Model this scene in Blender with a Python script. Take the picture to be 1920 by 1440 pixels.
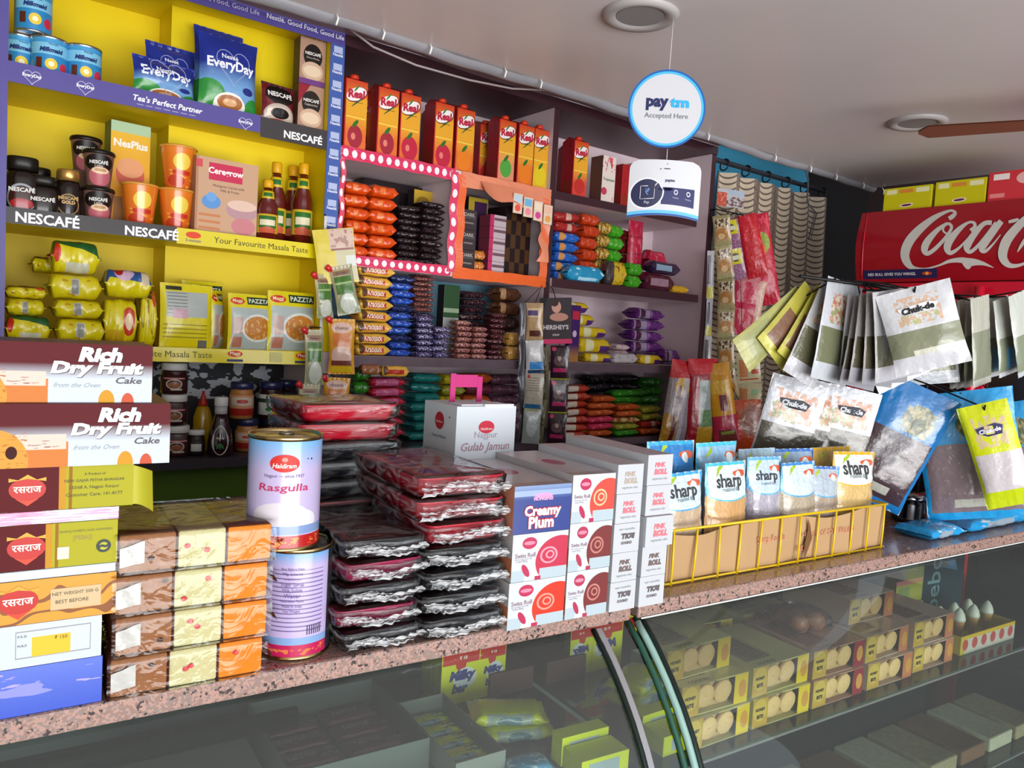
import bpy, math, random
from mathutils import Vector, Matrix
PI = math.pi
random.seed(7)
for o in list(bpy.data.objects): bpy.data.objects.remove(o)
SC = bpy.context.scene
COL = SC.collection
# ------------------------------------------------------------------ camera
F = 1450.0
_n = Vector((.058, 1, 95/F)).normalized()
_x = Vector((1890, 95-.058*1890, -F)).normalized()
_x = (_x - _n*_x.dot(_n)).normalized()
_y = _n.cross(_x)
EYE = Vector((0, 0, 1.55))
R3 = Matrix((_x, _y, _n))            # camera axes -> world
cam = bpy.data.cameras.new('camera'); cam.sensor_width = 36; cam.lens = F/1920*36
cam.clip_start = .02
cam_o = bpy.data.objects.new('camera', cam); COL.objects.link(cam_o)
cam_o.matrix_world = Matrix.Translation(EYE) @ R3.to_4x4()
SC.camera = cam_o
# ------------------------------------------------------------------ light and exposure
W = bpy.data.worlds.new('world'); SC.world = W; W.use_nodes = True
bg = W.node_tree.nodes['Background']; bg.inputs[0].default_value = (.80, .88, 1, 1); bg.inputs[1].default_value = 1.0
def area(name, loc, aim, sx, sy, power, col):
    l = bpy.data.lights.new(name, 'AREA'); l.shape = 'RECTANGLE'; l.size = sx; l.size_y = sy; l.energy = power; l.color = col
    o = bpy.data.objects.new(name, l); COL.objects.link(o); o.location = loc
    o.rotation_euler = (Vector(aim)-Vector(loc)).to_track_quat('-Z', 'Y').to_euler(); return o
# daylight through the open shop front behind and beside the counter
area('shopfront_daylight', (-1.6, -7.2, 1.75), (1.0, 1.5, 1.3), 8.5, 3.1, 430, (.95, .98, 1))
area('ceiling_fill_light', (.3, -4.6, .10), (1.6, 1.6, 2.3), 7.0, 2.2, 420, (1, .97, .93))  # added fill lamp, aimed up to brighten the ceiling and shelf undersides
VS = SC.view_settings
VS.view_transform = 'Standard'; VS.look = 'None'; VS.exposure = .06; VS.gamma = 1; VS.use_curve_mapping = False

# ------------------------------------------------------------------ pixel rays of the photograph, cut with real planes
class Frame:
    """A vertical reference frame: s along it, t away from the viewer, z up."""
    def __init__(s, ox, oy, deg):
        a = math.radians(deg); s.o = Vector((ox, oy, 0)); s.S = Vector((math.cos(a), math.sin(a), 0)); s.T = Vector((-math.sin(a), math.cos(a), 0)); s.a = a
    def W(s, q, t, z): return s.o + s.S*q + s.T*t + Vector((0, 0, z))
    def ray(s, px, py):
        return R3 @ Vector((px-960, 720-py, -F))
    def P(s, px, py, t):                 # -> (s, z) on the plane t
        d = s.ray(px, py); e = EYE - s.o
        k = (t - e.dot(s.T))/d.dot(s.T); p = e + d*k
        return p.dot(s.S), p.z
    def H(s, px, py, z):                 # -> (s, t) on the level z
        d = s.ray(px, py); k = (z-EYE.z)/d.z; p = EYE + d*k - s.o
        return p.dot(s.S), p.dot(s.T)
    def Q(s, px, t, z):                  # -> s where column px meets level z at t
        lo = s.P(px, 0, t); hi = s.P(px, 1440, t)
        f = (z-lo[1])/(hi[1]-lo[1]); return lo[0]+(hi[0]-lo[0])*f
SH = Frame(0, 0, 0)                      # the shelving wall
CT = Frame(0, .970, -4.83)               # the granite counter

# ------------------------------------------------------------------ materials
def lin(c):
    if isinstance(c, str): c = [int(c[i:i+2], 16)/255 for i in (0, 2, 4)]
    return tuple((x/12.92 if x <= .04045 else ((x+.055)/1.055)**2.4) for x in c[:3]) + (1,)
MATS = {}
class NT:
    def __init__(s, nt): s.t = nt; s.n = nt.nodes; s.l = nt.links
    def new(s, typ, **kw):
        o = s.n.new(typ)
        for k, v in kw.items(): setattr(o, k, v)
        return o
    def put(s, sock, v):
        if hasattr(v, 'is_linked') or hasattr(v, 'links'): s.l.new(v, sock)
        else: sock.default_value = v
    def math(s, op, a, b=0.0, clamp=False):
        o = s.new('ShaderNodeMath', operation=op); o.use_clamp = clamp
        s.put(o.inputs[0], a); s.put(o.inputs[1], b); return o.outputs[0]
    def mix(s, f, a, b):
        o = s.new('ShaderNodeMix', data_type='RGBA'); s.put(o.inputs[0], f); s.put(o.inputs[6], a); s.put(o.inputs[7], b); return o.outputs[2]
    def noise(s, scale, detail=2, vec=None):
        o = s.new('ShaderNodeTexNoise'); o.inputs['Scale'].default_value = scale; o.inputs['Detail'].default_value = detail
        if vec is not None: s.l.new(vec, o.inputs['Vector'])
        return o.outputs['Fac']
def mk(name, base='808080', layers=(), rough=.5, metal=0, coat=0, bump=0, bscale=60, spec=.3, tint=0, tscale=30, alpha=1, trans=0, emit=0):
    """principled material; layers are printed shapes in the part's own UV space."""
    if name in MATS: return MATS[name]
    m = bpy.data.materials.new(name); m.use_nodes = True; MATS[name] = m
    g = NT(m.node_tree); b = g.n['Principled BSDF']
    c = lin(base)
    need = layers
    if need:
        uv = g.new('ShaderNodeUVMap'); sp = g.new('ShaderNodeSeparateXYZ'); g.l.new(uv.outputs[0], sp.inputs[0]); U, V = sp.outputs[0], sp.outputs[1]
        for L in layers:
            k = L[0]
            if k == 'r':                                   # rect u0 v0 u1 v1 colour
                f = g.math('MULTIPLY', g.math('MULTIPLY', g.math('GREATER_THAN', U, L[1]), g.math('LESS_THAN', U, L[3])), g.math('MULTIPLY', g.math('GREATER_THAN', V, L[2]), g.math('LESS_THAN', V, L[4]))); col = lin(L[5])
            elif k == 'e':                                 # ellipse cu cv ru rv colour [slant]
                du = g.math('SUBTRACT', U, L[1]); dv = g.math('SUBTRACT', V, L[2])
                if len(L) > 6: dv = g.math('SUBTRACT', dv, g.math('MULTIPLY', du, L[6]))
                a = g.math('POWER', g.math('ABSOLUTE', g.math('DIVIDE', du, L[3])), 2.0); d = g.math('POWER', g.math('ABSOLUTE', g.math('DIVIDE', dv, L[4])), 2.0)
                f = g.math('LESS_THAN', g.math('ADD', a, d), 1.0); col = lin(L[5])
            elif k == 'ring':                              # cu cv ru rv colour inner
                a = g.math('POWER', g.math('ABSOLUTE', g.math('DIVIDE', g.math('SUBTRACT', U, L[1]), L[3])), 2.0); d = g.math('POWER', g.math('ABSOLUTE', g.math('DIVIDE', g.math('SUBTRACT', V, L[2]), L[4])), 2.0)
                q = g.math('ADD', a, d); f = g.math('MULTIPLY', g.math('LESS_THAN', q, 1.0), g.math('GREATER_THAN', q, L[6])); col = lin(L[5])
            elif k == 'g':                                 # gradient band v0 v1 colour (opaque at v1)
                f = g.math('DIVIDE', g.math('SUBTRACT', V, L[1]), L[2]-L[1], True); col = lin(L[3])
            elif k == 'gu':
                f = g.math('DIVIDE', g.math('SUBTRACT', U, L[1]), L[2]-L[1], True); col = lin(L[3])
            elif k == 'l':                                 # half plane: a*u+b*v > c
                f = g.math('GREATER_THAN', g.math('ADD', g.math('MULTIPLY', U, L[1]), g.math('MULTIPLY', V, L[2])), L[3]); col = lin(L[4])
            elif k == 's':                                 # stripes: u0 v0 u1 v1 colour freq duty axis
                ax = U if L[8] == 'u' else V
                f0 = g.math('MULTIPLY', g.math('MULTIPLY', g.math('GREATER_THAN', U, L[1]), g.math('LESS_THAN', U, L[3])), g.math('MULTIPLY', g.math('GREATER_THAN', V, L[2]), g.math('LESS_THAN', V, L[4])))
                f = g.math('MULTIPLY', f0, g.math('LESS_THAN', g.math('FRACT', g.math('MULTIPLY', ax, L[6])), L[7])); col = lin(L[5])
            elif k == 'n':                                 # speckled patches: scale threshold colour [u0 v0 u1 v1]
                nz = g.new('ShaderNodeTexNoise'); nz.inputs['Scale'].default_value = L[1]; nz.inputs['Detail'].default_value = 3; g.l.new(uv.outputs[0], nz.inputs['Vector'])
                f = g.math('GREATER_THAN', nz.outputs['Fac'], L[2]); col = lin(L[3])
                if len(L) > 4:
                    f = g.math('MULTIPLY', f, g.math('MULTIPLY', g.math('MULTIPLY', g.math('GREATER_THAN', U, L[4]), g.math('LESS_THAN', U, L[6])), g.math('MULTIPLY', g.math('GREATER_THAN', V, L[5]), g.math('LESS_THAN', V, L[7]))))
            elif k == 'd':                                 # dots lattice: fu fv radius colour
                a = g.math('SUBTRACT', g.math('FRACT', g.math('MULTIPLY', U, L[1])), .5); d = g.math('SUBTRACT', g.math('FRACT', g.math('MULTIPLY', V, L[2])), .5)
                f = g.math('LESS_THAN', g.math('ADD', g.math('MULTIPLY', a, a), g.math('MULTIPLY', d, d)), L[3]*L[3]); col = lin(L[4])
            c = g.mix(f, c, col)
    if tint:
        tc = g.new('ShaderNodeTexCoord'); nf = g.noise(tscale, 3, tc.outputs['Object'])
        hs = g.new('ShaderNodeHueSaturation'); g.put(hs.inputs['Value'], g.math('ADD', g.math('MULTIPLY', nf, tint*2), 1-tint)); g.put(hs.inputs['Color'], c); c = hs.outputs[0]
    g.put(b.inputs['Base Color'], c)
    b.inputs['Roughness'].default_value = rough; b.inputs['Metallic'].default_value = metal
    b.inputs['Coat Weight'].default_value = coat; b.inputs['Coat Roughness'].default_value = .12
    b.inputs['Specular IOR Level'].default_value = spec
    if alpha < 1: b.inputs['Alpha'].default_value = alpha
    if trans: b.inputs['Transmission Weight'].default_value = trans; b.inputs['IOR'].default_value = 1.3
    if emit: g.put(b.inputs['Emission Color'], c); b.inputs['Emission Strength'].default_value = emit
    if bump:
        tc = g.new('ShaderNodeTexCoord'); bp = g.new('ShaderNodeBump'); bp.inputs['Strength'].default_value = bump; bp.inputs['Distance'].default_value = .004
        g.l.new(g.noise(bscale, 2, tc.outputs['Object']), bp.inputs['Height']); g.l.new(bp.outputs[0], b.inputs['Normal'])
    return m
def foil(name, base, layers=(), rough=.3, coat=.5, bump=.5, bscale=70, **k):
    return mk(name, base, layers, rough=rough, coat=coat, bump=bump, bscale=bscale, **k)
def ink(c): return mk('print_'+c, c, rough=.45)
def wrapmat(name, tintc='ffffff', amount=.16, bump=.9, bscale=45, stretch=(1, 1, 1), milk=.0):
    """clear crinkled film: mostly see-through, glossy highlights on the folds."""
    if name in MATS: return MATS[name]
    m = bpy.data.materials.new(name); m.use_nodes = True; MATS[name] = m; g = NT(m.node_tree); g.n.remove(g.n['Principled BSDF'])
    out = g.n['Material Output']
    tc = g.new('ShaderNodeTexCoord'); mp = g.new('ShaderNodeMapping'); mp.inputs['Scale'].default_value = stretch; g.l.new(tc.outputs['Object'], mp.inputs[0])
    nz = g.new('ShaderNodeTexNoise'); nz.inputs['Scale'].default_value = bscale; nz.inputs['Detail'].default_value = 3; nz.inputs['Distortion'].default_value = 1.2; g.l.new(mp.outputs[0], nz.inputs['Vector'])
    bp = g.new('ShaderNodeBump'); bp.inputs['Strength'].default_value = bump; bp.inputs['Distance'].default_value = .006; g.l.new(nz.outputs['Fac'], bp.inputs['Height'])
    tr = g.new('ShaderNodeBsdfTransparent'); tr.inputs[0].default_value = lin(tintc)
    gl = g.new('ShaderNodeBsdfGlossy'); gl.inputs['Roughness'].default_value = .12; gl.inputs[0].default_value = (.9, .93, .95, 1); g.l.new(bp.outputs[0], gl.inputs['Normal'])
    fr = g.new('ShaderNodeFresnel'); fr.inputs[0].default_value = 1.4; g.l.new(bp.outputs[0], fr.inputs['Normal'])
    mx = g.new('ShaderNodeMixShader'); g.put(mx.inputs[0], g.math('ADD', g.math('MULTIPLY', fr.outputs[0], 1.2), amount, True))
    df = g.new('ShaderNodeBsdfDiffuse'); df.inputs[0].default_value = (.85, .87, .9, 1); g.l.new(bp.outputs[0], df.inputs['Normal'])
    rp = g.math('MULTIPLY', g.math('SUBTRACT', nz.outputs['Fac'], .42, True), 5.0, True)
    m2 = g.new('ShaderNodeMixShader'); g.put(m2.inputs[0], g.math('MULTIPLY', rp, milk)); g.l.new(tr.outputs[0], m2.inputs[1]); g.l.new(df.outputs[0], m2.inputs[2])
    g.l.new(m2.outputs[0], mx.inputs[1]); g.l.new(gl.outputs[0], mx.inputs[2]); g.l.new(mx.outputs[0], out.inputs[0])
    return m

# ------------------------------------------------------------------ lettering
_TX = {}
def letters(s, bold=0.0):
    if (s, bold) in _TX: return _TX[(s, bold)]
    c = bpy.data.curves.new('lettering', 'FONT'); c.body = s; c.resolution_u = 2; c.offset = bold; c.size = 1
    o = bpy.data.objects.new('lettering', c); COL.objects.link(o)
    me = o.evaluated_get(bpy.context.evaluated_depsgraph_get()).to_mesh()
    vs = [(v.co.x, v.co.y) for v in me.vertices]; fs = [tuple(p.vertices) for p in me.polygons]
    bpy.data.objects.remove(o)
    x0 = min(v[0] for v in vs); x1 = max(v[0] for v in vs); y0 = min(v[1] for v in vs); y1 = max(v[1] for v in vs)
    vs = [((x-x0)/(x1-x0)-.5, (y-y0)/(y1-y0)-.5) for x, y in vs]
    r = (vs, fs, (y1-y0)/(x1-x0)); _TX[(s, bold)] = r; return r

# ------------------------------------------------------------------ mesh builder
class MB:
    def __init__(s): s.v = []; s.f = []; s.m = []; s.uv = []; s.sm = []; s.ms = []
    def mi(s, m):
        if m not in s.ms: s.ms.append(m)
        return s.ms.index(m)
    def quad(s, pts, m, uv=((0, 0), (1, 0), (1, 1), (0, 1)), smooth=False):
        n = len(s.v); s.v += [tuple(p) for p in pts]; s.f.append(tuple(range(n, n+len(pts)))); s.m.append(s.mi(m)); s.uv.append(list(uv)[:len(pts)] if len(pts) <= len(uv) else [(0, 0)]*len(pts)); s.sm.append(smooth)
    def box(s, x0, x1, y0, y1, z0, z1, m, front=None, back=None, left=None, right=None, top=None, bottom=None, M=None):
        n = len(s.v); c = [(x, y, z) for z in (z0, z1) for y in (y0, y1) for x in (x0, x1)]
        if M is not None: c = [tuple(M @ Vector(p)) for p in c]
        s.v += c
        q = (((0, 1, 5, 4), front), ((3, 2, 6, 7), back), ((2, 0, 4, 6), left), ((1, 3, 7, 5), right), ((4, 5, 7, 6), top), ((2, 3, 1, 0), bottom))
        for idx, mm in q:
            s.f.append(tuple(n+i for i in idx)); s.m.append(s.mi(mm or m)); s.uv.append([(0, 0), (1, 0), (1, 1), (0, 1)]); s.sm.append(False)
        return s
    def grid(s, fn, nu, nv, m, smooth=True, flip=False, uvf=None, mf=None):
        n = len(s.v)
        for j in range(nv+1):
            for i in range(nu+1): s.v.append(tuple(fn(i/nu, j/nv)))
        for j in range(nv):
            for i in range(nu):
                a = n+j*(nu+1)+i; q = [a, a+1, a+nu+2, a+nu+1]; u = [(i/nu, j/nv), ((i+1)/nu, j/nv), ((i+1)/nu, (j+1)/nv), (i/nu, (j+1)/nv)]
                if uvf: u = [uvf(*t) for t in u]
                if flip: q.reverse(); u.reverse()
                s.f.append(tuple(q)); s.m.append(s.mi(mf((i+.5)/nu, (j+.5)/nv) if mf else m)); s.uv.append(u); s.sm.append(smooth)
        return s
    def lathe(s, prof, n=24, m=None, mats=None, cx=0, cy=0, z=0, capb=True, capt=True, sq=0):
        """prof: (radius, height) pairs; mats: one per segment. u=.5 faces the viewer (-y)."""
        b = len(s.v)
        zs = [p[1] for p in prof]; z0, z1 = min(zs), max(zs)
        for r, h in prof:
            for i in range(n+1):
                a = 2*PI*i/n
                k = 1 if not sq else (abs(math.cos(a))**sq+abs(math.sin(a))**sq)**(-1/sq)
                s.v.append((cx-r*k*math.sin(a), cy+r*k*math.cos(a), z+h))
        for j in range(len(prof)-1):
            mm = mats[j] if mats else m
            for i in range(n):
                a = b+j*(n+1)+i
                s.f.append((a, a+1, a+n+2, a+n+1)); s.m.append(s.mi(mm)); s.sm.append(True)
                # v runs 0..1 over the run of segments sharing this material
                k0 = j
                while mats and k0 > 0 and mats[k0-1] is mm: k0 -= 1
                k1 = j
                while mats and k1 < len(prof)-2 and mats[k1+1] is mm: k1 += 1
                if not mats: k0, k1 = 0, len(prof)-2
                ha, hb = prof[k0][1], prof[k1+1][1]; d = (hb-ha) or 1
                va, vb = (prof[j][1]-ha)/d, (prof[j+1][1]-ha)/d
                s.uv.append([(i/n, va), ((i+1)/n, va), ((i+1)/n, vb), (i/n, vb)])
        for cap, j, mm in ((capb, 0, mats[0] if mats else m), (capt, len(prof)-1, mats[-1] if mats else m)):
            if cap and prof[j][0] > 1e-5:
                q = [b+j*(n+1)+i for i in range(n)]
                if j == 0: q.reverse()
                s.f.append(tuple(q)); s.m.append(s.mi(mm)); s.uv.append([(.5, .02 if j == 0 else .98)]*n); s.sm.append(False)
        return s
    def tube(s, pts, r, m, n=6, closed=False):
        pts = [Vector(p) for p in pts]; b = len(s.v); N = len(pts); up = None
        for i, p in enumerate(pts):
            if closed: d = pts[(i+1) % N]-pts[i-1]
            else: d = pts[min(i+1, N-1)]-pts[max(i-1, 0)]
            d.normalize()
            if up is None: up = d.orthogonal().normalized()
            up = (up-d*up.dot(d)).normalized(); w = d.cross(up)
            rr = r[i] if isinstance(r, (list, tuple)) else r
            for k in range(n):
                a = 2*PI*k/n; s.v.append(tuple(p+up*(rr*math.cos(a))+w*(rr*math.sin(a))))
        for i in range(N if closed else N-1):
            for k in range(n):
                a = b+i*n; c = b+((i+1) % N)*n
                s.f.append((a+k, a+(k+1) % n, c+(k+1) % n, c+k)); s.m.append(s.mi(m)); s.uv.append([(k/n, i/N), ((k+1)/n, i/N), ((k+1)/n, (i+1)/N), (k/n, (i+1)/N)]); s.sm.append(True)
        if not closed:
            for q in (tuple(b+k for k in reversed(range(n))), tuple(b+(N-1)*n+k for k in range(n))):
                s.f.append(q); s.m.append(s.mi(m)); s.uv.append([(0, 0)]*n); s.sm.append(False)
        return s
    def text(s, t, cx, cz, w, col, h=None, surf=None, bold=0.0, slant=0, off=.0006, rot=0):
        """lettering w wide (h tall) centred at (cx, cz); surf maps (x, z) to a point."""
        vs, fs, asp = letters(t, bold); h = h or w*asp; n = len(s.v); ca, sa = math.cos(rot), math.sin(rot)
        for x, y in vs:
            X = x*w+slant*y*h; Z = y*h; X, Z = X*ca-Z*sa+cx, X*sa+Z*ca+cz
            s.v.append(tuple(surf(X, Z)) if surf else (X, -off, Z))
        k = s.mi(ink(col) if isinstance(col, str) else col)
        for f in fs: s.f.append(tuple(n+i for i in f)); s.m.append(k); s.uv.append([(0, 0)]*len(f)); s.sm.append(False)
        return s
    def shape(s, pts, col, surf=None, off=.0005):
        n = len(s.v); s.v += [tuple(surf(x, z)) if surf else (x, -off, z) for x, z in pts]
        s.f.append(tuple(range(n, n+len(pts)))); s.m.append(s.mi(ink(col) if isinstance(col, str) else col)); s.uv.append([(0, 0)]*len(pts)); s.sm.append(False); return s
    def ell(s, cx, cz, rx, rz, col, surf=None, off=.0005, n=20, rot=0):
        P = lambda k, a: (cx+k*(rx*math.cos(a)*math.cos(rot)-rz*math.sin(a)*math.sin(rot)), cz+k*(rx*math.cos(a)*math.sin(rot)+rz*math.sin(a)*math.cos(rot)))
        if surf is None: return s.shape([P(1, 2*PI*i/n) for i in range(n)], col, surf, off)
        b = len(s.v); m = s.mi(ink(col) if isinstance(col, str) else col); K = 4
        s.v.append(tuple(surf(cx, cz)))
        for j in range(1, K+1): s.v += [tuple(surf(*P(j/K, 2*PI*i/n))) for i in range(n)]
        for i in range(n):
            i2 = (i+1) % n; q = [(b, b+1+i, b+1+i2)]+[(b+1+(j-1)*n+i, b+1+j*n+i, b+1+j*n+i2, b+1+(j-1)*n+i2) for j in range(1, K)]
            for f in q: s.f.append(f); s.m.append(m); s.uv.append([(0, 0)]*len(f)); s.sm.append(False)
        return s
    def xf(s, M, start=0):
        for i in range(start, len(s.v)): s.v[i] = tuple(M @ Vector(s.v[i]))
        return s
    def build(s, name, parent=None, loc=(0, 0, 0), rot=(0, 0, 0), bevel=0):
        me = bpy.data.meshes.new(name); me.from_pydata(s.v, [], s.f)
        for m in s.ms: me.materials.append(m)
        me.polygons.foreach_set('material_index', s.m); me.polygons.foreach_set('use_smooth', s.sm)
        ul = me.uv_layers.new(name='UVMap'); flat = [c for f in s.uv for t in f for c in t]; ul.data.foreach_set('uv', flat)
        me.update()
        o = bpy.data.objects.new(name, me); COL.objects.link(o); o.location = loc; o.rotation_euler = rot
        if parent is not None: o.parent = parent
        if bevel:
            b = o.modifiers.new('bevel', 'BEVEL'); b.width = bevel; b.segments = 2; b.limit_method = 'ANGLE'; b.angle_limit = .9
        return o
def tag(o, label, cat, group=None):
    o['label'] = label; o['category'] = cat
    if group: o['group'] = group
    return o
def thing(name, label, cat, loc=(0, 0, 0), rot=(0, 0, 0), group=None):
    o = bpy.data.objects.new(name, None); COL.objects.link(o); o.location = loc; o.rotation_euler = rot; o.empty_display_size = .02
    return tag(o, label, cat, group)
def struct(o): o['kind'] = 'structure'; return o
def dup(o, loc=None, rot=None, label=None, group=None, parent=None, scale=None):
    c = o.copy(); COL.objects.link(c)
    if parent is not None: c.parent = parent
    if loc is not None: c.location = loc
    if rot is not None: c.rotation_euler = rot
    if scale is not None: c.scale = scale
    if label: c['label'] = label
    if group: c['group'] = group
    for ch in list(o.children): dup(ch, parent=c)
    return c
ORD = ['bottom', 'second', 'third', 'fourth', 'fifth', 'sixth', 'seventh', 'eighth', 'ninth', 'tenth', 'eleventh', 'twelfth', 'thirteenth', 'fourteenth']
def nth(i, n):
    if i == 0: return 'bottom'
    if i == n-1: return 'top'
    return ORD[i]+' from the bottom'
# ================================================================== the room
m_ceil = mk('ceiling_paint', 'd8d0cf', rough=.35, tint=.04, tscale=3)
m_mauve = mk('mauve_laminate', 'd3c0c7', rough=.5, tint=.06, tscale=6)
m_brown = mk('dark_brown_edge', '3a2129', rough=.4, tint=.12, tscale=20)
m_yel = mk('yellow_board', 'e2c806', rough=.45, tint=.03, tscale=5)
m_grey = mk('grey_pvc', '8d8c92', rough=.3, tint=.12, tscale=14)
m_blue = mk('teal_blue_wall_paint', '3f94b4', rough=.6, tint=.05)
m_dark = mk('doorway_shade_black', '141113', rough=.7)  # black standing in for the unlit doorway
m_floor = mk('floor_tiles', '6f6660', [('s', 0, 0, 1, 1, '4c4642', 10, .02, 'u'), ('s', 0, 0, 1, 1, '4c4642', 10, .02, 'v')], rough=.4)
def wall(name, *b, m, **k): return struct(MB().box(*b, m, **k).build(name))
wall('floor', -1.8, 4.2, -2.6, 3.2, -.05, 0, m=m_floor)
wall('ceiling', -1.8, 3.42, -2.6, 1.84, 2.30, 2.345, m=m_ceil)
wall('ceiling_upper', -1.8, 4.2, 1.84, 3.2, 2.62, 2.66, m=mk('dark_plaster', '6b5d60', rough=.8))
wall('wall_left', -1.86, -1.8, -2.6, 3.2, 0, 2.66, m=mk('shop_wall_paint', 'c9c2b8', rough=.7))
wall('wall_right', 4.2, 4.3, -2.6, 3.2, 0, 2.66, m=mk('shade_brown_wall', '3b2c2b', rough=.8))  # dark colour paints in the shadow gap between ceiling edge and cooler cartons
wall('wall_back', -1.8, 3.60, 2.30, 2.36, 0, 2.62, m=m_blue)
wall('wall_back_doorway_shade', 3.60, 4.2, 2.30, 2.36, 0, 2.62, m=m_dark)  # panel across the doorway, its darkness put into the colour
# rolled plastic edge along the false ceiling and the dusty soffit behind it
g = MB()
prof = [(1.835, 2.300), (1.840, 2.288), (1.852, 2.281), (1.866, 2.284), (1.876, 2.295), (1.885, 2.312), (1.895, 2.330)]
def gutter(u, v):
    k = v*(len(prof)-1); i = min(int(k), len(prof)-2); f = k-i
    y = prof[i][0]*(1-f)+prof[i+1][0]*f; z = prof[i][1]*(1-f)+prof[i+1][1]*f
    x = -1.8+u*5.22; return (x, y, z+.003*math.sin(x*9)+.0015*math.sin(x*31))
g.grid(gutter, 120, 14, m_grey)
struct(g.build('trim_1'))
g = MB(); g.grid(lambda u, v: (-1.8+u*4.28, 1.892+v*.100, 2.329+.004*math.sin(u*40)-v*.004), 60, 3, mk('dusty_soffit', '8a6f75', rough=.6, tint=.15, tscale=5), flip=True)
struct(g.build('trim_2'))
# ================================================================== shelving
Y0 = 2.0      # front plane of all the shelves
m_purple = mk('purple_paper_strip', '544b90', rough=.3, tint=.05, tscale=8)
m_navy = mk('blue_strip', '3f5aa0', rough=.35, tint=.06, tscale=8)
m_char = mk('charcoal_strip', '3a3638', rough=.35)
m_ystrip = mk('yellow_strip', 'd8c60c', rough=.22, coat=.6)
U1 = thing('shelving_unit', 'yellow-lined wall shelving with purple printed edge strips, beside the mauve shelving', 'shelving')
def part(name, p, *b, m, bevel=0, **k): return MB().box(*b, m, **k).build(name, p, bevel=bevel)
part('side_panel', U1, .105, .137, Y0, 2.295, 0, 2.33, m=m_yel)
part('side_panel', U1, .868, .90, Y0+.002, 2.295, 1.47, 2.33, m=m_yel)
part('side_panel', U1, .868, .90, Y0+.002, 2.295, 0, 1.469, m=m_mauve)
part('back_panel', U1, .137, .505, 2.285, 2.296, 1.19, 2.33, m=m_yel)
part('back_panel', U1, .505, .868, 2.16, 2.284, 1.459, 2.33, m=m_yel)
part('back_panel', U1, .505, .868, 2.25, 2.284, 1.19, 1.469, m=mk('black_lace_print', '26262a', [('n', 9, .53, 'b9bcc2'), ('r', 0, 0, 1, .45, '26262a')], rough=.5))
for z, n in ((2.056, 0), (1.749, 0), (1.459, 0)):
    part('shelf', U1, .137, .868, Y0+.002, 2.285, z-.025, z, m=m_yel)
part('shelf', U1, .10, .90, Y0-.005, 2.285, 1.165, 1.19, m=mk('dark_grey_board', '37333a', rough=.35))
part('top_panel', U1, .105, .90, Y0, 2.295, 2.33, 2.345, m=m_yel)
part('cabinet_front', U1, .10, .90, Y0+.05, Y0+.07, .1, 1.165, m=mk('olive_panel', '4f6b1c', rough=.5))
# printed edge strips, each a sub-part of the unit with its own lettering
def strip(x0, x1, z0, z1, m, texts, name='edge_strip', y=Y0-.001, extra=None, label=None):
    b = MB().box(x0, x1, y-.0012, y+.001, z0, z1, m)
    for t, px, zc, w, col, kw in texts: b.text(t, px, zc, w, col, off=-(y-.0018), **kw)
    if extra: extra(b, y-.0016)
    o = b.build(name, U1)
    if label: o['label'] = label
    return o
def heart(b, x, z, r, y, t='EveryDay'):
    pts = []
    for i in range(25):
        a = PI*.62+i/24*PI*1.75
        q = 2*PI*i/24
        hx = 16*math.sin(q)**3; hz = 13*math.cos(q)-5*math.cos(2*q)-2*math.cos(3*q)-math.cos(4*q)
        pts.append((x+hx*r/17, y, z+hz*r/17))
    b.tube(pts, r*.05, ink('cfd0e8'), n=4, closed=True)
    b.text(t, x, z+.001, r*2.1, 'f4f4fa', off=-(y-.0012), bold=.03)
def e1(b, y):
    for px, pz in ((60, 2.040), (160, 2.041), (460, 2.037)): heart(b, SH.Q(px, Y0, pz), pz, .017, y)
strip(.137, SH.Q(488, Y0, 2.04), 2.021, 2.064, m_purple, [("Tea's Perfect Partner", SH.Q(315, Y0, 2.03), 2.043, .155, 'ffffff', dict(bold=.02, slant=.2)), ("-------", SH.Q(312, Y0, 2.025), 2.029, .13, 'cfd0e8', dict(h=.001))], extra=e1)
strip(SH.Q(488, Y0, 2.04)+.001, .868, 2.012, 2.062, m_char, [('NESCAFÉ', SH.Q(568, Y0, 2.03), 2.033, .105, 'f2f2f2', dict(bold=.03))])
strip(.137, SH.Q(330, Y0, 1.74), 1.724, 1.759, m_char, [('NESCAFÉ', SH.Q(90, Y0, 1.74), 1.742, .122, 'f2f2f2', dict(bold=.03)), ('NESCAFÉ', SH.Q(285, Y0, 1.74), 1.740, .118, 'f2f2f2', dict(bold=.03))])
def e2(b, y):
    x = SH.Q(362, Y0, 1.74); b.ell(x, 1.744, .018, .008, 'd8401c', off=-(y-.0008)); b.text('2-minute', x, 1.731, .036, '2a3a9a', off=-(y-.0008))
strip(SH.Q(331, Y0, 1.74), .868, 1.720, 1.758, m_ystrip, [('Your Favourite Masala Taste', SH.Q(492, Y0, 1.735), 1.739, .245, '3a3a1c', {})], extra=e2)
def e3(b, y):
    for px in (440, 566):
        x = SH.Q(px, Y0, 1.45); b.ell(x, 1.457, .019, .008, 'd8301c', off=-(y-.0008)); b.text('Maggi', x, 1.457, .026, 'f6e8c0', off=-(y-.0013), bold=.02); b.box(x-.02, x+.02, y-.0016, y-.0003, 1.437, 1.443, ink('3a3a66'))
    b.box(SH.Q(505, Y0, 1.45), SH.Q(528, Y0, 1.45), y-.0012, y, 1.438, 1.464, mk('faded_sticker', 'c9c27a', rough=.3))
strip(.137, .868, 1.433, 1.468, m_ystrip, [('Favourite Masala Taste', SH.Q(318, Y0, 1.45), 1.452, .20, '5a5620', {})], extra=e3)
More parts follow.
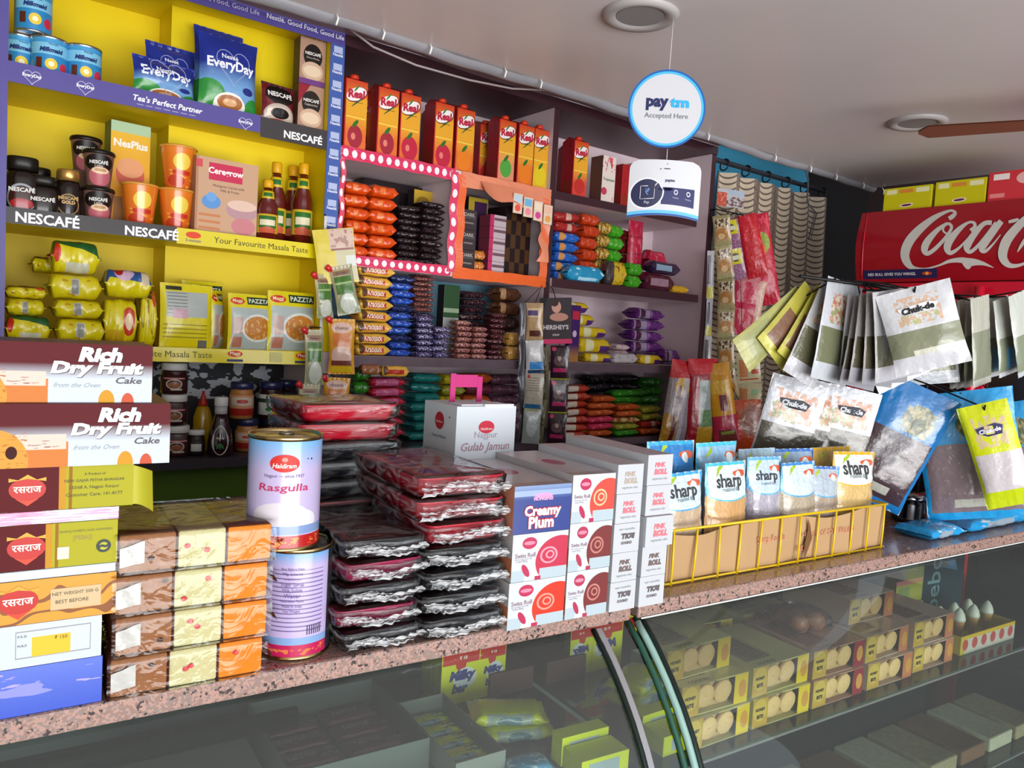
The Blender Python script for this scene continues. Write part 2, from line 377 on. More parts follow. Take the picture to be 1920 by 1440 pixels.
# purple frame: header, and the two upright strips
hz0, hz1 = 2.292, 2.330
strip(.10, .905, hz0, hz1, m_purple, [('Nestlé. Good Food, Good Life', SH.Q(574, Y0, 2.31), 2.312, .21, 'e8e8f6', dict(bold=.01)), ('Nestlé. Good Food, Good Life', SH.Q(405, Y0, 2.31), 2.312, .21, 'c8c8e6', {}), ('Nestlé. Good Food, Good Life', SH.Q(225, Y0, 2.31), 2.312, .21, 'c8c8e6', {})], name='header_strip', y=Y0-.002)
def upr(b, y):
    z = 2.27; x = .885
    while z > 1.66:
        b.box(x-.012, x+.013, y-.0014, y, z, z+.017, ink('a9b4d6')); b.text('Nestlé', x, z-.005, .028, 'e6e9f6', off=-(y-.0016), bold=.02); z -= .045
strip(.865, .905, 1.62, hz0, m_navy, [], name='upright_strip', y=Y0-.002, extra=upr)
def upl(b, y):
    z = 2.26
    while z > 1.5:
        b.text('Nestlé', .123, z, .03, 'cfd2ee', off=-(y-.0012), rot=PI/2); z -= .06
strip(.10, .146, 1.19, hz0, m_purple, [], name='upright_strip', y=Y0-.002, extra=upl)

# ---- the mauve shelving with the taped bins
U2 = thing('shelving_unit', 'mauve wall shelving with dark brown edges and two taped bins', 'shelving')
part('back_panel', U2, .9055, 2.47, 2.283, 2.296, 1.19, 2.33, m=m_mauve)
part('back_panel', U2, .9055, 1.655, 2.277, 2.2829, 1.46, 1.715, m=mk('pale_blue_poster', '6f9db4', rough=.4))
part('side_panel', U2, 1.650, 1.674, Y0, 2.283, 1.462, 2.33, m=m_mauve, front=m_brown)
part('side_panel', U2, 2.464, 2.490, Y0, 2.296, 0, 2.33, m=m_mauve, front=m_brown)
part('top_beam', U2, .9055, 2.49, Y0-.006, 2.30, 2.296, 2.328, m=m_brown)
part('shelf', U2, .9055, 1.650, Y0, 2.283, 2.002, 2.030, m=m_mauve)
part('shelf', U2, 1.674, 2.40, Y0, 2.283, 2.003, 2.030, m=m_mauve, front=m_brown, bottom=m_mauve)
part('shelf', U2, 1.674, 2.43, Y0-.01, 2.283, 1.712, 1.742, m=m_mauve, front=m_brown, right=m_brown)
part('shelf', U2, .9055, 1.650, Y0, 2.283, 1.712, 1.738, m=m_mauve)
part('top_panel', U2, .9055, 2.49, Y0-.004, 2.30, 2.3285, 2.343, m=m_mauve)
m_shf = mk('worn_grey_shelf', '5b4b54', rough=.4, tint=.3, tscale=25)
part('shelf', U2, .9055, 1.674, Y0-.015, 2.283, 1.435, 1.462, m=m_mauve, front=m_shf, bottom=mk('pale_board', 'b4a39c', rough=.5))
part('shelf', U2, 1.674, 2.464, Y0-.015, 2.283, 1.432, 1.462, m=m_mauve, front=m_shf)
part('shelf', U2, .9055, 2.464, Y0-.01, 2.283, 1.165, 1.19, m=mk('dark_grey_board', '37333a'), front=m_shf)
part('cabinet_front', U2, .9055, 2.464, Y0+.05, Y0+.07, .1, 1.165, m=mk('dark_lower_board', '3a2f35', rough=.5))
part('divider', U2, 1.278, 1.298, Y0, 2.283, 1.738, 2.002, m=m_mauve)
m_pink = mk('pink_tape_white_spots', 'd0305a', [('d', 14, 1, .3, 'f6e4e8')], rough=.25, coat=.6)
m_pinkv = mk('pink_tape_white_spots_upright', 'd0305a', [('d', 1, 7, .3, 'f6e4e8')], rough=.25, coat=.6)
m_oran = mk('orange_tape', 'e0622c', rough=.22, coat=.6, tint=.1, tscale=40, bump=.3, bscale=40)
m_peach = mk('peach_tape_flap', 'e08a6a', rough=.3, coat=.4, tint=.08, tscale=30, bump=.3)
def tape(x0, x1, z0, z1, m, wav=.003, y=Y0-.0015, name='edge_tape'):
    b = MB(); n = 24
    b.grid(lambda u, v: (x0+u*(x1-x0)+wav*math.sin(v*17)*(1 if x1-x0 < z1-z0 else 0), y-.0008-.0015*math.sin(u*21+v*9)**2, z0+v*(z1-z0)+(wav*.6*math.sin(u*23)*(v-.5) if x1-x0 > z1-z0 else 0)), n, n, m)
    o = b.build(name, U2); return o
tape(.907, 1.278, 1.998, 2.033, m_pink); tape(.907, 1.278, 1.712, 1.742, m_pink)
tape(.907, .922, 1.742, 1.998, m_pinkv); tape(1.262, 1.290, 1.725, 2.024, m_pinkv, y=Y0-.003)
tape(1.290, 1.318, 1.738, 2.02, m_oran); tape(1.285, 1.655, 1.708, 1.742, m_oran); tape(1.622, 1.655, 1.742, 2.0, m_oran); tape(1.300, 1.655, 1.985, 2.030, m_peach)
# ragged peach flap hanging across the top of the second bin, with small printed sachets on it
b = MB()
def flap(u, v):
    x = 1.37+u*.25; z = 2.012-v*(.035+.055*u+.012*math.sin(u*9)); return (x, Y0-.004-.03*v*(1-u*.5), z)
b.grid(flap, 16, 8, m_peach)
b.build('loose_flap', U2)
b = MB()
def flap2(u, v):
    z = 1.96-v*.17; w = .032+.016*math.sin(v*7+.6)**2; return (1.655-u*w, Y0-.006-.004*math.sin(v*8+u*2), z)
b.grid(flap2, 6, 20, m_peach); b.build('loose_flap', U2)
for i in range(4):
    x0 = 1.485+i*.042; z = 1.992-i*.006; y = Y0-.022
    b = MB().box(x0, x0+.036, y-.002, y, z-.062, z, mk('sachet_face_%d' % i, 'dfc8b4', [('r', .1, .55, .9, .92, ['b9cfe0', '6fb0dc', 'e8d8c0', 'e6b8a0'][i]), ('e', .5, .28, .32, .18, ['e05a4a', 'e88aa0', 'd0489a', 'e0a050'][i])], rough=.3))
    b.build('taped_sachet', U2)

# ---- cable and LED string along the ceiling edge
pts = []
for px, py in ((640, 42), (700, 88), (780, 122), (880, 150), (960, 166), (1040, 170), (1100, 182), (1160, 206), (1190, 222)):
    s, z = SH.P(px, py, 1.93); pts.append((s, 1.93, z))
wire = MB().tube(pts, .0032, mk('white_cable', 'a59a9c', rough=.5), n=6).build('power_cable'); tag(wire, 'pale sagging cable strung below the ceiling edge over the juice cartons', 'cable')
pts = []
for i in range(60):
    x = -.2+i*.062; pts.append((x, 1.832, 2.305-.006*abs(math.sin(i*.9))+.004))
LS = thing('string_light', 'thin string of tiny clear bulbs running along the false ceiling edge', 'string lights')
MB().tube(pts, .0016, mk('clear_wire', 'd8d4d0', rough=.3), n=5).build('wire', LS)
for px in (630, 717, 805, 945, 1012, 1326, 1452, 1518, 1566, 1617, 1654):
    x = SH.Q(px, 1.832, 2.30)
    MB().tube([(x, 1.830, 2.303), (x+.003, 1.824, 2.290), (x-.003, 1.822, 2.272)], [.0014, .003, .0022], mk('clear_bulb', 'f2f0ec', rough=.15, coat=.5), n=6).build('bulb', LS)
# ================================================================== counter and its display cases
def granite():
    m = bpy.data.materials.new('pink_granite'); m.use_nodes = True; MATS['granite'] = m; g = NT(m.node_tree); b = g.n['Principled BSDF']
    tc = g.new('ShaderNodeTexCoord'); v = tc.outputs['Object']
    vo = g.new('ShaderNodeTexVoronoi'); vo.inputs['Scale'].default_value = 330; g.l.new(v, vo.inputs['Vector'])
    sp = g.new('ShaderNodeSeparateColor'); g.l.new(vo.outputs['Color'], sp.inputs[0])
    c = g.mix(g.math('GREATER_THAN', sp.outputs[0], .55), lin('a68479'), lin('8a6f66'))
    c = g.mix(g.math('GREATER_THAN', sp.outputs[1], .72), c, lin('857570'))
    c = g.mix(g.math('GREATER_THAN', g.math('ADD', g.math('MULTIPLY', g.noise(190, 3, v), .6), g.math('MULTIPLY', g.noise(80, 2, v), .4)), .585), c, lin('3a3130'))
    g.put(b.inputs['Base Color'], c); b.inputs['Roughness'].default_value = .22; b.inputs['Coat Weight'].default_value = .3
    return m
m_gran = granite()
def glass(name, tintc='d9ebe4', refl=.05, rough=.02, dust_haze=.03):
    m = bpy.data.materials.new(name); m.use_nodes = True; MATS[name] = m; g = NT(m.node_tree); g.n.remove(g.n['Principled BSDF'])
    tr = g.new('ShaderNodeBsdfTransparent'); tr.inputs[0].default_value = lin(tintc)
    gl = g.new('ShaderNodeBsdfGlossy'); gl.inputs['Roughness'].default_value = rough
    fr = g.new('ShaderNodeFresnel'); fr.inputs[0].default_value = 1.45
    mx = g.new('ShaderNodeMixShader'); g.put(mx.inputs[0], g.math('ADD', fr.outputs[0], refl, True))
    df = g.new('ShaderNodeBsdfDiffuse'); df.inputs[0].default_value = (.62, .70, .68, 1); m2 = g.new('ShaderNodeMixShader'); m2.inputs[0].default_value = dust_haze  # diffuse share: dust, plus haze of outside reflections put into the colour
    g.l.new(tr.outputs[0], m2.inputs[1]); g.l.new(df.outputs[0], m2.inputs[2])
    g.l.new(m2.outputs[0], mx.inputs[1]); g.l.new(gl.outputs[0], mx.inputs[2]); g.l.new(mx.outputs[0], g.n['Material Output'].inputs[0]); return m
m_glass = glass('green_tinted_glass', 'eaf4f0', .03, dust_haze=.055); m_glass2 = glass('shelf_glass', 'dcebe6', .02)
m_gedge = mk('green_glass_edge', '2f6152', rough=.1, coat=.8, trans=.3)
m_alu = mk('pale_aluminium', 'a9a9ae', rough=.3, metal=.6); m_drk = mk('dark_green_metal', '1e2a27', rough=.35, metal=.4)
PROF = [(1.072, .012), (1.04, -.028), (1.0, -.068), (.96, -.101), (.92, -.128), (.88, -.150), (.84, -.168), (.80, -.182), (.75, -.194), (.70, -.200), (.30, -.205)]
def pt(z):
    for (a, ta), (b, tb) in zip(PROF, PROF[1:]):
        if b <= z <= a: return ta+(tb-ta)*(a-z)/(a-b)
    return -.2
def FB(fr, s, t, z=0, rz=0): return Matrix.Translation(fr.W(s, t, z)) @ Matrix.Rotation(fr.a+rz, 4, 'Z')
def case(s0, s1, label):
    T = thing('display_counter', label, 'display counter')
    M = FB(CT, 0, 0)
    L = lambda mb, n, **k: mb.xf(M).build(n, T, **k)
    L(MB().box(s0, s1, 0, .44, 1.072, 1.10, m_gran), 'granite_slab', bevel=.004)
    L(MB().box(s0+.01, s1-.01, .40, .42, .32, 1.071, mk('case_back_board', '47524f', rough=.4)), 'back_panel')
    L(MB().box(s0+.006, s1-.006, -.20, .42, 0, .30, mk('case_base_laminate', '3a4340', rough=.4)), 'base')
    L(MB().box(s0+.006, s1-.006, -.20, .40, .301, .32, mk('case_floor', '5f6f6c', rough=.3)), 'floor_board')
    g = MB(); g.grid(lambda u, v: (s0+.01+u*(s1-s0-.02), PROF[int(v*10)][1] if v < 1 else PROF[10][1], PROF[int(round(v*10))][0]) , 1, 10, m_glass, flip=True)
    g.v = [(s0+.01+(i % 2)*(s1-s0-.02), PROF[i//2][1], PROF[i//2][0]) for i in range(22)]
    L(g, 'front_glass')
    for z, t0 in ((.85, -.095), (.60, -.12)):
        L(MB().box(s0+.012, s1-.012, t0, .40, z-.008, z, m_glass2, front=m_gedge), 'glass_shelf')
        L(MB().box(s0+.012, s1-.012, t0-.004, t0-.0005, z-.006, z-.002, m_alu), 'shelf_rail')
    for sx, mm in ((s0+.002, m_gedge), (s1-.002, m_gedge)):
        g = MB()
        pr = PROF
        side = [(sx, .40, .32), (sx, .40, 1.071)] + [(sx, t, z) for z, t in pr]
        g.shape([(0, 0)]*len(side), m_glass); g.v = [tuple(p) for p in side]
        L(g, 'side_glass')
        g = MB(); g.tube([(sx, t-.002, z) for z, t in pr], .0055, mm, n=6); L(g, 'glass_edge')
    return T
SJ = .985
caseA = case(-1.3, SJ-.012, 'granite-topped glass display counter stacked with sweets, cake and swiss roll boxes')
caseB = case(SJ+.004, 2.72, 'granite-topped glass display counter carrying the yellow wire basket')
# aluminium corner strip of the first case and the dark strut beside it
g = MB(); g.grid(lambda u, v: (SJ-.085+u*.011, pt(1.068-v*.55)-.004, 1.068-v*.55), 1, 30, m_alu); g.xf(FB(CT, 0, 0)).build('corner_strip', caseA)
g = MB(); g.tube([(SJ-.091, pt(1.068-v*.018)-.003, 1.068-v*.018) for v in range(30)], .005, m_drk, n=5); g.xf(FB(CT, 0, 0)).build('corner_strut', caseA)
g = MB(); g.tube([(SJ+.016, pt(1.068-v*.018)-.004, 1.068-v*.018) for v in range(30)], .007, m_drk, n=5); g.xf(FB(CT, 0, 0)).build('corner_strut', caseB)
g = MB(); g.tube([(SJ+.0015, pt(1.068-v*.018)-.008, 1.068-v*.018) for v in range(30)], .0065, mk('pale_green_edge', '8fb3ab', rough=.1, coat=1), n=6); g.xf(FB(CT, 0, 0)).build('corner_strip', caseB)
MB().box(SJ+.01, 2.72, -.0025, -.0005, 1.072, 1.0745, mk('thin_white_edge', 'cfd6d4', rough=.3)).xf(FB(CT, 0, 0)).build('slab_trim', caseB)

g = MB(); g.tube([(-.4, .012, 1.028), (.40, .006, 1.030)], .013, m_drk, n=12); g.xf(FB(CT, 0, 0)).build('frame_bar', caseA)
# ================================================================== cooler with its sign, and the boxes on it
CK = Frame(0, 0, -90); XK = 2.90
m_red = mk('cooler_red', '9c1220', rough=.3, coat=.5, tint=.04); m_red2 = mk('cooler_bright_red', 'c4102c', rough=.3, coat=.4)
K = thing('drinks_cooler', 'tall red drinks cooler with curved sign header beyond the hanging pouches', 'cooler')
sL = CK.P(1612, 460, XK)[0]; sR = sL+.86
zT = CK.P(1625, 399, XK)[1]; zB = CK.P(1610, 530, XK)[1]
def KW(s, t, z): return (t, -s, z)
def kbox(n, s0, s1, t0, t1, z0, z1, m, bevel=0, **k):
    return MB().box(s0, s1, t0, t1, z0, z1, m, M=Matrix(((0, 1, 0, 0), (-1, 0, 0, 0), (0, 0, 1, 0), (0, 0, 0, 1))), **k).build(n, K, bevel=bevel)
kbox('cabinet', sL+.01, sR, XK+.03, XK+.48, .08, zT-.01, m_red)
def ksign(s, z, off=0.0):                 # bowed header surface
    f = (z-zB)/(zT-zB); return KW(s, XK-.028*math.sin(PI*min(max(f, 0), 1))-off, z)
g = MB(); g.grid(lambda u, v: ksign(sL+u*(sR-sL), zB+v*(zT-zB)), 8, 14, m_red)
g.box(sL, sR, XK, XK+.03, zB, zT, m_red, M=Matrix(((0, 1, 0, 0), (-1, 0, 0, 0), (0, 0, 1, 0), (0, 0, 0, 1))))
g.build('header', K)
MB().tube([ksign(sL+.022+.008*math.sin(PI*i/10), zB+.01+(zT-zB-.012)*i/10, .001) for i in range(11)], .0022, m_red2, n=5).build('header_rib', K)
# white script lettering: pen strokes traced on the sign plane (x, y, pen width in a 5.54x crop)
STR = [
 [(1105,610,46),(1140,585,52),(1163,548,34),(1120,522,26),(1040,548,40),(930,615,66),(800,735,92),(705,860,98),(662,980,92),(680,1070,80),(740,1124,44),(860,1130,20),(1000,1096,18),(1120,1052,36),(1240,1042,56),(1310,1062,84),(1380,1062,66),(1470,1078,36),(1565,1118,6)],
 [(1250,1075,10),(1300,1118,34),(1345,1080,8)],
 [(1085,668,36),(1000,730,50),(900,850,74),(868,935,70),(898,975,44),(980,925,40),(1085,815,36),(1142,715,32),(1120,668,30),(1070,674,30),(1060,740,20),(1130,775,18),(1220,720,16)],
 [(1345,738,44),(1385,700,40),(1372,655,30),(1310,655,30),(1215,735,60),(1125,855,78),(1105,930,70),(1140,968,44),(1230,915,26),(1330,810,18)],
 [(1560,655,50),(1480,665,50),(1390,770,66),(1320,880,76),(1310,935,58),(1350,955,38),(1440,880,36),(1540,760,44),(1610,655,50)],
 [(1660,638,60),(1590,730,80),(1500,860,80),(1462,930,62),(1500,950,34),(1580,880,20),(1660,780,8)],
 [(1735,648,30),(1790,634,38),(1838,618,24)],
 [(2060,560,40),(2000,545,60),(1920,610,80),(1800,740,94),(1715,860,100),(1675,985,94),(1695,1060,80),(1760,1100,46),(1880,1080,26),(2020,1000,16)],
 [(1830,960,8),(1870,900,30),(1940,800,40),(2010,720,40)],
]
b = MB(); mw = mk('sign_white_lettering', 'c9c6bf', rough=.4)
def spline(P, k=8):
    out = []
    for i in range(len(P)-1):
        p0, p1, p2, p3 = P[max(i-1, 0)], P[i], P[i+1], P[min(i+2, len(P)-1)]
        for j in range(k):
            t = j/k; out.append(tuple(.5*((2*p1[d])+(-p0[d]+p2[d])*t+(2*p0[d]-5*p1[d]+4*p2[d]-p3[d])*t*t+(-p0[d]+3*p1[d]-3*p2[d]+p3[d])*t**3) for d in range(3)))
    out.append(P[-1]); return out
def ribbon(b, pts, put, m, lift):
    n = len(b.v); N = len(pts)
    for i, (x, y, w) in enumerate(pts):
        x0, y0, _ = pts[max(i-1, 0)]; x1, y1, _ = pts[min(i+1, N-1)]
        dx, dy = x1-x0, y1-y0; L = math.hypot(dx, dy) or 1; nx, ny = -dy/L*w/2, dx/L*w/2
        b.v.append(put(x+nx, y+ny, lift)); b.v.append(put(x-nx, y-ny, lift))
    for i in range(N-1):
        b.f.append((n+2*i, n+2*i+1, n+2*i+3, n+2*i+2)); b.m.append(b.mi(m)); b.uv.append([(0, 0)]*4); b.sm.append(False)
def kput(x, y, lift):
    s, z = CK.P(1580+x/5.538, 300+y/5.538, XK-.015); return ksign(s, z, lift)
for i, st in enumerate(STR): ribbon(b, spline(st), kput, mw, .0012+.0003*i)
b.build('lettering', K)
s0 = CK.P(1622, 515, XK)[0]; s1 = CK.P(1760, 510, XK)[0]; z0 = CK.P(1622, 524, XK)[1]; z1 = CK.P(1625, 508, XK)[1]
b = MB(); b.quad([ksign(s0, z0, .002), ksign(s1, z0, .002), ksign(s1, z1, .002), ksign(s0, z1, .002)], mk('navy_sticker', '2a2550', rough=.4))
b.text('RED BULL GIVES YOU WINGS.', (s0+s1)/2-.028, (z0+z1)/2, (s1-s0)*.66, 'd8d4d8', surf=lambda x, z: ksign(x, z, .003), bold=.03)
b.ell(s1-.035, (z0+z1)/2, .018, .006, 'c83a2a', surf=lambda x, z: ksign(x, z, .003)); b.ell(s1-.035, (z0+z1)/2, .006, .006, 'e0a83a', surf=lambda x, z: ksign(x, z, .0035))
b.build('sticker', K)
# door below the header
zD = zB-.005
kbox('door_frame', sL, sL+.07, XK-.01, XK+.03, .12, zD-.0, m_red2, bevel=.003)
kbox('door_frame', sL+.07, sR, XK-.01, XK+.03, zD-.11, zD, m_red2, bevel=.003)
kbox('door_frame', sL+.43, sL+.49, XK-.01, XK+.03, .12, zD-.111, m_red2, bevel=.003)
kbox('door_glass', sL+.07, sL+.43, XK+.005, XK+.01, .12, zD-.111, mk('dark_door_glass', '23191b', rough=.08, coat=.6))
kbox('door_glass', sL+.49, sR, XK+.005, XK+.01, .12, zD-.111, mk('dark_door_glass', '23191b', rough=.08))
MB().tube([KW(sL+.465, XK-.045, zD-.02), KW(sL+.465, XK-.05, zD-.2), KW(sL+.465, XK-.05, .9)], .016, m_red2, n=10).build('handle', K)
kbox('sticker', sL+.115, sL+.155, XK-.012, XK-.0105, zD-.035, zD-.008, mk('grey_sticker', '7f8588'))
def cbox(name, px0, px1, py0, py1, t, label, m, dep=.19, grp=None, texts=()):
    s0 = CK.Q(px0, t, zT); s1 = CK.Q(px1, t, zT); h = CK.P((px0+px1)/2, py0, t)[1]-zT
    b = MB().box(0, s1-s0, 0, dep, 0, h-.001, m['top'], front=m['front'])
    for tt, u, v, w, c in texts: b.text(tt, (s1-s0)*u, h*v, (s1-s0)*w, c, bold=.02)
    o = b.build(name, bevel=.001); o.matrix_world = Matrix.Translation(CK.W(s0, t, zT+.0005)) @ Matrix.Rotation(CK.a, 4, 'Z')
    return tag(o, label, 'box', grp)
my = dict(top=mk('yellow_card', 'cfc61e', rough=.4), front=mk('yellow_card_front', 'c9c212', [('r', .06, .72, .28, .92, 'e8e4b0'), ('r', .68, .72, .95, .92, 'e8e4b0'), ('r', .33, .74, .62, .9, 'd88a3a'), ('e', .5, .2, .14, .08, 'f0e8d8', .1), ('e', .5, .2, .11, .05, '6a2a4a', .1)], rough=.4))
mr = dict(top=mk('red_card', 'c8303a', rough=.4), front=mk('red_card_front', 'cf3840', [('r', .1, .72, .42, .92, 'f0e6e2'), ('e', .76, .72, .2, .2, 'e8b4b0'), ('r', .05, .12, .35, .26, 'e88a8a')], rough=.4))
cbox('cereal_box', 1655, 1744, 350, 393, XK+.01, 'yellow cardboard carton on top of the cooler, at the curtain end', my, grp='cartons on the cooler')
cbox('cereal_box', 1751, 1846, 337, 385, XK+.01, 'yellow cardboard carton on top of the cooler, between yellow and red cartons', my, grp='cartons on the cooler')
cbox('cereal_box', 1850, 1945, 319, 375, XK+.01, 'red cardboard carton on top of the cooler beside the yellow ones', mr, grp='cartons on the cooler')

# ================================================================== curtain on a ringed rod
YC = 2.10
rod = []
for px in (1352, 1400, 1450, 1500, 1545): rod.append((SH.Q(px, YC, 2.28), YC, 2.285))
zr = SH.P(1440, 328, YC)[1]
rod = [(x, y, zr) for x, y, z in rod]
RD = thing('curtain_rod', 'dark curtain rod with black rings across the blue wall', 'curtain rod')
MB().tube([(2.491, YC, zr)]+rod, .011, mk('dark_rod', '3b3c44', rough=.4, metal=.5), n=8).build('rod', RD)
x0 = rod[0][0]; x1 = rod[-1][0]
for i in range(6):
    x = x0+.02+i*(x1-x0-.04)/5
    MB().tube([(x+.004*math.sin(a), YC+.022*math.cos(a), zr-.010+.024*math.sin(a)) for a in (2*PI*k/12 for k in range(12))], .0035, mk('black_ring', '1c1c20', rough=.4), n=6, closed=True).build('ring', RD)
def curtainmat():
    m = bpy.data.materials.new('beige_scalloped_curtain'); m.use_nodes = True; g = NT(m.node_tree); b = g.n['Principled BSDF']
    uv = g.new('ShaderNodeUVMap'); sp = g.new('ShaderNodeSeparateXYZ'); g.l.new(uv.outputs[0], sp.inputs[0]); U, V = sp.outputs[0], sp.outputs[1]
    fu = g.math('FRACT', g.math('MULTIPLY', U, 6)); c = g.math('SUBTRACT', fu, .5)
    sc = g.math('SUBTRACT', V, g.math('MULTIPLY', g.math('MULTIPLY', c, c), .16))
    line = g.math('LESS_THAN', g.math('FRACT', g.math('MULTIPLY', sc, 78)), .30)
    lightc = g.math('LESS_THAN', g.math('ABSOLUTE', c), .20)
    nz = g.new('ShaderNodeTexNoise'); nz.inputs['Scale'].default_value = 9; nz.inputs['Distortion'].default_value = 4
    mp = g.new('ShaderNodeMapping'); mp.inputs['Scale'].default_value = (3, 5, 1); g.l.new(uv.outputs[0], mp.inputs[0]); g.l.new(mp.outputs[0], nz.inputs['Vector'])
    swirl = g.math('LESS_THAN', g.math('ABSOLUTE', g.math('SUBTRACT', nz.outputs['Fac'], .5)), .035)
    base = g.mix(lightc, lin('7d6c5e'), lin('b8a690'))
    dark = g.mix(line, base, lin('5a4c42'))
    pat = g.mix(swirl, base, lin('4a3f3a'))
    g.put(b.inputs['Base Color'], g.mix(lightc, pat, dark)); b.inputs['Roughness'].default_value = .8; return m
g = MB()
zb = .25
def cur(u, v):
    x = x0-.02+u*(x1-x0+.02)+(.14*u)*v*(1-.3*v)
    y = YC-.004+.032*math.sin(u*6*2*PI+.6*v)*(.6+.4*v)+.008*math.sin(u*31+v*5)
    return (x, y, zr-.038-v*(zr-.038-zb))
g.grid(cur, 110, 24, curtainmat(), flip=True, uvf=lambda u, v: (u, 1-v))
o = g.build('curtain'); tag(o, 'beige curtain with dark scalloped stripes hanging from the ringed rod', 'curtain')
for k, (pxs, lab) in enumerate((([(1503, 295), (1520, 335), (1512, 380), (1530, 400), (1522, 450)], 'grey loose wires hanging down beside the curtain folds'),)):
    pts = []
    for i, (px, py) in enumerate(pxs):
        s, z = SH.P(px, py, YC-.06); pts.append((s, YC-.06+.01*math.sin(i*2), z))
    b = MB()
    for q in range(3): b.tube([(x+.006*math.sin(i*1.7+q*2), y+.004*q, z) for i, (x, y, z) in enumerate([(pts[0][0]-.03, YC-.06, 2.62)]+pts)], .002, mk('grey_wire', '6a6a70', rough=.5), n=5)
    o = b.build('loose_cable'); tag(o, lab, 'cable')

# ================================================================== ceiling lights, fan, hanging signs
ml = mk('white_light_trim', 'b0acab', rough=.35); md = mk('frosted_light_disc', '8f8d8d', rough=.5)
def clight(px, py, w, label):
    s, t = SH.H(px, py, 2.30); T = thing('ceiling_light', label, 'ceiling light', (s, t, 2.30), group='round ceiling lights')
    MB().lathe([(w*.62, -.004), (w*.70, -.009), (w*.9, -.012), (w, -.004), (w, -.0005)], 40, ml, capb=False, capt=False).build('rim', T)
    MB().lathe([(.001, -.006), (w*.63, -.006)], 40, md, capb=False, capt=False).build('diffuser', T)
clight(1201, 26, .088, 'round recessed ceiling light nearer the string of the hanging disc sign')
clight(1720, 228, .088, 'round recessed ceiling light beside the brown fan blade')
FN = thing('ceiling_fan', 'brown ceiling fan, one thin blade showing near the cooler', 'ceiling fan')
zf = 2.20
tip = SH.H(1722, 247, zf); rootp = SH.H(1935, 233, zf)
d = Vector((rootp[0]-tip[0], rootp[1]-tip[1], 0)); d.normalize(); hub = Vector((tip[0], tip[1], zf))+d*.58; nrm = Vector((-d.y, d.x, 0))
mfan = mk('brown_fan_blade', '7a4a38', rough=.4, tint=.1, tscale=30)
for k in range(3):
    R = Matrix.Translation(hub) @ Matrix.Rotation(math.atan2(-d.y, -d.x)+k*2*PI/3, 4, 'Z') @ Matrix.Rotation(math.radians(10), 4, 'X')
    b = MB(); b.grid(lambda u, v: (.09+u*.49, (v-.5)*(.05+.03*u)*(1 if u < .93 else math.sqrt(max(0, 1-((u-.93)/.07)**2))*.8+.2), .0), 20, 4, mfan)
    b.grid(lambda u, v: (.09+u*.49, (v-.5)*(.05+.03*u)*(1 if u < .93 else math.sqrt(max(0, 1-((u-.93)/.07)**2))*.8+.2), -.004), 20, 4, mfan, flip=True)
    b.xf(R).build('blade', FN)
MB().lathe([(.02, -.05), (.08, -.045), (.1, -.01), (.08, .03), (.02, .05), (.012, .052), (.012, .099)], 24, mfan, cx=hub.x, cy=hub.y, z=zf).build('motor', FN)
# round disc sign and card phone sign on one thread
YS = 1.25
SG = thing('hanging_sign', 'round white disc sign with blue rim hanging by a thread', 'sign')
cx, cz = SH.P(1250, 204, YS); pc0 = Vector((cx, YS, cz)); k = (pc0-EYE).dot(R3 @ Vector((0, 0, -1)))/F
r = rz = 72*k
M = Matrix.Translation(pc0) @ Matrix.Rotation(-math.atan2(cx, YS)+math.radians(6), 4, 'Z')
b = MB()
def disc(r0, r1, y, m, n=48):
    k = len(b.v)
    for i in range(n): a = 2*PI*i/n; b.v.append((r1*math.cos(a), y, r1*math.sin(a))); b.v.append((r0*math.cos(a), y, r0*math.sin(a)))
    for i in range(n):
        j = (i+1) % n; b.f.append((k+2*i, k+2*i+1, k+2*j+1, k+2*j)); b.m.append(b.mi(m)); b.uv.append([(0, 0)]*4); b.sm.append(False)
mwh = mk('sign_white', 'c6c8ce', rough=.35)
disc(0, r, .0015, mwh); disc(0, r*.90, -.0006, mwh); disc(r*.89, r*.955, -.0007, mk('sign_sky_blue', '4db2e6', rough=.35)); disc(r*.95, r, -.0008, mk('sign_deep_blue', '1c5fa8', rough=.35))
b.lathe([(r, -.001), (r, .0015)], 48, mk('sign_deep_blue', '1c5fa8'), capb=False, capt=False, z=0)
n0 = len(b.v)-2*49
for i in range(n0, len(b.v)): x, y, z = b.v[i]; b.v[i] = (x, z-.0, y)
b.text('pay', -r*.25, r*.10, r*.58, '1e2458', h=r*.32, bold=.045, off=.0018); b.text('tm', r*.32, r*.155, r*.50, '2fa8de', h=r*.25, bold=.05, off=.0018); b.text('Accepted Here', 0, -r*.20, r*1.12, '6a6c78', off=.0018)
b.xf(M).build('sign_disc', SG)
MB().tube([(cx, YS, cz+r), (cx+.002, YS, 2.2999)], .0009, mk('thread', 'd0d0d0'), n=5).build('thread', SG)
PG = thing('hanging_sign', 'curved white card sign shaped like a phone, hanging under the disc sign', 'sign')
hx, hz = SH.P(1246, 357, YS); hw, hh = 68*k, 54*k
M = Matrix.Translation((hx, YS, hz)) @ Matrix.Rotation(-math.atan2(hx, YS)+math.radians(10), 4, 'Z')
b = MB(); bow = lambda x, z, o=0.0: (x, -.012*(1-(x/hw)**2)-o+.004, z+(.008*(1-(x/hw)**2) if z < 0 else .002*(1-(x/hw)**2)))
def pc(u, v):
    x = (u-.5)*2*hw; z = (v-.5)*2*hh; c = .022
    if z > hh-c: x *= (hw-c+math.sqrt(max(0, c*c-(z-hh+c)**2)))/hw
    return bow(x, z)
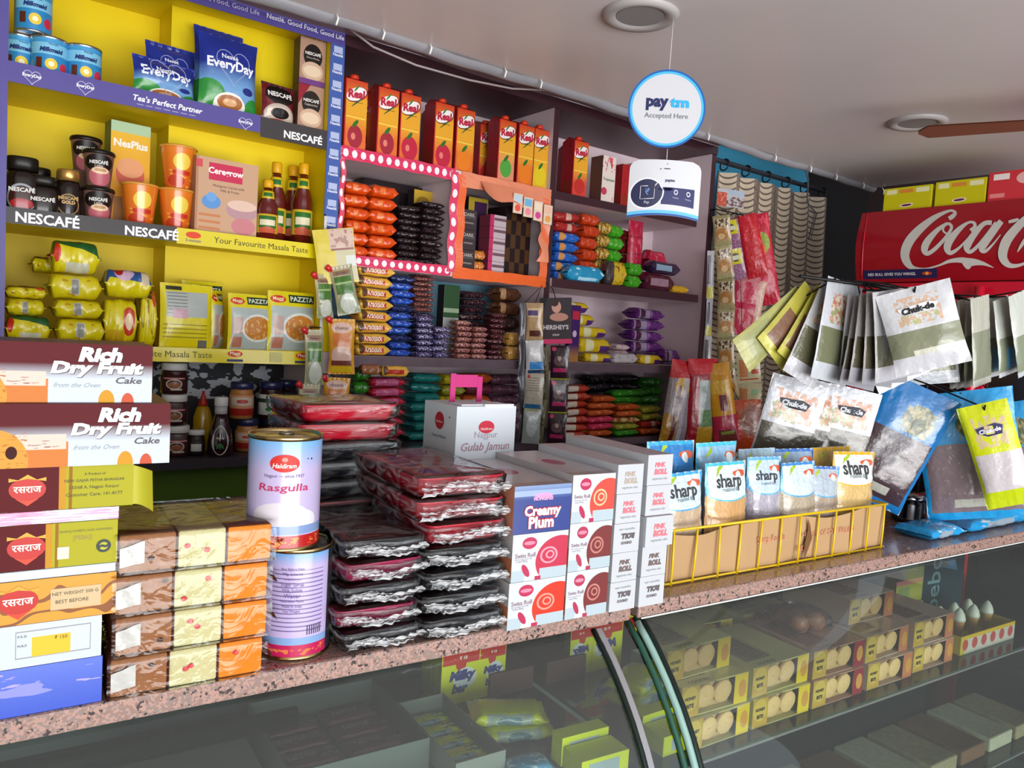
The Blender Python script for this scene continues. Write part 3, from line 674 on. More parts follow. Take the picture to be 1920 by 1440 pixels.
b.grid(pc, 16, 24, mk('phone_card', 'c8cad0', [('r', 0, 0, 1, .035, '2c4f96'), ('r', 0, .035, 1, .09, '5fb4de'), ('r', .45, .19, .92, .53, '2a2c5c'), ('e', .25, .40, .235, .285, 'dfe2ea'), ('e', .25, .40, .215, .262, '2a2c4c')], rough=.35))
b.grid(lambda u, v: tuple(a+d for a, d in zip(pc(u, v), (0, .0015, 0))), 16, 24, mwh, flip=True)
sf = lambda x, z: bow(x, z, .001)
s3 = lambda x, z: bow(x, z, .0014)
for a, c in (((-.68, -.42), (-.30, -.42)), ((-.68, -.42), (-.68, .08)), ((-.68, .08), (-.48, .08)), ((-.30, -.42), (-.30, -.08)), ((-.30, -.02), (-.22, .2)), ((-.22, .2), (-.30, .12)), ((-.22, .2), (-.13, .12))):
    b.tube([s3(a[0]*hw, a[1]*hh), s3(c[0]*hw, c[1]*hh)], .0009, ink('d8dae4'), n=4)
b.text('₹', -.49*hw, -.18*hh, .12*hw, '6f92c8', surf=s3); b.text('Pay', -.49*hw, -.56*hh, .14*hw, 'c8cad8', surf=s3)
b.text('paytm', .12*hw, .28*hh, .26*hw, '2a3060', surf=s3, bold=.03)
for x in (.3, .66): b.ell(x*hw, -.18*hh, .06*hw, .09*hh, 'c8cad8', surf=s3, n=12); b.ell(x*hw, -.18*hh, .035*hw, .05*hh, '2a2c5c', surf=lambda x, z: bow(x, z, .0019), n=12); b.text('Wallet', x*hw, -.37*hh, .18*hw, 'aeb2cc', surf=s3)
b.box(-.06*hw, .10*hw, bow(0, .72*hh)[1]-.002, bow(0, .72*hh)[1], .71*hh, .735*hh, ink('2a2c30')); b.ell(-.16*hw, .68*hh, .015*hw, .022*hh, '2a2c30', surf=s3, n=10); b.ell(.02*hw, .86*hh, .012*hw, .018*hh, '2a2c30', surf=s3, n=10)
b.xf(M).build('card', PG)
MB().tube([(hx, YS, hz+hh), (hx, YS, cz-r)], .0009, mk('thread', 'd0d0d0'), n=5).build('thread', PG)
# ================================================================== builders for packed goods
def clamp(x, a=0., b=1.): return max(a, min(b, x))
def pack(b, w, h, d, mf, mb=None, seal=.008, style='v', seed=0, wr=.0012, prof=None, nx=14, ny=18, sag=0.0, pinch=.06, M=None):
    """pillow pack standing on z=0, front towards -y; returns the front surface function."""
    A, B = (w, h) if style == 'v' else (h, w)
    ramp = min(.32*B, .05)
    def S(u, v, sg):
        p, q = (u, v) if style == 'v' else (v, u)
        dist = min(q, 1-q)*B
        e = clamp((dist-seal)/ramp)**.55 if dist > seal else 0.0
        sd = max(0., 1-abs(2*p-1)**2.6)**.5
        D = d/2*e*sd*(prof(q) if prof else 1)
        k = 1-pinch*e*(prof(q) if prof else 1)
        y = -sg*D
        r = math.exp(-max(dist-seal, 0)/(.16*B+.004))
        y += wr*(math.sin(p*37+seed*3.1)*r+.7*math.sin(p*9+q*13+seed*1.7)*math.sin(q*21-p*5+seed)*e)*(1 if sg > 0 else .4)
        if dist <= seal: y += .0006*math.sin(p*90)
        pw = (p-.5)*A*k
        if style == 'v': return (pw+.0*seed, y, v*h+sag*0)
        return ((u-.5)*w, y, h/2+pw)
    n = len(b.v)
    b.grid(lambda u, v: S(u, v, 1), nx, ny, mf)
    b.grid(lambda u, v: S(u, v, -1), nx, ny, mb or mf, flip=True)
    def sf(x, z, o=.0012):
        u, v = clamp(x/w+.5)*nx, clamp(z/h)*ny; i, j = min(int(u), nx-1), min(int(v), ny-1); u -= i; v -= j; a = n+j*(nx+1)+i
        A_, B_, C_, D_ = b.v[a], b.v[a+1], b.v[a+nx+1], b.v[a+nx+2]
        return tuple((A_[k]*(1-u)+B_[k]*u)*(1-v)+(C_[k]*(1-u)+D_[k]*u)*v-(o if k == 1 else 0) for k in range(3))
    return sf
def loaf(b, w, th, dep, m, seed=0, wr=.0012, seal=.07, n=20, k=16, pw=.62, zz=0, xx=0, yy=0):
    """horizontal sealed pack lying on z=0 with its long side to the viewer."""
    def S(u, a):
        x = (u-.5)*w; q = min(u, 1-u); e = clamp((q-seal*.6)/.075)**.38 if q > seal*.75 else 0.0
        t = -PI/2+a*2*PI; c, s = math.cos(t), math.sin(t)
        Y = dep/2*math.copysign(abs(c)**pw, c)*(.97-.07*e); Z = th/2*math.copysign(abs(s)**pw, s)*(.08+.92*e)
        j = wr*(math.sin(u*33+seed*2+a*9)*(1-e*.6)+.9*math.sin(u*17-a*23+seed)+.7*math.sin(u*41+a*31+seed*3)*e)
        return (x+xx+.4*j, -Y+yy+j, th/2+Z*(1-.06*abs(math.sin(u*5+seed)))+zz)
    n0 = len(b.v)
    b.grid(S, n, k, m, flip=False, uvf=lambda u, a: (u, 2*a if a <= .5 else 2-2*a))
    def sf(x, z, o=.0012):
        u = clamp((x-xx)/w+.5)*n; v = clamp((math.asin(clamp((z-zz)/th*2-1, -.98, .98))/PI+.5)/2, .02, .48)*k; i, j = min(int(u), n-1), min(int(v), k-1); u -= i; v -= j; a = n0+j*(n+1)+i
        A_, B_, C_, D_ = b.v[a], b.v[a+1], b.v[a+n+1], b.v[a+n+2]
        return tuple((A_[q]*(1-u)+B_[q]*u)*(1-v)+(C_[q]*(1-u)+D_[q]*u)*v-(o if q == 1 else 0) for q in range(3))
    return sf
def span(px0, px1, pyt, t, z0, fr=SH):
    s0, s1 = fr.Q(px0, t, z0), fr.Q(px1, t, z0)
    return (s0+s1)/2, s1-s0, fr.P((px0+px1)/2, pyt, t)[1]-z0
def put(o, fr, s, t, z, rz=0, rx=0, ry=0):
    o.matrix_world = Matrix.Translation(fr.W(s, t, z)) @ Matrix.Rotation(fr.a+math.radians(rz), 4, 'Z') @ Matrix.Rotation(math.radians(rx), 4, 'X') @ Matrix.Rotation(math.radians(ry), 4, 'Y')
    return o
def carton(b, w, h, d, front, side, top=None, M=None):
    return b.box(-w/2, w/2, 0, d, 0, h, side, front=front, top=top or side, M=M)
def boxthing(name, label, cat, fr, s, t, z, w, h, d, front, side, top=None, texts=(), rz=0, grp=None, bevel=.0008, right=None):
    b = MB(); b.box(-w/2, w/2, 0, d, 0, h, side, front=front, top=top or side)
    for tx, u, v, tw, c, kw in texts: b.text(tx, (u-.5)*w, v*h, tw*w, c, **kw)
    o = b.build(name, bevel=bevel); put(o, fr, s, t, z, rz); return tag(o, label, cat, grp)
def jarlike(name, label, cat, fr, s, t, z, prof, mats, grp=None, lid=None, lidm=None, texts=(), r=.03, n=28, sq=0, rz=0):
    """a lathed vessel; lid = profile of a separate lid part."""
    T = thing(name, label, cat, group=grp)
    b = MB().lathe(prof, n, mats=mats, sq=sq)
    for tx, zc, w, c, kw in texts:
        b.text(tx, 0, zc, w, c, surf=lambda x, zz: (r*math.sin(x/r)*1.0, -(r+.0008)*math.cos(x/r), zz), **kw)
    b.build('body', T)
    if lid: MB().lathe(lid, n, lidm).build('lid', T)
    put(T, fr, s, t, z, rz); return T
# ================================================================== goods on the yellow shelving
Z1, Z2, Z3, Z4 = 2.0565, 1.7495, 1.4595, 1.1905
# --- blue milk tins
m_tinrim = mk('tin_rim', 'b9b9bb', rough=.25, metal=.9)
m_milk = mk('blue_tin_print', '2f86c0', [('g', .75, 1, '4aa0d4'), ('r', .3, .55, .7, .86, '7cc0e0'), ('r', .36, .16, .42, .45, '5a2a20'), ('e', .5, .3, .055, .15, 'e8c83c'), ('e', .5, .3, .025, .07, 'f4ecc8'), ('e', .62, .25, .045, .14, 'c8304a')], rough=.3, coat=.4)
def milktin(px0, px1, pyt, t, z, label, first=[None]):
    s, w, h = span(px0, px1, pyt, t, z)
    r = .0365; h = .088
    if first[0] is None:
        T = thing('milk_tin', label, 'tin', group='blue milk tins')
        b = MB().lathe([(r, .004), (r, h-.004)], 32, m_milk, capb=False, capt=False)
        sf = lambda x, z: (r*math.sin(x/r), -(r+.0008)*math.cos(x/r), z)
        b.text('Milkmaid', .0, .058, .046, '1c2c6c', surf=sf, bold=.05, slant=.2); b.text('Nestlé', .004, .071, .018, '1c2c6c', surf=sf)
        b.build('body', T)
        MB().lathe([(r, .0), (r+.001, .003), (r, .005)], 32, m_tinrim, capt=False).build('rim', T)
        MB().lathe([(r, h-.005), (r+.001, h-.003), (r+.0005, h), (r-.002, h), (r-.003, h-.003), (.001, h-.003)], 32, m_tinrim, capb=False, capt=False).build('lid', T); first[0] = T
    else: T = dup(first[0], label=label)
    put(T, SH, max(s, .1755), t+.0365, z, 0)
milktin(3, 58, 57, 2.065, Z1, 'blue milk tin at the shelf end against the purple upright')
milktin(64, 127, 75, 2.03, Z1, 'blue milk tin standing in the middle of the bottom row of three')
milktin(130, 192, 92, 2.03, Z1, 'blue milk tin at the open end of its row, towards the blue milk powder bags')
milktin(35, 96, 5, 2.03, Z1+.0885, 'blue milk tin stacked on top of the other blue tins')
# --- blue milk powder bags
def milkbag(px0, px1, pyt, t, rz, label, seed, h=None):
    s, w, hh = span(px0, px1, pyt, t, Z1); h = h or hh
    b = MB(); m = foil('blue_milk_powder_bag', '27348c', [('g', .62, .38, '6f9fd0'), ('e', .12, .16, .3, .24, '2f8a3a'), ('e', .95, .1, .2, .16, '2f8a3a'), ('e', .5, .12, .27, .15, 'e8e4dc'), ('e', .5, .15, .22, .09, 'a86a3c'), ('e', .5, .15, .12, .045, 'd8a878'), ('e', .8, .33, .1, .05, '24307c')], bump=.35)
    sf = pack(b, w, h, .05, m, foil('blue_milk_powder_bag_back', '2a378c'), seal=.009, seed=seed, wr=.002)
    q = [(16*math.sin(a)**3, 13*math.cos(a)-5*math.cos(2*a)-2*math.cos(3*a)-math.cos(4*a)) for a in (2*PI*i/28 for i in range(28))]
    b.tube([sf(x/17*w*.31+.03*w, h*.62+z/17*w*.34, .001) for x, z in q], .006*w, ink('b9bfe4'), n=4, closed=True)
    b.text('EveryDay', .0, h*.60, w*.82, 'eef0fa', surf=sf, bold=.03); b.text('Nestlé', -.03*w, h*.72, w*.28, 'eef0fa', surf=sf, bold=.02)
    o = b.build('milk_powder_bag'); put(o, SH, s, t+.03, Z1+.0025, rz, -3); tag(o, label, 'bag of milk powder', 'blue milk powder bags')
milkbag(366, 462, 50, 2.085, 4, 'tall blue milk powder bag behind the big front one', 5)
milkbag(275, 372, 80, 2.08, 5, 'small blue milk powder bag standing behind another small one', 3)
milkbag(250, 374, 110, 2.02, 7, 'small blue milk powder bag with coffee-cup print in front of its twin', 1)
milkbag(374, 490, 65, 2.02, 5, 'biggest blue milk powder bag with a steaming tea cup printed low down', 2)
# --- coffee pouch and two coffee boxes
s, w, h = span(493, 560, 155, 2.02, Z1)
b = MB(); sf = pack(b, w, h, .035, foil('coffee_pouch', '6a1a20', [('e', .5, .72, .44, .24, '1d1514'), ('e', .5, .25, .46, .26, 'b8a8a0'), ('e', .5, .25, .4, .2, 'c8b8a8'), ('e', .5, .28, .28, .12, '1a0f0c'), ('e', .5, .03, .5, .12, 'a82030')]), foil('coffee_pouch_back', '2a2022'), seed=4)
b.text('NESCAFÉ', 0, h*.74, w*.74, 'eeeae6', surf=sf, bold=.03); o = b.build('coffee_pouch'); put(o, SH, s, 2.045, Z1+.0015, 8, -3); tag(o, 'black and red coffee pouch with cup print beside the coffee boxes', 'pouch')
for k, (py, z, lab, lo) in enumerate(((160, Z1, 'tan coffee box with red corner, lower of the two stacked coffee boxes', 'Cappuccino'), (76, None, 'tan coffee box with purple foot, upper of the two stacked coffee boxes', 'Choco Mocha'))):
    s, w, h = span(560, 608, 160, 2.03, Z1); z = Z1 if k == 0 else Z1+h+.0005
    if k: h *= .98
    boxthing('coffee_box', lab, 'box', SH, min(s, .866-w/2), 2.03, z, w, h, .045, mk('coffee_box_%d' % k, 'a88470', [('l', -1, 1, .55, '8c1c2c')] * (k == 0) + [('e', .5, .62, .36, .26, '1c1310'), ('e', .5, .3, .42, .2, 'c8a890'), ('e', .5, .3, .34, .12, 'dcc4a8')]+([('r', 0, 0, 1, .12, '6a3a7c')] if k else []), rough=.4), mk('coffee_box_side', '4a3328'), texts=[('NESCAFÉ', .5, .68, .6, 'eeeae6', dict(bold=.02)), (lo, .5, .58, .5, 'd8c8b8', {})], grp='stacked coffee boxes')
# --- coffee jars
m_cof = mk('dark_coffee_glass', '1a0f0d', rough=.12, coat=.8); m_blk = mk('black_plastic', '17130f', rough=.35); m_gold = mk('gold_lid', 'c79a55', rough=.25, metal=.8)
def coffeejar(px, t, r, h, label, lidm=m_blk, txt='NESCAFÉ', z=Z2, first={}, kind='jar'):
    if kind not in first:
        T = thing('coffee_jar', label, 'jar')
        lab = mk('coffee_jar_%s' % kind, '1c1210', {'jar': [('e', .5, .36, .13, .32, '9aa0a8'), ('e', .5, .34, .115, .29, '3a1c18'), ('e', .5, .22, .1, .12, 'a82a30')], 'small': [('r', .3, .5, .7, .7, '241512')], 'gold': [('ring', .5, .38, .14, .27, 'b08a50', .8), ('r', .3, 0, .7, .05, '4a2c18')]}[kind], rough=.15, coat=.7)
        b = MB().lathe([(r*.85, 0), (r*.98, .004), (r, .01), (r, h*.62), (r*.86, h*.72), (r*.72, h*.77)], 28, lab, sq=3 if kind != 'gold' else 0)
        b.text(txt, 0, h*.42, r*1.45, 'e8e6e2' if kind != 'gold' else 'c8a468', surf=lambda x, zz: (x, -(r+.0014), zz), bold=.03)
        if kind == 'gold': b.text('GOLD', 0, h*.33, r*1.0, 'd8b070', surf=lambda x, zz: (x, -(r+.0014), zz), bold=.04)
        b.build('body', T)
        MB().lathe([(r*.84, h*.77), (r*.9, h*.78), (r*.9, h*.98), (r*.85, h), (.001, h)], 28, lidm, capt=False, sq=3 if kind != 'gold' else 0).build('lid', T); first[kind] = T
    else: T = dup(first[kind], label=label)
    put(T, SH, max(SH.Q(px, t+r, z), .139+r*1.2), t+r, z, -6); T['group'] = 'coffee jars'
coffeejar(22, 2.02, .034, .124, 'dark coffee jar with grey arch label at the shelf end', kind='jar')
coffeejar(66, 2.14, .034, .124, 'dark coffee jar standing at the back, behind the squat jar', kind='jar')
coffeejar(80, 2.018, .032, .088, 'squat dark coffee jar just before the gold-lidded jar', kind='small')
coffeejar(127, 2.022, .027, .112, 'slim coffee jar with a gold lid and gold seal', lidm=m_gold, kind='gold')
# --- latte cups
def lattecup(px, t, z, label, first=[None]):
    r = .033; h = .084
    if first[0] is None:
        T = thing('latte_cup', label, 'cup', group='stacked latte cups')
        b = MB().lathe([(r*.72, 0), (r*.76, .003), (r*.98, h*.86)], 28, mk('latte_cup_print', '6b4c44', [('e', .5, .72, .18, .27, '1a1210'), ('e', .52, .3, .15, .3, 'b8606c'), ('e', .52, .48, .11, .1, 'e2c4a0'), ('e', .52, .5, .07, .05, 'b58a60')], rough=.35), capt=False)
        b.text('NESCAFÉ', 0, h*.64, .042, 'ece8e4', surf=lambda x, z: (x*.9, -(r*.92+.0022)*math.cos(x/r), z), bold=.03); b.text('Latte', 0, h*.53, .018, 'd8c8b8', surf=lambda x, z: (x*.9, -(r*.90+.0022)*math.cos(x/r), z))
        b.build('body', T); MB().lathe([(r, h*.86), (r*1.06, h*.87), (r*1.06, h*.93), (r*1.0, h*.97), (r*.9, h*.99), (.001, h*.985)], 28, m_blk, capb=False, capt=False).build('lid', T); first[0] = T
    else: T = dup(first[0], label=label)
    put(T, SH, SH.Q(px, t+r, z), t+r, z, -8)
lattecup(183, 2.02, Z2, 'brown latte cup at the bottom of the front stack'); lattecup(184, 2.02, Z2+.0845, 'brown latte cup on top of the front stack')
lattecup(160, 2.10, Z2+.125, 'brown latte cup higher up, behind the front stack of cups')
boxthing('carton', 'brown support carton hidden behind the latte cups', 'box', SH, SH.Q(160, 2.10, Z2), 2.095, Z2, .06, .1245, .07, mk('brown_carton', '5a3a2c'), mk('brown_carton', '5a3a2c'))
s, w, h = span(203, 279, 230, 2.11, Z2)
boxthing('cereal_box', 'tall orange-yellow cereal box printed with a bowl, behind the noodle cups', 'box', SH, s, 2.11, Z2, w, h, .05, mk('cereal_front', 'd89028', [('g', .3, .9, 'e0b030'), ('r', 0, .9, 1, 1, 'a8c4a0'), ('e', .5, .52, .36, .15, 'c25a44'), ('e', .5, .58, .34, .09, 'd8986c'), ('r', .1, .04, .9, .3, '9c6a3c')], rough=.4), mk('cereal_side', '5c6a38'), texts=[('NesPlus', .5, .80, .86, 'e8e6da', dict(bold=.04))], rz=6)
# --- orange noodle cups
def noodlecup(px, t, z, label, first=[None]):
    r = .043; h = .108
    if first[0] is None:
        T = thing('noodle_cup', label, 'cup', group='orange noodle cups')
        MB().lathe([(r*.68, 0), (r*.70, .004), (r*.96, h*.93)], 32, mk('noodle_cup_print', 'd2601c', [('g', .1, .9, 'dd7a20'), ('n', 9, .6, 'e8a840', .2, .0, .8, .45), ('e', .5, .66, .09, .2, 'e8c84c'), ('r', .40, .35, .60, .45, 'c0301c'), ('e', .44, .2, .1, .14, 'b8381c')], rough=.22, coat=.6), capt=False).build('body', T)
        MB().lathe([(r*.97, h*.93), (r*1.03, h*.935), (r*1.03, h*.965), (r*.98, h*.985), (.001, h*.985)], 32, mk('noodle_cup_lid', 'd8963c', rough=.2, coat=.7), capb=False, capt=False).build('lid', T)
        first[0] = T
    else: T = dup(first[0], label=label)
    put(T, SH, SH.Q(px, t+r, z), t+r, z)
noodlecup(260, 2.02, Z2, 'orange noodle cup beside the brown latte cups'); noodlecup(329, 2.02, Z2, 'orange noodle cup beside the baby cereal box, under another cup')
noodlecup(333, 2.028, Z2+.1065, 'orange noodle cup stacked on top of another orange cup')
s, w, h = span(363, 481, 300, 2.025, Z2)
boxthing('baby_cereal_box', 'pale tan baby cereal box with pink name plate and blue bear print', 'box', SH, s, 2.025, Z2, w, h, .055, mk('baby_cereal_front', 'c09a7c', [('r', 0, 0, .04, 1, 'b08060'), ('r', .2, .72, .74, .94, 'c02c50'), ('r', .0, .86, .1, .96, 'c84a50'), ('e', .25, .44, .15, .09, '5a8ec8'), ('e', .25, .50, .08, .06, '6a9ed4'), ('e', .75, .38, .26, .13, 'b08a90'), ('e', .75, .44, .24, .07, 'd8b8a8'), ('e', .78, .17, .2, .11, 'c07a80'), ('s', .06, .05, .4, .3, 'c07a4c', 12, .4, 'v')], rough=.4), mk('baby_cereal_side', '9c7a60'), texts=[('Ceregrow', .47, .83, .56, 'f4ece8', dict(bold=.03)), ('Multigrain Cereal with', .52, .65, .5, '5a3a34', {}), ('Milk & Fruits', .54, .60, .3, '5a3a34', {})], rz=3)
jarlike('biscuit_tin', 'yellow-lidded tin behind the tan baby cereal box', 'tin', SH, SH.Q(404, 2.13, Z2), 2.126, Z2, [(.03, 0), (.03, .14)], [mk('tan_tin', 'b08c50')], lid=[(.031, .14), (.032, .142), (.032, .158), (.03, .16), (.001, .16)], lidm=mk('yellow_tin_lid', 'cfae28', rough=.25, coat=.5))
# --- ketchup bottles
def ketchup(px, pyt, t, label, first=[None]):
    if first[0] is None:
        T = thing('ketchup_bottle', label, 'bottle', group='ketchup bottles'); r = .0275
        red = mk('ketchup_glass', '5a1210', rough=.1, coat=.9); lab = mk('ketchup_label', 'c9a92c', [('r', .36, .25, .64, .9, '2c6a2c'), ('e', .5, .12, .14, .2, 'c05a3c'), ('r', .38, .4, .62, .7, 'd8d0b0')], rough=.4); nl = mk('ketchup_neck', 'd0b020', [('r', .38, .25, .62, .75, '2c6a2c')], rough=.4)
        MB().lathe([(r*.9, 0), (r, .004), (r, .028), (r+.0006, .0285), (r+.0006, .085), (r, .086), (r, .10), (r*.93, .115), (r*.62, .135), (r*.63, .1355), (r*.56, .158), (r*.5, .159), (r*.42, .168)], 24, mats=[red, red, red, lab, lab, red, red, red, nl, nl, red, red]).build('body', T)
        MB().lathe([(.0125, .168), (.0135, .169), (.0135, .190), (.012, .193), (.001, .193)], 20, mk('yellow_cap', 'd8a012', rough=.35), capt=False).build('cap', T); first[0] = T
    else: T = dup(first[0], label=label)
    z = Z2; s, h = SH.P(px, pyt, t+.03); put(T, SH, SH.Q(px, t+.03, z), t+.03, z, -16); k = (h-z)/.193; T.scale = (1, 1, k)
ketchup(499, 337, 2.005, 'shortest ketchup bottle at the front, beside the baby cereal box')
ketchup(514, 304, 2.055, 'ketchup bottle with yellow cap just behind the shortest bottle'); ketchup(545, 310, 2.10, 'ketchup bottle at the back between two others'); ketchup(564, 306, 2.04, 'ketchup bottle standing at the purple upright end of the shelf')
# --- pile of yellow noodle packs
def noodlepack(px0, px1, py0, py1, t, kind, label, rot=0, dep=.09):
    """px/py box of the pack as seen, so its height above the shelf is read on the plane t."""
    s0, z1 = SH.P(px0, (py0+py1)/2, t); s1, _ = SH.P(px1, (py0+py1)/2, t); zt = SH.P((px0+px1)/2, py0, t)[1]; zb = max(SH.P((px0+px1)/2, py1, t)[1], Z3+.0005)
    w = s1-s0; th = zt-zb
    L = {'plain': [('r', .4, .3, .56, .7, 'c0bfae'), ('s', .42, .34, .54, .66, '4c4c58', 70, .5, 'u'), ('n', 5, .62, 'b88c14')], 'green': [('l', .25, 1, .78, '1f5a2c'), ('e', .1, .6, .1, .2, 'c4301c'), ('r', .3, .1, .75, .42, 'c9c8b0')], 'blue': [('l', .1, 1, .62, '27508c'), ('e', .4, .75, .2, .2, 'c8a8c0'), ('e', .3, .85, .1, .2, 'b01c2c'), ('r', .75, .5, .9, .9, 'c9b89c')], 'dark': [('l', 0, 1, .7, '5c3a1c'), ('e', .8, .8, .12, .2, 'c83c30'), ('n', 7, .6, '9c7a1c')], 'red': [('e', .72, .5, .16, .2, 'c83c24'), ('e', .72, .5, .1, .1, 'f0d8b0'), ('r', .05, .05, .6, .4, 'c8a41c')]}[kind]
    b = MB(); loaf(b, w, th, dep, foil('noodle_pack_'+kind, 'd6c612', L, bump=.6, bscale=50), seed=px0*.1, wr=.003, pw=.7)
    o = b.build('noodle_pack'); put(o, SH, (s0+s1)/2, t+dep/2, zb, rot); tag(o, label, 'pack of noodles', 'pile of yellow noodle packs')
for a in ((8, 100, 592, 640, 2.005, 'green', 'yellow noodle pack with green corner lying lowest at the shelf end'), (10, 88, 560, 593, 2.01, 'plain', 'yellow noodle pack with barcode, middle one of the shelf-end column'), (8, 92, 535, 561, 2.03, 'dark', 'brown-topped noodle pack on top of the shelf-end column'),
    (104, 202, 598, 642, 2.005, 'plain', 'yellow noodle pack with barcode, lowest in the tallest column'), (98, 198, 562, 598, 2.005, 'plain', 'yellow noodle pack with barcode, second up in the tallest column'), (90, 196, 514, 562, 2.01, 'plain', 'yellow noodle pack with barcode, third up in the tallest column'), (95, 192, 450, 514, 2.015, 'green', 'green-topped noodle pack crowning the tallest column'),
    (60, 120, 480, 512, 2.14, 'dark', 'shadowed brown and yellow noodle pack far back behind the tallest column'), (194, 262, 560, 645, 2.01, 'red', 'plump yellow noodle pack with red badge, standing low beside the tallest column'), (196, 290, 505, 560, 2.01, 'blue', 'yellow noodle pack with blue and pink print lying over the plump one'), (262, 297, 540, 655, 2.03, 'dark', 'narrow noodle pack squeezed between the pile and the pasta pouches')):
    noodlepack(*a)
# --- pasta pouches
mpz = foil('pasta_pouch_front', 'd8c810', [('r', .0, .78, 1, 1, 'd8c810'), ('r', .42, .82, .98, .95, '1d3a20'), ('r', .06, .05, .97, .76, 'a8b4b0'), ('e', .2, .87, .16, .06, 'c83020'), ('e', .66, .42, .38, .24, 'd8dcd6'), ('e', .66, .42, .33, .2, 'c07a2c'), ('n', 14, .58, 'd8a860', .35, .2, .97, .6), ('r', .08, .3, .3, .6, 'b8988c'), ('r', .08, .08, .3, .26, 'b07058')], bump=.3)
mpb = foil('pasta_pouch_reverse', 'd8c810', [('r', .1, .5, .9, .88, 'aab0ac'), ('s', .12, .52, .5, .86, '6a6a60', 20, .25, 'v'), ('r', .1, .9, .4, .96, '2a2a20'), ('r', .22, .48, .5, .62, 'c090a0'), ('r', .72, .04, .9, .16, '6a6a60'), ('s', .05, .15, .9, .42, '9a8c10', 16, .3, 'v')], bump=.35)
for a in ((300, 400, 533, 2.01, mpb, 2, 'yellow pasta pouch turned back to front, showing small print'), (392, 427, 545, 2.05, mpz, 48, 'yellow pasta pouch turned nearly edge-on between the reversed one and the next'), (428, 511, 552, 2.01, mpz, 4, 'yellow pasta pouch with bowl print in the middle of the shelf'), (509, 600, 548, 2.01, mpz, 4, 'yellow pasta pouch with bowl print at the far end beside hanging sauce pouches'), (340, 420, 528, 2.095, mpz, 3, 'yellow pasta pouch standing at the back behind the reversed one')):
    px0, px1, pyt, t, m, rz, lab = a; s, w, h = span(px0, px1, pyt, t, Z3); w = w/math.cos(math.radians(min(rz, 40)))
    b = MB(); sf = pack(b, w, h, .028, m, foil('pasta_plain', 'c9b80e'), seed=px0*.3, pinch=.03)
    if m is mpz: b.text('PAZZTA', w*.2, h*.885, w*.5, 'd8dcc8', surf=sf, bold=.03); b.text('Maggi', -w*.3, h*.87, w*.22, 'f0e0b0', surf=sf, bold=.02)
    o = b.build('pasta_pouch'); put(o, SH, min(s, .866-w/2), t+.016, Z3+.001, rz, -2); tag(o, lab, 'pouch of pasta', 'yellow pasta pouches')
# --- jars and bottles on the lowest shelf
m_wh = mk('white_lid', 'c8c8c4', rough=.4); m_nv = mk('navy_lid', '23264e', rough=.3, coat=.4); m_jam = mk('dark_jam_glass', '2a1018', rough=.1, coat=.8); m_cho = mk('chocolate_spread_glass', '33171a', rough=.12, coat=.8)
def jar(px, t, r, z, h, label, glass_m, lab, lidm, name='spread_jar', lh=.018, grp='jars and bottles on the dark lowest shelf', txt=None):
    T = thing(name, label, 'jar', group=grp)
    b = MB().lathe([(r*.9, 0), (r, .004), (r, h*.1), (r+.0005, h*.1+.0005), (r+.0005, h-lh-.016), (r, h-lh-.0155), (r*.9, h-lh-.004), (r*.86, h-lh)], 26, mats=[glass_m, glass_m, glass_m, lab, glass_m, glass_m, glass_m])
    if txt: b.text(txt[0], 0, h*.5, r*1.1, txt[1], surf=lambda x, zz: (x, -(r+.0014)*math.cos(x/r), zz), bold=.02)
    b.build('body', T); MB().lathe([(r*.93, h-lh), (r*.96, h-lh+.001), (r*.96, h-.002), (r*.9, h), (.001, h)], 26, lidm, capt=False).build('lid', T)
    put(T, SH, SH.Q(px, t+r, z), t+r, z, -14); return T
lch = mk('choc_label', '3a1a1e', [('ring', .5, .5, .1, .34, 'c8b8a8', .7), ('e', .5, .45, .08, .2, '8a5a3c'), ('r', .36, .86, .64, .94, 'c88a8a'), ('r', .46, .08, .6, .2, 'c8c0b0')], rough=.3)
zz = Z4
for i, lab in enumerate(('chocolate spread jar at the bottom of its three-high stack', 'chocolate spread jar, second of its three-high stack', 'chocolate spread jar on top of its three-high stack, under the yellow strip')):
    jar(326+(i == 0)*4, 2.03, .0315, zz, .0785, lab, m_cho, lch, m_wh); zz += .079
lor = mk('orange_spread_label', 'c8906c', [('r', 0, .0, 1, .35, 'a82a24'), ('r', .34, .5, .66, .9, 'c8b8a8'), ('e', .5, .7, .08, .1, 'b03a24')], rough=.35)
mor = mk('orange_spread_glass', 'b0743c', rough=.12, coat=.8)
jar(462, 2.06, .031, Z4, .088, 'orange spread jar standing on the shelf behind the upper tin', mor, lor, m_nv); jar(452, 2.06, .031, Z4+.0885, .098, 'orange spread jar with chilli label stacked on another jar', mor, lor, m_nv)
ljm = mk('jam_label', 'c0c4c0', [('r', 0, .6, 1, .8, '1f3a2c'), ('e', .55, .28, .05, .16, 'c02030'), ('e', .46, .28, .04, .1, '2c7a3c')], rough=.35)
jar(512, 2.06, .032, Z4, .088, 'dark jam jar standing low behind the upper tin', m_jam, ljm, m_nv, name='jam_jar'); jar(506, 2.06, .032, Z4+.0885, .10, 'dark jam jar with white strawberry label stacked on another', m_jam, ljm, m_nv, name='jam_jar')
ldk = mk('dark_label', '2a2c30', [('r', .4, .3, .6, .7, '4a4c50')], rough=.35)
jar(538, 2.12, .032, Z4, .088, 'black jam jar low down at the mauve panel', m_jam, ldk, m_nv, name='jam_jar'); jar(535, 2.12, .032, Z4+.0885, .10, 'black-labelled jam jar stacked against the mauve panel', m_jam, ldk, m_nv, name='jam_jar')
lsm = mk('small_jar_label', '1c1c1c', [('r', .4, .2, .6, .8, 'b8b8b0')], rough=.4)
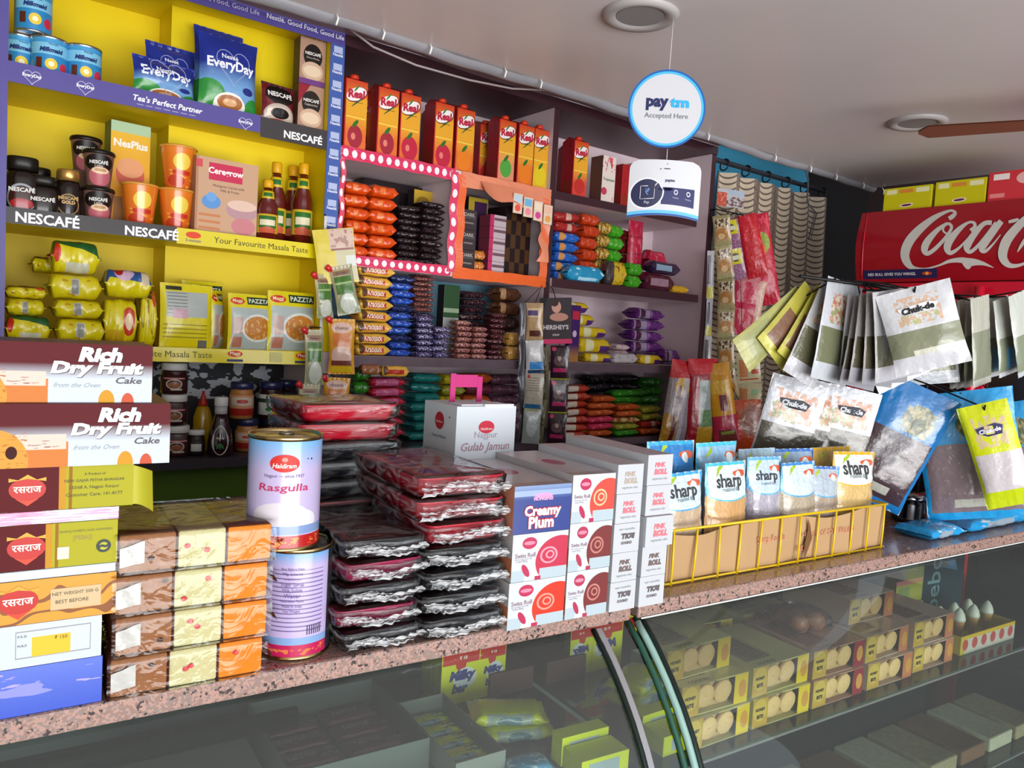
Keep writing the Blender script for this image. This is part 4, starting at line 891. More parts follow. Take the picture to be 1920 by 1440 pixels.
jar(367, 2.03, .021, Z4, .066, 'small black and white jar beside the syrup bottle', m_blk, lsm, m_wh, lh=.012)
T = thing('mustard_bottle', 'yellow mustard bottle with red nozzle behind the small jar', 'bottle', group='jars and bottles on the dark lowest shelf')
MB().lathe([(.022, 0), (.024, .01), (.024, .09), (.016, .115), (.012, .12)], 22, mk('mustard', 'b08a18', rough=.25, coat=.5)).build('body', T); MB().lathe([(.012, .12), (.013, .125), (.004, .15), (.003, .16)], 16, mk('red_nozzle', 'a8241c', rough=.4)).build('cap', T)
put(T, SH, SH.Q(378, 2.12, Z4), 2.12, Z4)
T = thing('syrup_bottle', 'dark syrup bottle with white cap and mint label in front of the jars', 'bottle', group='jars and bottles on the dark lowest shelf')
b = MB().lathe([(.029, 0), (.031, .004), (.031, .03), (.028, .06), (.020, .088), (.014, .108), (.0155, .110), (.0155, .128)], 28, mats=[m_jam, m_jam, m_jam, m_jam, m_jam, mk('silver_neck', 'a8a8a8', rough=.4), mk('silver_neck', 'a8a8a8', rough=.4)])
sf = lambda x, z: (x, -(lambda q: .0315+(0 if q < .03 else -.003*(q-.03)/.03 if q < .06 else -.003-.008*(q-.06)/.028))(z)*math.cos(clamp(x/.031, -1, 1)), z)
b.shape([(.021*math.cos(a)*(1-.28*max(0, math.sin(a))), .042+.038*math.sin(a)) for a in (2*PI*i/24 for i in range(24))], 'b9beb9', surf=lambda x, z: sf(x, z))
b.shape([(-.0205, .042), (.0205, .042), (.020, .053), (-.020, .053)], 'a01c30', surf=lambda x, z: (lambda p: (p[0], p[1]-.0005, p[2]))(sf(x, z)))
for a in (-.5, 0, .5): b.ell(.006*math.sin(a*2), .027, .003, .008, '2f6a34', surf=lambda x, z: (lambda p: (p[0], p[1]-.0006, p[2]))(sf(x, z)), rot=a, n=10)
b.text('syrup', 0, .047, .02, 'f0e8e8', surf=lambda x, z: (lambda p: (p[0], p[1]-.001, p[2]))(sf(x, z)))
b.build('body', T); MB().lathe([(.0165, .128), (.017, .13), (.017, .149), (.015, .152), (.001, .152)], 22, m_wh, capt=False).build('cap', T)
put(T, SH, SH.Q(414, 2.03, Z4), 2.04, Z4, -16)
# ================================================================== goods on the mauve shelving
# --- juice cartons (front at t, caps on top)
FR = {'apple': ('e', .5, .20, .34, .165, '9c2434'), 'pomegranate': ('e', .52, .20, .40, .18, 'b8203c'), 'orange': ('e', .5, .20, .38, .165, 'e07a1c'), 'guava': ('e', .5, .22, .34, .15, '4f9c3c'), 'lemon': ('e', .48, .22, .38, .165, 'd8c020'), 'mixed': ('e', .5, .2, .36, .14, 'b83028')}
m_jred = mk('juice_red_side', 'a01c22', [('n', 5, .62, '7c1418'), ('r', .1, .08, .9, .3, '8a2818')], rough=.3, coat=.3); m_cap = mk('red_orange_cap', 'c8341c', rough=.35)
protoj = {}
def juice(px0, px1, t, kind, label, z=2.0305, h=.205, rz=0, dep=.062):
    s0, s1 = SH.Q(px0, t, z), SH.Q(px1, t, z); w = min(s1-s0, .066)
    if kind not in protoj:
        T = thing('juice_carton', label, 'juice carton', group='red juice cartons')
        base = {'guava': 'd88a6a', 'lemon': 'd8b020', 'mixed': 'c8403a'}.get(kind, 'd86a2c')
        m = mk('juice_front_'+kind, 'c43c20', [('g', 1.0, .62, 'dc8c24'), ('e', .5, .56, .62, .30, 'dfa028'), ('g', .52, .22, base), ('r', .06, .46, .94, .48, 'e8c84c'), ('r', 0, 0, .05, 1, 'b82024'), FR[kind], ('e', .5, .385, .14, .04, '2c6a24', .3), ('e', .42, .20, .1, .05, 'd87a6a' if kind in ('apple', 'pomegranate') else FR[kind][5]), ('e', .52, .80, .48, .105, '6a1c1c', .12), ('e', .5, .805, .45, .095, 'ece4e2', .12), ('e', .6, .71, .32, .014, '2c5a2c', .3), ('e', .5, .885, .12, .02, '3c7a2c', .4)], rough=.3, coat=.4)
        b = MB(); hw = .5*.066
        b.box(-hw, hw, 0, dep, 0, h*.93, m_jred, front=m)
        # sloped top
        b.quad([(-hw, 0, h*.93), (hw, 0, h*.93), (hw, dep*.5, h), (-hw, dep*.5, h)], m_jred); b.quad([(-hw, dep*.5, h), (hw, dep*.5, h), (hw, dep, h*.93), (-hw, dep, h*.93)], m_jred)
        b.quad([(-hw, 0, h*.93), (-hw, dep*.5, h), (-hw, dep, h*.93)], m_jred); b.quad([(hw, 0, h*.93), (hw, dep, h*.93), (hw, dep*.5, h)], m_jred)
        b.text('Real', -.0, h*.93*.805, .050, 'b41c3c', slant=.1, bold=.05, rot=.08); b.text('fruit power', .006, h*.93*.69, .03, '3c3a1c')
        b.build('carton', T)
        MB().lathe([(.0125, 0), (.0125, .010), (.011, .012), (.001, .012)], 16, m_cap, cy=dep*.30, z=h*.955, capt=False).build('cap', T); protoj[kind] = T
    else: T = dup(protoj[kind], label=label)
    put(T, SH, (s0+s1)/2, t, z, rz); return T
juice(646, 682, 2.02, 'apple', 'juice carton with red apple at the purple upright end of the row')
juice(676, 705, 2.095, 'apple', 'juice carton peeping out behind and between the two apple cartons')
juice(704, 744, 2.02, 'apple', 'juice carton with red apple beside the first pomegranate carton')
juice(746, 785, 2.02, 'pomegranate', 'pomegranate juice carton touching the apple cartons')
juice(808, 849, 2.02, 'pomegranate', 'pomegranate juice carton standing apart, its long red side showing')
juice(849, 888, 2.02, 'orange', 'orange juice carton beside the lone pomegranate carton')
juice(928, 965, 2.02, 'guava', 'guava juice carton with green fruit')
juice(965, 1000, 2.02, 'orange', 'orange juice carton between guava and lemon cartons')
juice(995, 1027, 2.02, 'lemon', 'yellow lemon juice carton against the dark upright')
juice(893, 928, 2.115, 'mixed', 'juice carton standing back so only its plain red side shows beside the guava one')
juice(800, 840, 2.115, 'mixed', 'juice carton hidden behind the lone pomegranate carton')
juice(1068, 1101, 2.03, 'mixed', 'mixed fruit juice carton alone in the far bay')
juice(1058, 1092, 2.115, 'mixed', 'juice carton behind the mixed fruit one in the far bay')
s0, s1 = SH.Q(1119, 2.03, 2.0305), SH.Q(1157, 2.03, 2.0305)
boxthing('juice_carton', 'white juice carton with pink fruit print in the far bay', 'juice carton', SH, (s0+s1)/2, 2.03, 2.0305, .064, .165, .062, mk('pink_white_carton', 'd8ccc4', [('n', 5, .56, 'c8485c', 0, .68, 1, 1), ('e', .2, .25, .22, .08, 'b83c58'), ('n', 6, .6, 'c85a6a', 0, 0, 1, .2)], rough=.3), mk('brown_side', '6b4a44'), texts=[('Tropicana', .5, .5, .86, '2c6a3c', dict(bold=.02))], grp='red juice cartons')
s0 = SH.Q(1172, 2.04, 2.0305)
boxthing('juice_carton', 'plain red carton behind the hanging phone sign', 'juice carton', SH, s0, 2.04, 2.0305, .05, .155, .07, m_jred, m_jred, grp='red juice cartons')
s0 = SH.Q(1208, 2.05, 2.0305)
boxthing('juice_carton', 'cream and white carton behind the hanging phone sign', 'juice carton', SH, s0, 2.05, 2.0305, .09, .18, .07, mk('cream_carton', 'd0b8a8', [('r', .5, 0, 1, 1, 'd4d0d0')], rough=.4), mk('cream_side', 'b89a88'), grp='red juice cartons')

# --- small packs: tables of stacks
def mats(key, base, layers=(), **k): return foil(key, base, layers, **k)
SP = {}
def smallpack(name, key, w, th, dep, m, seed=0, kind='loaf', txt=None):
    kk = (key, seed % 3)
    b = MB()
    if kind == 'loaf': sf = loaf(b, w, th, dep, m, seed=seed*1.7, wr=.0018 if th > .014 else .0012, n=16, k=14)
    if txt: b.text(txt[0], 0, th*.5, w*txt[2], txt[1], h=th*.42, surf=sf, bold=.02)
    return b.build(name)
def stack(name, cat, px0, px1, pyt, pyb, t, z0, n, m, desc, grp, dep=.07, fr=SH, jig=.004, txt=None, rz=0, gap=.0004):
    """n lying packs piled from z0 up to the height seen at pyt (pyb only for piles that start higher)."""
    s0, s1 = fr.Q(px0, t, z0), fr.Q(px1, t, z0); zt = fr.P((px0+px1)/2, pyt, t)[1]; zb = z0 if pyb is None else fr.P((px0+px1)/2, pyb, t)[1]
    th = (zt-zb)/n; protos = {}
    for i in range(n):
        q = i % 3; R = random.Random(int(px0*7+i*13))
        lab = desc % (nth(i, n)) if n > 1 else desc
        if q not in protos:
            o = smallpack(name, desc, s1-s0, th-gap, dep, m[i % len(m)] if isinstance(m, list) else m, seed=q+px0 % 7, txt=txt); protos[q] = o
            o['label'] = lab
        else: o = dup(protos[q], label=lab)
        if isinstance(m, list) and len(m) > 1:
            o.data = o.data.copy() if o is not protos[q] else o.data
            if o.data.materials: o.data.materials[0] = m[i % len(m)]
        o['category'] = cat; o['group'] = grp
        put(o, fr, (s0+s1)/2+R.uniform(-jig, jig), t+dep/2+R.uniform(0, jig), zb+i*th, rz+R.uniform(-9, 9), ry=R.uniform(-2.2, 2.2)*(.4 if i == 0 else 1))
    return zb+n*th
Zb = 1.7385; Zm = 1.4625; Zr = 1.7425
m_or = foil('orange_wafer_pack', 'd0480c', [('n', 6, .62, 'b8340a'), ('r', .3, .35, .5, .6, 'd8743a')], bump=.7, bscale=60)
m_cb = foil('dark_choc_pack', '1c0f14', [('n', 16, .64, '9a8c8c'), ('n', 5, .6, '3a1220')], bump=.7, bscale=80)
G = 'orange wafer packs in the polka-dot bin'
stack('wafer_pack', 'snack pack', 646, 692, 338, None, 2.012, Zb, 6, m_or, 'orange wafer pack in the pile against the blue upright strip, %s', G, dep=.08)
stack('wafer_pack', 'snack pack', 694, 744, 345, None, 2.012, Zb, 6, m_or, 'orange wafer pack in the pile beside the dark chocolates, %s', G, dep=.08)
G = 'dark chocolate packs in the polka-dot bin'
stack('chocolate_pack', 'chocolate', 746, 786, 384, None, 2.014, Zb, 9, m_cb, 'dark chocolate pack in the pile beside the orange wafers, %s', G, dep=.07)
stack('chocolate_pack', 'chocolate', 788, 830, 376, None, 2.014, Zb, 10, m_cb, 'dark chocolate pack in the pile beside the taped divider, %s', G, dep=.07)
def bx(name, cat, lab, px0, px1, pyt, pyb, t, front, side, fr=SH, z0=None, dep=.05, texts=(), grp=None, rz=0):
    z0 = fr.P((px0+px1)/2, pyb, t)[1] if z0 is None else z0
    s0, s1 = fr.Q(px0, t, z0), fr.Q(px1, t, z0); h = fr.P((px0+px1)/2, pyt, t)[1]-z0
    return boxthing(name, lab, cat, fr, (s0+s1)/2, t, z0, s1-s0, h, dep, front, side, texts=texts, grp=grp, rz=rz)
m_drkc = mk('dark_card', '241a1c', rough=.4)
bx('display_box', 'box', 'long dark display box lying behind the packs in the polka-dot bin', 676, 822, 345, 0, 2.19, mk('dark_glossy_card', '221a1e', [('s', 0, 0, 1, 1, '6a6064', 2, .06, 'v')], rough=.15, coat=.6), m_drkc, z0=Zb, dep=.08)
bx('chocolate_box', 'box', 'small yellow and purple chocolate box standing on end behind the divider', 770, 804, 356, 0, 2.125, mk('yellow_choc_card', 'b8962c', [('r', .0, 0, 1, .12, '3c2450'), ('e', .5, .85, .36, .07, '8a6a1c')], rough=.35), m_drkc, z0=Zb, dep=.04)
# second bin
G2 = 'chocolate boxes in the orange bin'
z = Zb
for i in range(3):
    h = (SH.P(876, 392, 2.02)[1]-Zb)/3
    s0, s1 = SH.Q(861, 2.02, Zb), SH.Q(889, 2.02, Zb)
    boxthing('chocolate_box', 'slim dark chocolate box with pale lettering by the orange tape, '+nth(i, 3), 'box', SH, (s0+s1)/2, 2.02, z, s1-s0, h-.0006, .09, mk('dark_choc_front', '3a3034', [('r', .1, .55, .9, .7, '4a4448'), ('r', .2, .3, .8, .38, '7a7068')], rough=.35), m_drkc, texts=[('DARK', .5, .75, .7, 'a8a098', dict(bold=.02))], grp=G2); z += h
stack('wafer_pack', 'snack pack', 891, 911, 468, None, 2.02, Zb, 2, foil('orange_black_pack', 'b8641c', [('r', 0, 0, 1, .3, '1c2a1c'), ('n', 9, .6, 'e0a860')]), 'orange and dark pack in the orange bin, %s of two', G2, dep=.05)
z = Zb
for i in range(5):
    h = (SH.P(928, 402, 2.02)[1]-Zb)/5
    s0, s1 = SH.Q(914, 2.02, Zb), SH.Q(944, 2.02, Zb)
    boxthing('chocolate_box', 'pink and silver small box in the orange bin, '+nth(i, 5), 'box', SH, (s0+s1)/2, 2.02, z, s1-s0, h-.0006, .06, mk('pink_silver_card', 'b8a8b0', [('r', 0, 0, .24, 1, 'b82c5c'), ('r', .25, .5, 1, .75, '6a5058')], rough=.3), mk('pink_card_side', '7c3048'), grp=G2); z += h
bx('display_box', 'box', 'large brown and black chequered box filling the corner of the orange bin', 944, 990, 388, 0, 2.05, mk('chequered_front', '1c1212', [('s', 0, 0, 1, 1, '1c1212', 1, 1, 'u')], rough=.4), m_drkc, z0=Zb, dep=.2)
def chequer():
    m = MATS['chequered_front']; g = NT(m.node_tree); uv = g.new('ShaderNodeUVMap'); c = g.new('ShaderNodeTexChecker'); c.inputs['Scale'].default_value = 5; c.inputs[1].default_value = lin('4a2e16'); c.inputs[2].default_value = lin('1e1012')
    g.l.new(uv.outputs[0], c.inputs[0]); g.l.new(c.outputs[0], g.n['Principled BSDF'].inputs['Base Color'])
chequer()
bx('chocolate_box', 'box', 'flat purple and yellow chocolate box lying on the dark ones in the orange bin', 872, 908, 370, 400, 2.115, mk('purple_yellow_card', 'a8922c', [('r', .3, .2, .95, .95, '3c2048')], rough=.35), m_drkc, dep=.08, z0=Zb)

# --- middle shelf
m_kj = foil('yellow_biscuit_roll', 'd8a83c', [('r', .22, .38, .80, .58, 'b4301c'), ('e', .16, .6, .08, .3, '5a3a20'), ('r', .0, .0, 1, .14, 'c88c2c')], bump=.25, rough=.35)
stack('biscuit_roll', 'biscuit pack', 666, 733, 496, None, 2.005, Zm, 8, m_kj, 'yellow biscuit roll with red name in the tall pile, %s', 'yellow biscuit rolls on the middle shelf', dep=.06, txt=('Krackjack', 'f4e6d0', .5))
m_bl = foil('blue_biscuit_pack', '1c3c9c', [('n', 8, .6, '7c94d0'), ('r', .3, .3, .8, .5, '2a58b8')]); m_bl2 = foil('navy_biscuit_pack', '16204c', [('n', 10, .6, '384a8c')])
stack('biscuit_pack', 'biscuit pack', 728, 772, 515, None, 2.02, Zm, 11, [m_bl, m_bl, m_bl2, m_bl], 'blue biscuit pack in the pile beside the yellow rolls, %s', 'blue biscuit packs on the middle shelf', dep=.07)
m_bw = foil('brown_bar_wrapper', '5a2420', [('n', 12, .58, 'a87c74')], bump=.8, bscale=90)
m_nb = foil('dark_bar_wrapper', '1c1830', [('n', 9, .6, '7a6aa0'), ('n', 16, .64, 'c0a878')])
zt = stack('chocolate_bar', 'chocolate', 774, 816, 585, None, 2.05, Zm, 5, m_nb, 'navy chocolate bar under the brown bars, %s of five', 'bars in the brown-topped pile', dep=.06)
def above(z0, **k): pass
def stack_from(z0, name, cat, px0, px1, pyt, t, n, m, desc, grp, **k): return stack(name, cat, px0, px1, pyt, None, t, z0, n, m, desc, grp, **k)
stack_from(zt, 'chocolate_bar', 'chocolate', 776, 815, 508, 2.05, 8, m_bw, 'brown chocolate bar in the upper half of its pile, %s of eight', 'bars in the brown-topped pile', dep=.06)
m_pu = foil('purple_silver_wrapper', '28205c', [('n', 9, .56, 'a89cc0'), ('n', 14, .62, 'c0b090')])
stack('chocolate_bar', 'chocolate', 783, 812, 592, None, 2.0, Zm, 7, m_pu, 'blue and silver twisted wrapper at the shelf edge, %s of its pile', 'blue and silver wrappers', dep=.045)
stack('chocolate_bar', 'chocolate', 814, 842, 612, None, 2.0, Zm, 5, m_pu, 'blue and silver wrapper in the shorter edge pile, %s', 'blue and silver wrappers', dep=.045)
bx('candy_box', 'box', 'green-topped white candy box standing behind the wrappers', 827, 856, 534, 0, 2.09, mk('green_white_card', 'a8aaa8', [('r', 0, .55, 1, 1, '2a4a2c'), ('r', 0, .62, 1, .68, '8a9c80')], rough=.3), m_drkc, z0=Zm, dep=.04)
m_dk1 = foil('black_cherry_wrapper', '24121a', [('n', 9, .6, '6a2c34'), ('n', 15, .66, 'b0a0a0')])
stack('chocolate_bar', 'chocolate', 862, 908, 545, None, 2.11, Zm, 9, m_dk1, 'black chocolate bar in the back pile, %s', 'black chocolate bars at the back', dep=.06)
m_cu = foil('copper_wrapper', '7a3c34', [('n', 8, .55, 'c49a88'), ('n', 12, .62, '5a3c7c')], bump=.9)
stack('chocolate_bar', 'chocolate', 856, 884, 600, None, 2.0, Zm, 7, m_cu, 'copper and purple wrapper in the shining pile, %s', 'copper wrappers', dep=.05)
stack('chocolate_bar', 'chocolate', 886, 913, 612, None, 2.0, Zm, 6, m_cu, 'copper wrapper in the pile beside the maroon bars, %s', 'copper wrappers', dep=.05)
m_ma = foil('maroon_wrapper', '3a1018', [('n', 12, .6, 'a06a70')], bump=.8)
stack('chocolate_bar', 'chocolate', 917, 944, 586, None, 2.0, Zm, 9, m_ma, 'maroon chocolate bar in the narrow pile, %s', 'maroon bars', dep=.05)
m_br = foil('brown_gold_wrapper', '5a3420', [('r', .05, .3, .3, .8, 'b89068'), ('n', 8, .63, '7c5a38')])
stack('chocolate_bar', 'chocolate', 928, 972, 538, None, 2.09, Zm, 5, [m_br, m_br, foil('deep_brown_wrapper', '3c2018')], 'large brown and gold bar in the wide pile, %s', 'brown and gold bars', dep=.08)
stack('candy_bag', 'sweets', 950, 978, 622, None, 2.0, Zm, 2, foil('gold_twist', 'a87c3c', [('n', 6, .6, 'd8c08c')]), 'small gold twisted sweet bag at the shelf edge, %s', 'small sweets', dep=.04)
T = thing('plastic_jar', 'small green-tinted plastic jar by the maroon bars', 'jar', group='small sweets')
MB().lathe([(.018, 0), (.02, .004), (.02, .035), (.017, .042)], 20, mk('green_plastic', '6a8c74', rough=.15, coat=.6)).build('body', T); MB().lathe([(.0175, .042), (.0175, .052), (.001, .052)], 20, mk('green_lid', '3a5a44'), capt=False).build('lid', T); put(T, SH, SH.Q(985, 2.03, Zm), 2.03, Zm)
# --- far bay, upper shelf
G = 'mixed packs on the far bay middle shelf'
m_rd = foil('red_biscuit_pack', 'a02420', [('r', .5, .3, .7, .8, 'c89c90')]); m_ro = foil('orange_red_pack', 'b83814', [('n', 8, .6, 'd8603c')])
zz = stack('biscuit_pack', 'biscuit pack', 1040, 1084, 434, None, 2.06, Zr, 5, foil('bright_blue_pack', '1c58b0', [('n', 8, .6, '6a9cd8'), ('e', .3, .5, .12, .3, 'c88c4c')]), 'bright blue pack against the dark upright, %s of five', G, dep=.07)
stack_from(zz, 'biscuit_pack', 'biscuit pack', 1041, 1086, 396, 2.06, 2, m_rd, 'red biscuit pack on the blue ones, %s of two', G, dep=.07)
stack('biscuit_pack', 'biscuit pack', 1088, 1119, 398, None, 2.05, Zr, 6, m_ro, 'orange-red pack between blue and yellow piles, %s of six', G, dep=.07)
stack('biscuit_pack', 'biscuit pack', 1119, 1141, 413, None, 2.05, Zr, 5, foil('yellow_brown_pack', 'b8942c', [('n', 7, .52, '5a2c1c'), ('n', 11, .62, 'e0d0a0')]), 'yellow and brown pack in its narrow pile, %s of five', G, dep=.06)
stack('biscuit_pack', 'biscuit pack', 1141, 1166, 420, None, 2.05, Zr, 5, foil('green_pack', '3c9c1c', [('n', 7, .62, '8cd060')]), 'lime green pack in its narrow pile, %s of five', G, dep=.06)
stack('biscuit_pack', 'biscuit pack', 1070, 1133, 497, None, 1.995, Zr, 1, foil('cyan_pack', '1c8cb8', [('n', 5, .6, 'b8e0ec'), ('r', .3, .2, .8, .4, 'a8d8ec')]), 'cyan biscuit pack lying alone at the shelf edge', G, dep=.05)
stack('biscuit_pack', 'biscuit pack', 1140, 1175, 488, None, 1.995, Zr, 1, foil('small_yellow_pack', 'c8a81c', [('r', 0, 0, .4, 1, '3a3438'), ('n', 9, .6, '6a2418')]), 'small yellow and grey pack at the shelf edge', G, dep=.05)
stack('biscuit_pack', 'biscuit pack', 1178, 1204, 492, None, 1.995, Zr, 2, foil('green_pack', '3c9c1c'), 'lime green twisted pack at the shelf edge, %s of two', G, dep=.05)
s, w, h = span(1178, 1205, 412, 2.06, Zr)
b = MB(); pack(b, w, h, .035, foil('crimson_roll', 'b01c3c', [('n', 8, .6, 'd85c78'), ('s', 0, 0, 1, 1, '8c1430', 4, .08, 'v')]), seed=2, style='v'); put(tag(b.build('biscuit_roll'), 'crimson roll pack standing upright under the phone sign', 'biscuit pack', G), SH, s, 2.08, Zr)
stack('biscuit_pack', 'biscuit pack', 1168, 1182, 430, None, 2.1, Zr, 5, foil('dull_red_pack', '8a2018'), 'dull red pack behind the upright crimson roll, %s of five', G, dep=.05)
G = 'packs beside the crimson roll'
stack('biscuit_roll', 'biscuit pack', 1210, 1248, 468, None, 2.11, Zr, 2, foil('crimson_roll2', 'b81c3c', [('n', 8, .6, 'd85c78')]), 'crimson round roll lying behind the dark wrappers, %s of two', G, dep=.06)
zz = stack('chocolate_bar', 'chocolate', 1206, 1268, 513, None, 2.0, Zr, 1, foil('maroon_long', '4a1428', [('r', .2, .4, .8, .6, '9c7c8c')]), 'maroon wrapped bar at the shelf edge under another', G, dep=.05)
stack_from(zz, 'chocolate_bar', 'chocolate', 1216, 1281, 490, 2.0, 1, foil('dark_plum_long', '2c1c3c', [('r', .15, .4, .7, .6, '8ca8c0')]), 'dark plum wrapped bar lying on the maroon bar', G, dep=.05)
stack('candy_bag', 'sweets', 1262, 1292, 535, None, 2.01, Zr, 1, foil('small_gold', 'c89c1c'), 'small yellow packet at the end of the maroon bars', G, dep=.04)
# --- far bay, lower shelf
G = 'yellow cookie packs in the far bay'
m_yc = foil('yellow_cookie_pack', 'c8ac14', [('e', .35, .5, .12, .36, 'd8d4a8'), ('r', .66, .1, 1, .5, '4c2470'), ('l', 1, 0, .93, 'b89a10')])
zz = Zm
for i, (a, c, py) in enumerate(((1098, 1150, 662), (1086, 1146, 634), (1082, 1140, 612), (1072, 1116, 588), (1056, 1106, 565))):
    s0, s1 = SH.Q(a, 2.02, zz), SH.Q(c, 2.02, zz); zt = SH.P((a+c)/2, py, 2.02)[1]
    if zt-zz > .03 and i: pass
    b = MB(); loaf(b, s1-s0, zt-zz-.0005, .07, m_yc, seed=i*2.3, wr=.0016); o = b.build('cookie_pack'); put(o, SH, (s0+s1)/2, 2.055, zz, (i-2)*2); tag(o, 'yellow cookie pack with purple corner in the leaning stair-stepped pile, '+nth(i, 5), 'biscuit pack', G); zz = zt
m_vi = foil('violet_pack', '5c2470', [('r', .1, .2, .48, .8, '9a8ca8'), ('e', .22, .5, .08, .3, '4a1c40'), ('r', .5, .0, .54, 1, '8a5aa0'), ('n', 10, .64, 'a87cc0', .5, 0, 1, 1)])
stack('cookie_pack', 'biscuit pack', 1182, 1244, 578, None, 2.07, Zm, 5, m_vi, 'violet cookie pack in the straight pile, %s of five', 'violet cookie packs in the far bay', dep=.08)
stack('cookie_pack', 'biscuit pack', 1246, 1276, 655, None, 2.03, Zm, 1, m_vi, 'violet pack lying beside the violet pile at the shelf end', 'violet cookie packs in the far bay', dep=.06)
stack('cookie_pack', 'biscuit pack', 1151, 1199, 662, None, 2.0, Zm, 1, foil('white_pack', 'b8b4b8', [('n', 6, .6, '9a9098')]), 'white biscuit pack at the shelf edge between yellow packs', G, dep=.05)
stack('cookie_pack', 'biscuit pack', 1155, 1180, 645, None, 2.07, Zm, 3, foil('pale_pink_pack', 'c4b0b4', [('n', 7, .6, 'b87c84')]), 'pale crinkled pack behind the white one, %s of three', G, dep=.05)
stack('cookie_pack', 'biscuit pack', 1201, 1240, 665, None, 2.0, Zm, 1, foil('yellow_cookie_pack', 'c8ac14'), 'yellow biscuit pack at the edge in front of the violet pile', G, dep=.05)
bx('chocolate_box', 'box', 'tall purple chocolate box standing beside the yellow cookie packs', 1064, 1084, 572, 0, 2.0, mk('purple_choc_front', '3c1c5c', [('r', .2, .75, .9, .9, 'b02c3c'), ('g', .3, .1, '9c6a3c'), ('e', .5, .5, .2, .06, 'c8b0c8')], rough=.3), mk('purple_side', '2c1440'), z0=Zm, dep=.02, rz=4)
# --- lowest shelf, behind the counter goods
def low(px0, px1, pyt, t, n, m, desc, dep=.07, name='snack_pack', pz=None):
    return stack(name, 'snack pack', px0, px1, pyt, None, t, Z4 if pz is None else pz, n, m, desc, 'packs on the lowest mauve shelf', dep=dep, jig=.005)
m_wr = foil('white_red_pack', 'a83020', [('r', .05, .25, .55, .75, 'ccc0b0'), ('n', 9, .62, 'c86a28', .6, 0, 1, 1)])
low(1055, 1102, 722, 2.0, 7, m_wr, 'red pack with white label in the pile behind the hanging strips, %s')
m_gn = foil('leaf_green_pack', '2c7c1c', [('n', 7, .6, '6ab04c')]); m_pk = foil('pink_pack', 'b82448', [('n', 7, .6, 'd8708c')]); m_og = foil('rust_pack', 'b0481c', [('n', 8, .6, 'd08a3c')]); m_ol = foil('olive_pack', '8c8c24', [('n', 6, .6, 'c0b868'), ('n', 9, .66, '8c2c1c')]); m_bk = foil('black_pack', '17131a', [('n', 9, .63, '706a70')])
low(1104, 1152, 742, 2.02, 6, [m_og, m_pk, m_pk, m_og, m_og, m_og], 'rust or pink pack in second pile of the low far shelf, %s', dep=.08)
low(1154, 1200, 758, 2.01, 5, [m_gn, m_ol, foil('mixed_candy', 'b8a05c', [('n', 6, .5, '8c3c24')]), m_og, m_og], 'green or olive pack in third pile of the low far shelf, %s', dep=.08)
low(1202, 1240, 762, 2.01, 4, [m_og, m_rd, m_ol, m_ol], 'rust or olive pack in fourth pile of the low far shelf, %s', dep=.08)
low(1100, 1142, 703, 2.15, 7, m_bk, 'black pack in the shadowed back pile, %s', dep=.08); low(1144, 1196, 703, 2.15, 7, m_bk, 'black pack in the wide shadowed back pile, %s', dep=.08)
low(1203, 1240, 708, 2.12, 6, m_gn, 'bright green pack piled in the far corner, %s', dep=.08)
low(1142, 1212, 730, 2.1, 6, [m_gn], 'green pack lying across behind the front piles, %s', dep=.05)
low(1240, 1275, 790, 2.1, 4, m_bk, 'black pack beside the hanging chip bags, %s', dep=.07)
# under the middle shelf, over the red trays
low(692, 756, 708, 2.03, 7, [foil('hot_pink_pack', 'b81c38', [('r', .15, .3, .8, .7, 'c05a84'), ('n', 8, .62, 'e08aa0')])], 'hot pink pack in the pile above the red trays, %s', dep=.09)
low(662, 690, 690, 2.06, 6, m_gn, 'green bag in the pile behind the hanging sauce pouches, %s', dep=.08)
low(772, 824, 700, 2.1, 7, [foil('teal_pack', '1c7470', [('n', 5, .66, '3c9c94')])], 'teal pack piled under the middle shelf, %s', dep=.09)
low(826, 868, 702, 2.12, 6, [m_ol, foil('yellow_small_bag', 'b8a81c', [('n', 5, .6, '7c3c6c')])], 'yellow bag in the pile behind the pink box handle, %s', dep=.08)
low(870, 920, 700, 2.12, 6, [foil('wine_pack', '6a2838'), m_og], 'wine or rust pack behind the pink handle, %s', dep=.08)
low(922, 975, 702, 2.12, 6, [foil('mauve_pack', '6c4458', [('n', 6, .6, '9c7088')])], 'mauve pack piled under the middle shelf by the sachet strip, %s', dep=.08)
# pair of small biscuit rolls taped up under the shelf
for px0, px1, py0, py1, lab, m in ((676, 716, 683, 703, 'brown biscuit roll hung up under the middle shelf beside a yellow one', foil('brown_biscuit_roll', '8c5a34', [('n', 6, .6, '8c2c1c')])), (713, 768, 686, 707, 'yellow biscuit roll with red name hung up under the middle shelf', m_kj)):
    s0, z1 = SH.P(px0, (py0+py1)/2, 1.975); s1, _ = SH.P(px1, (py0+py1)/2, 1.975); za = SH.P((px0+px1)/2, py0, 1.975)[1]; zc = SH.P((px0+px1)/2, py1, 1.975)[1]
    b = MB(); sf = loaf(b, s1-s0, za-zc, .03, m); o = b.build('biscuit_roll')
    T = thing('hanging_biscuit_roll', lab, 'biscuit pack'); o.parent = T; o.name = 'wrapper'; MB().tube([(0, .015, za-zc-.002), (0, .01, 1.4347-zc)], .0012, mk('thread', 'd0d0d0'), n=5).build('string', T)
    put(T, SH, (s0+s1)/2, 1.985, zc)
# ================================================================== goods standing on the granite
ZC = 1.1003
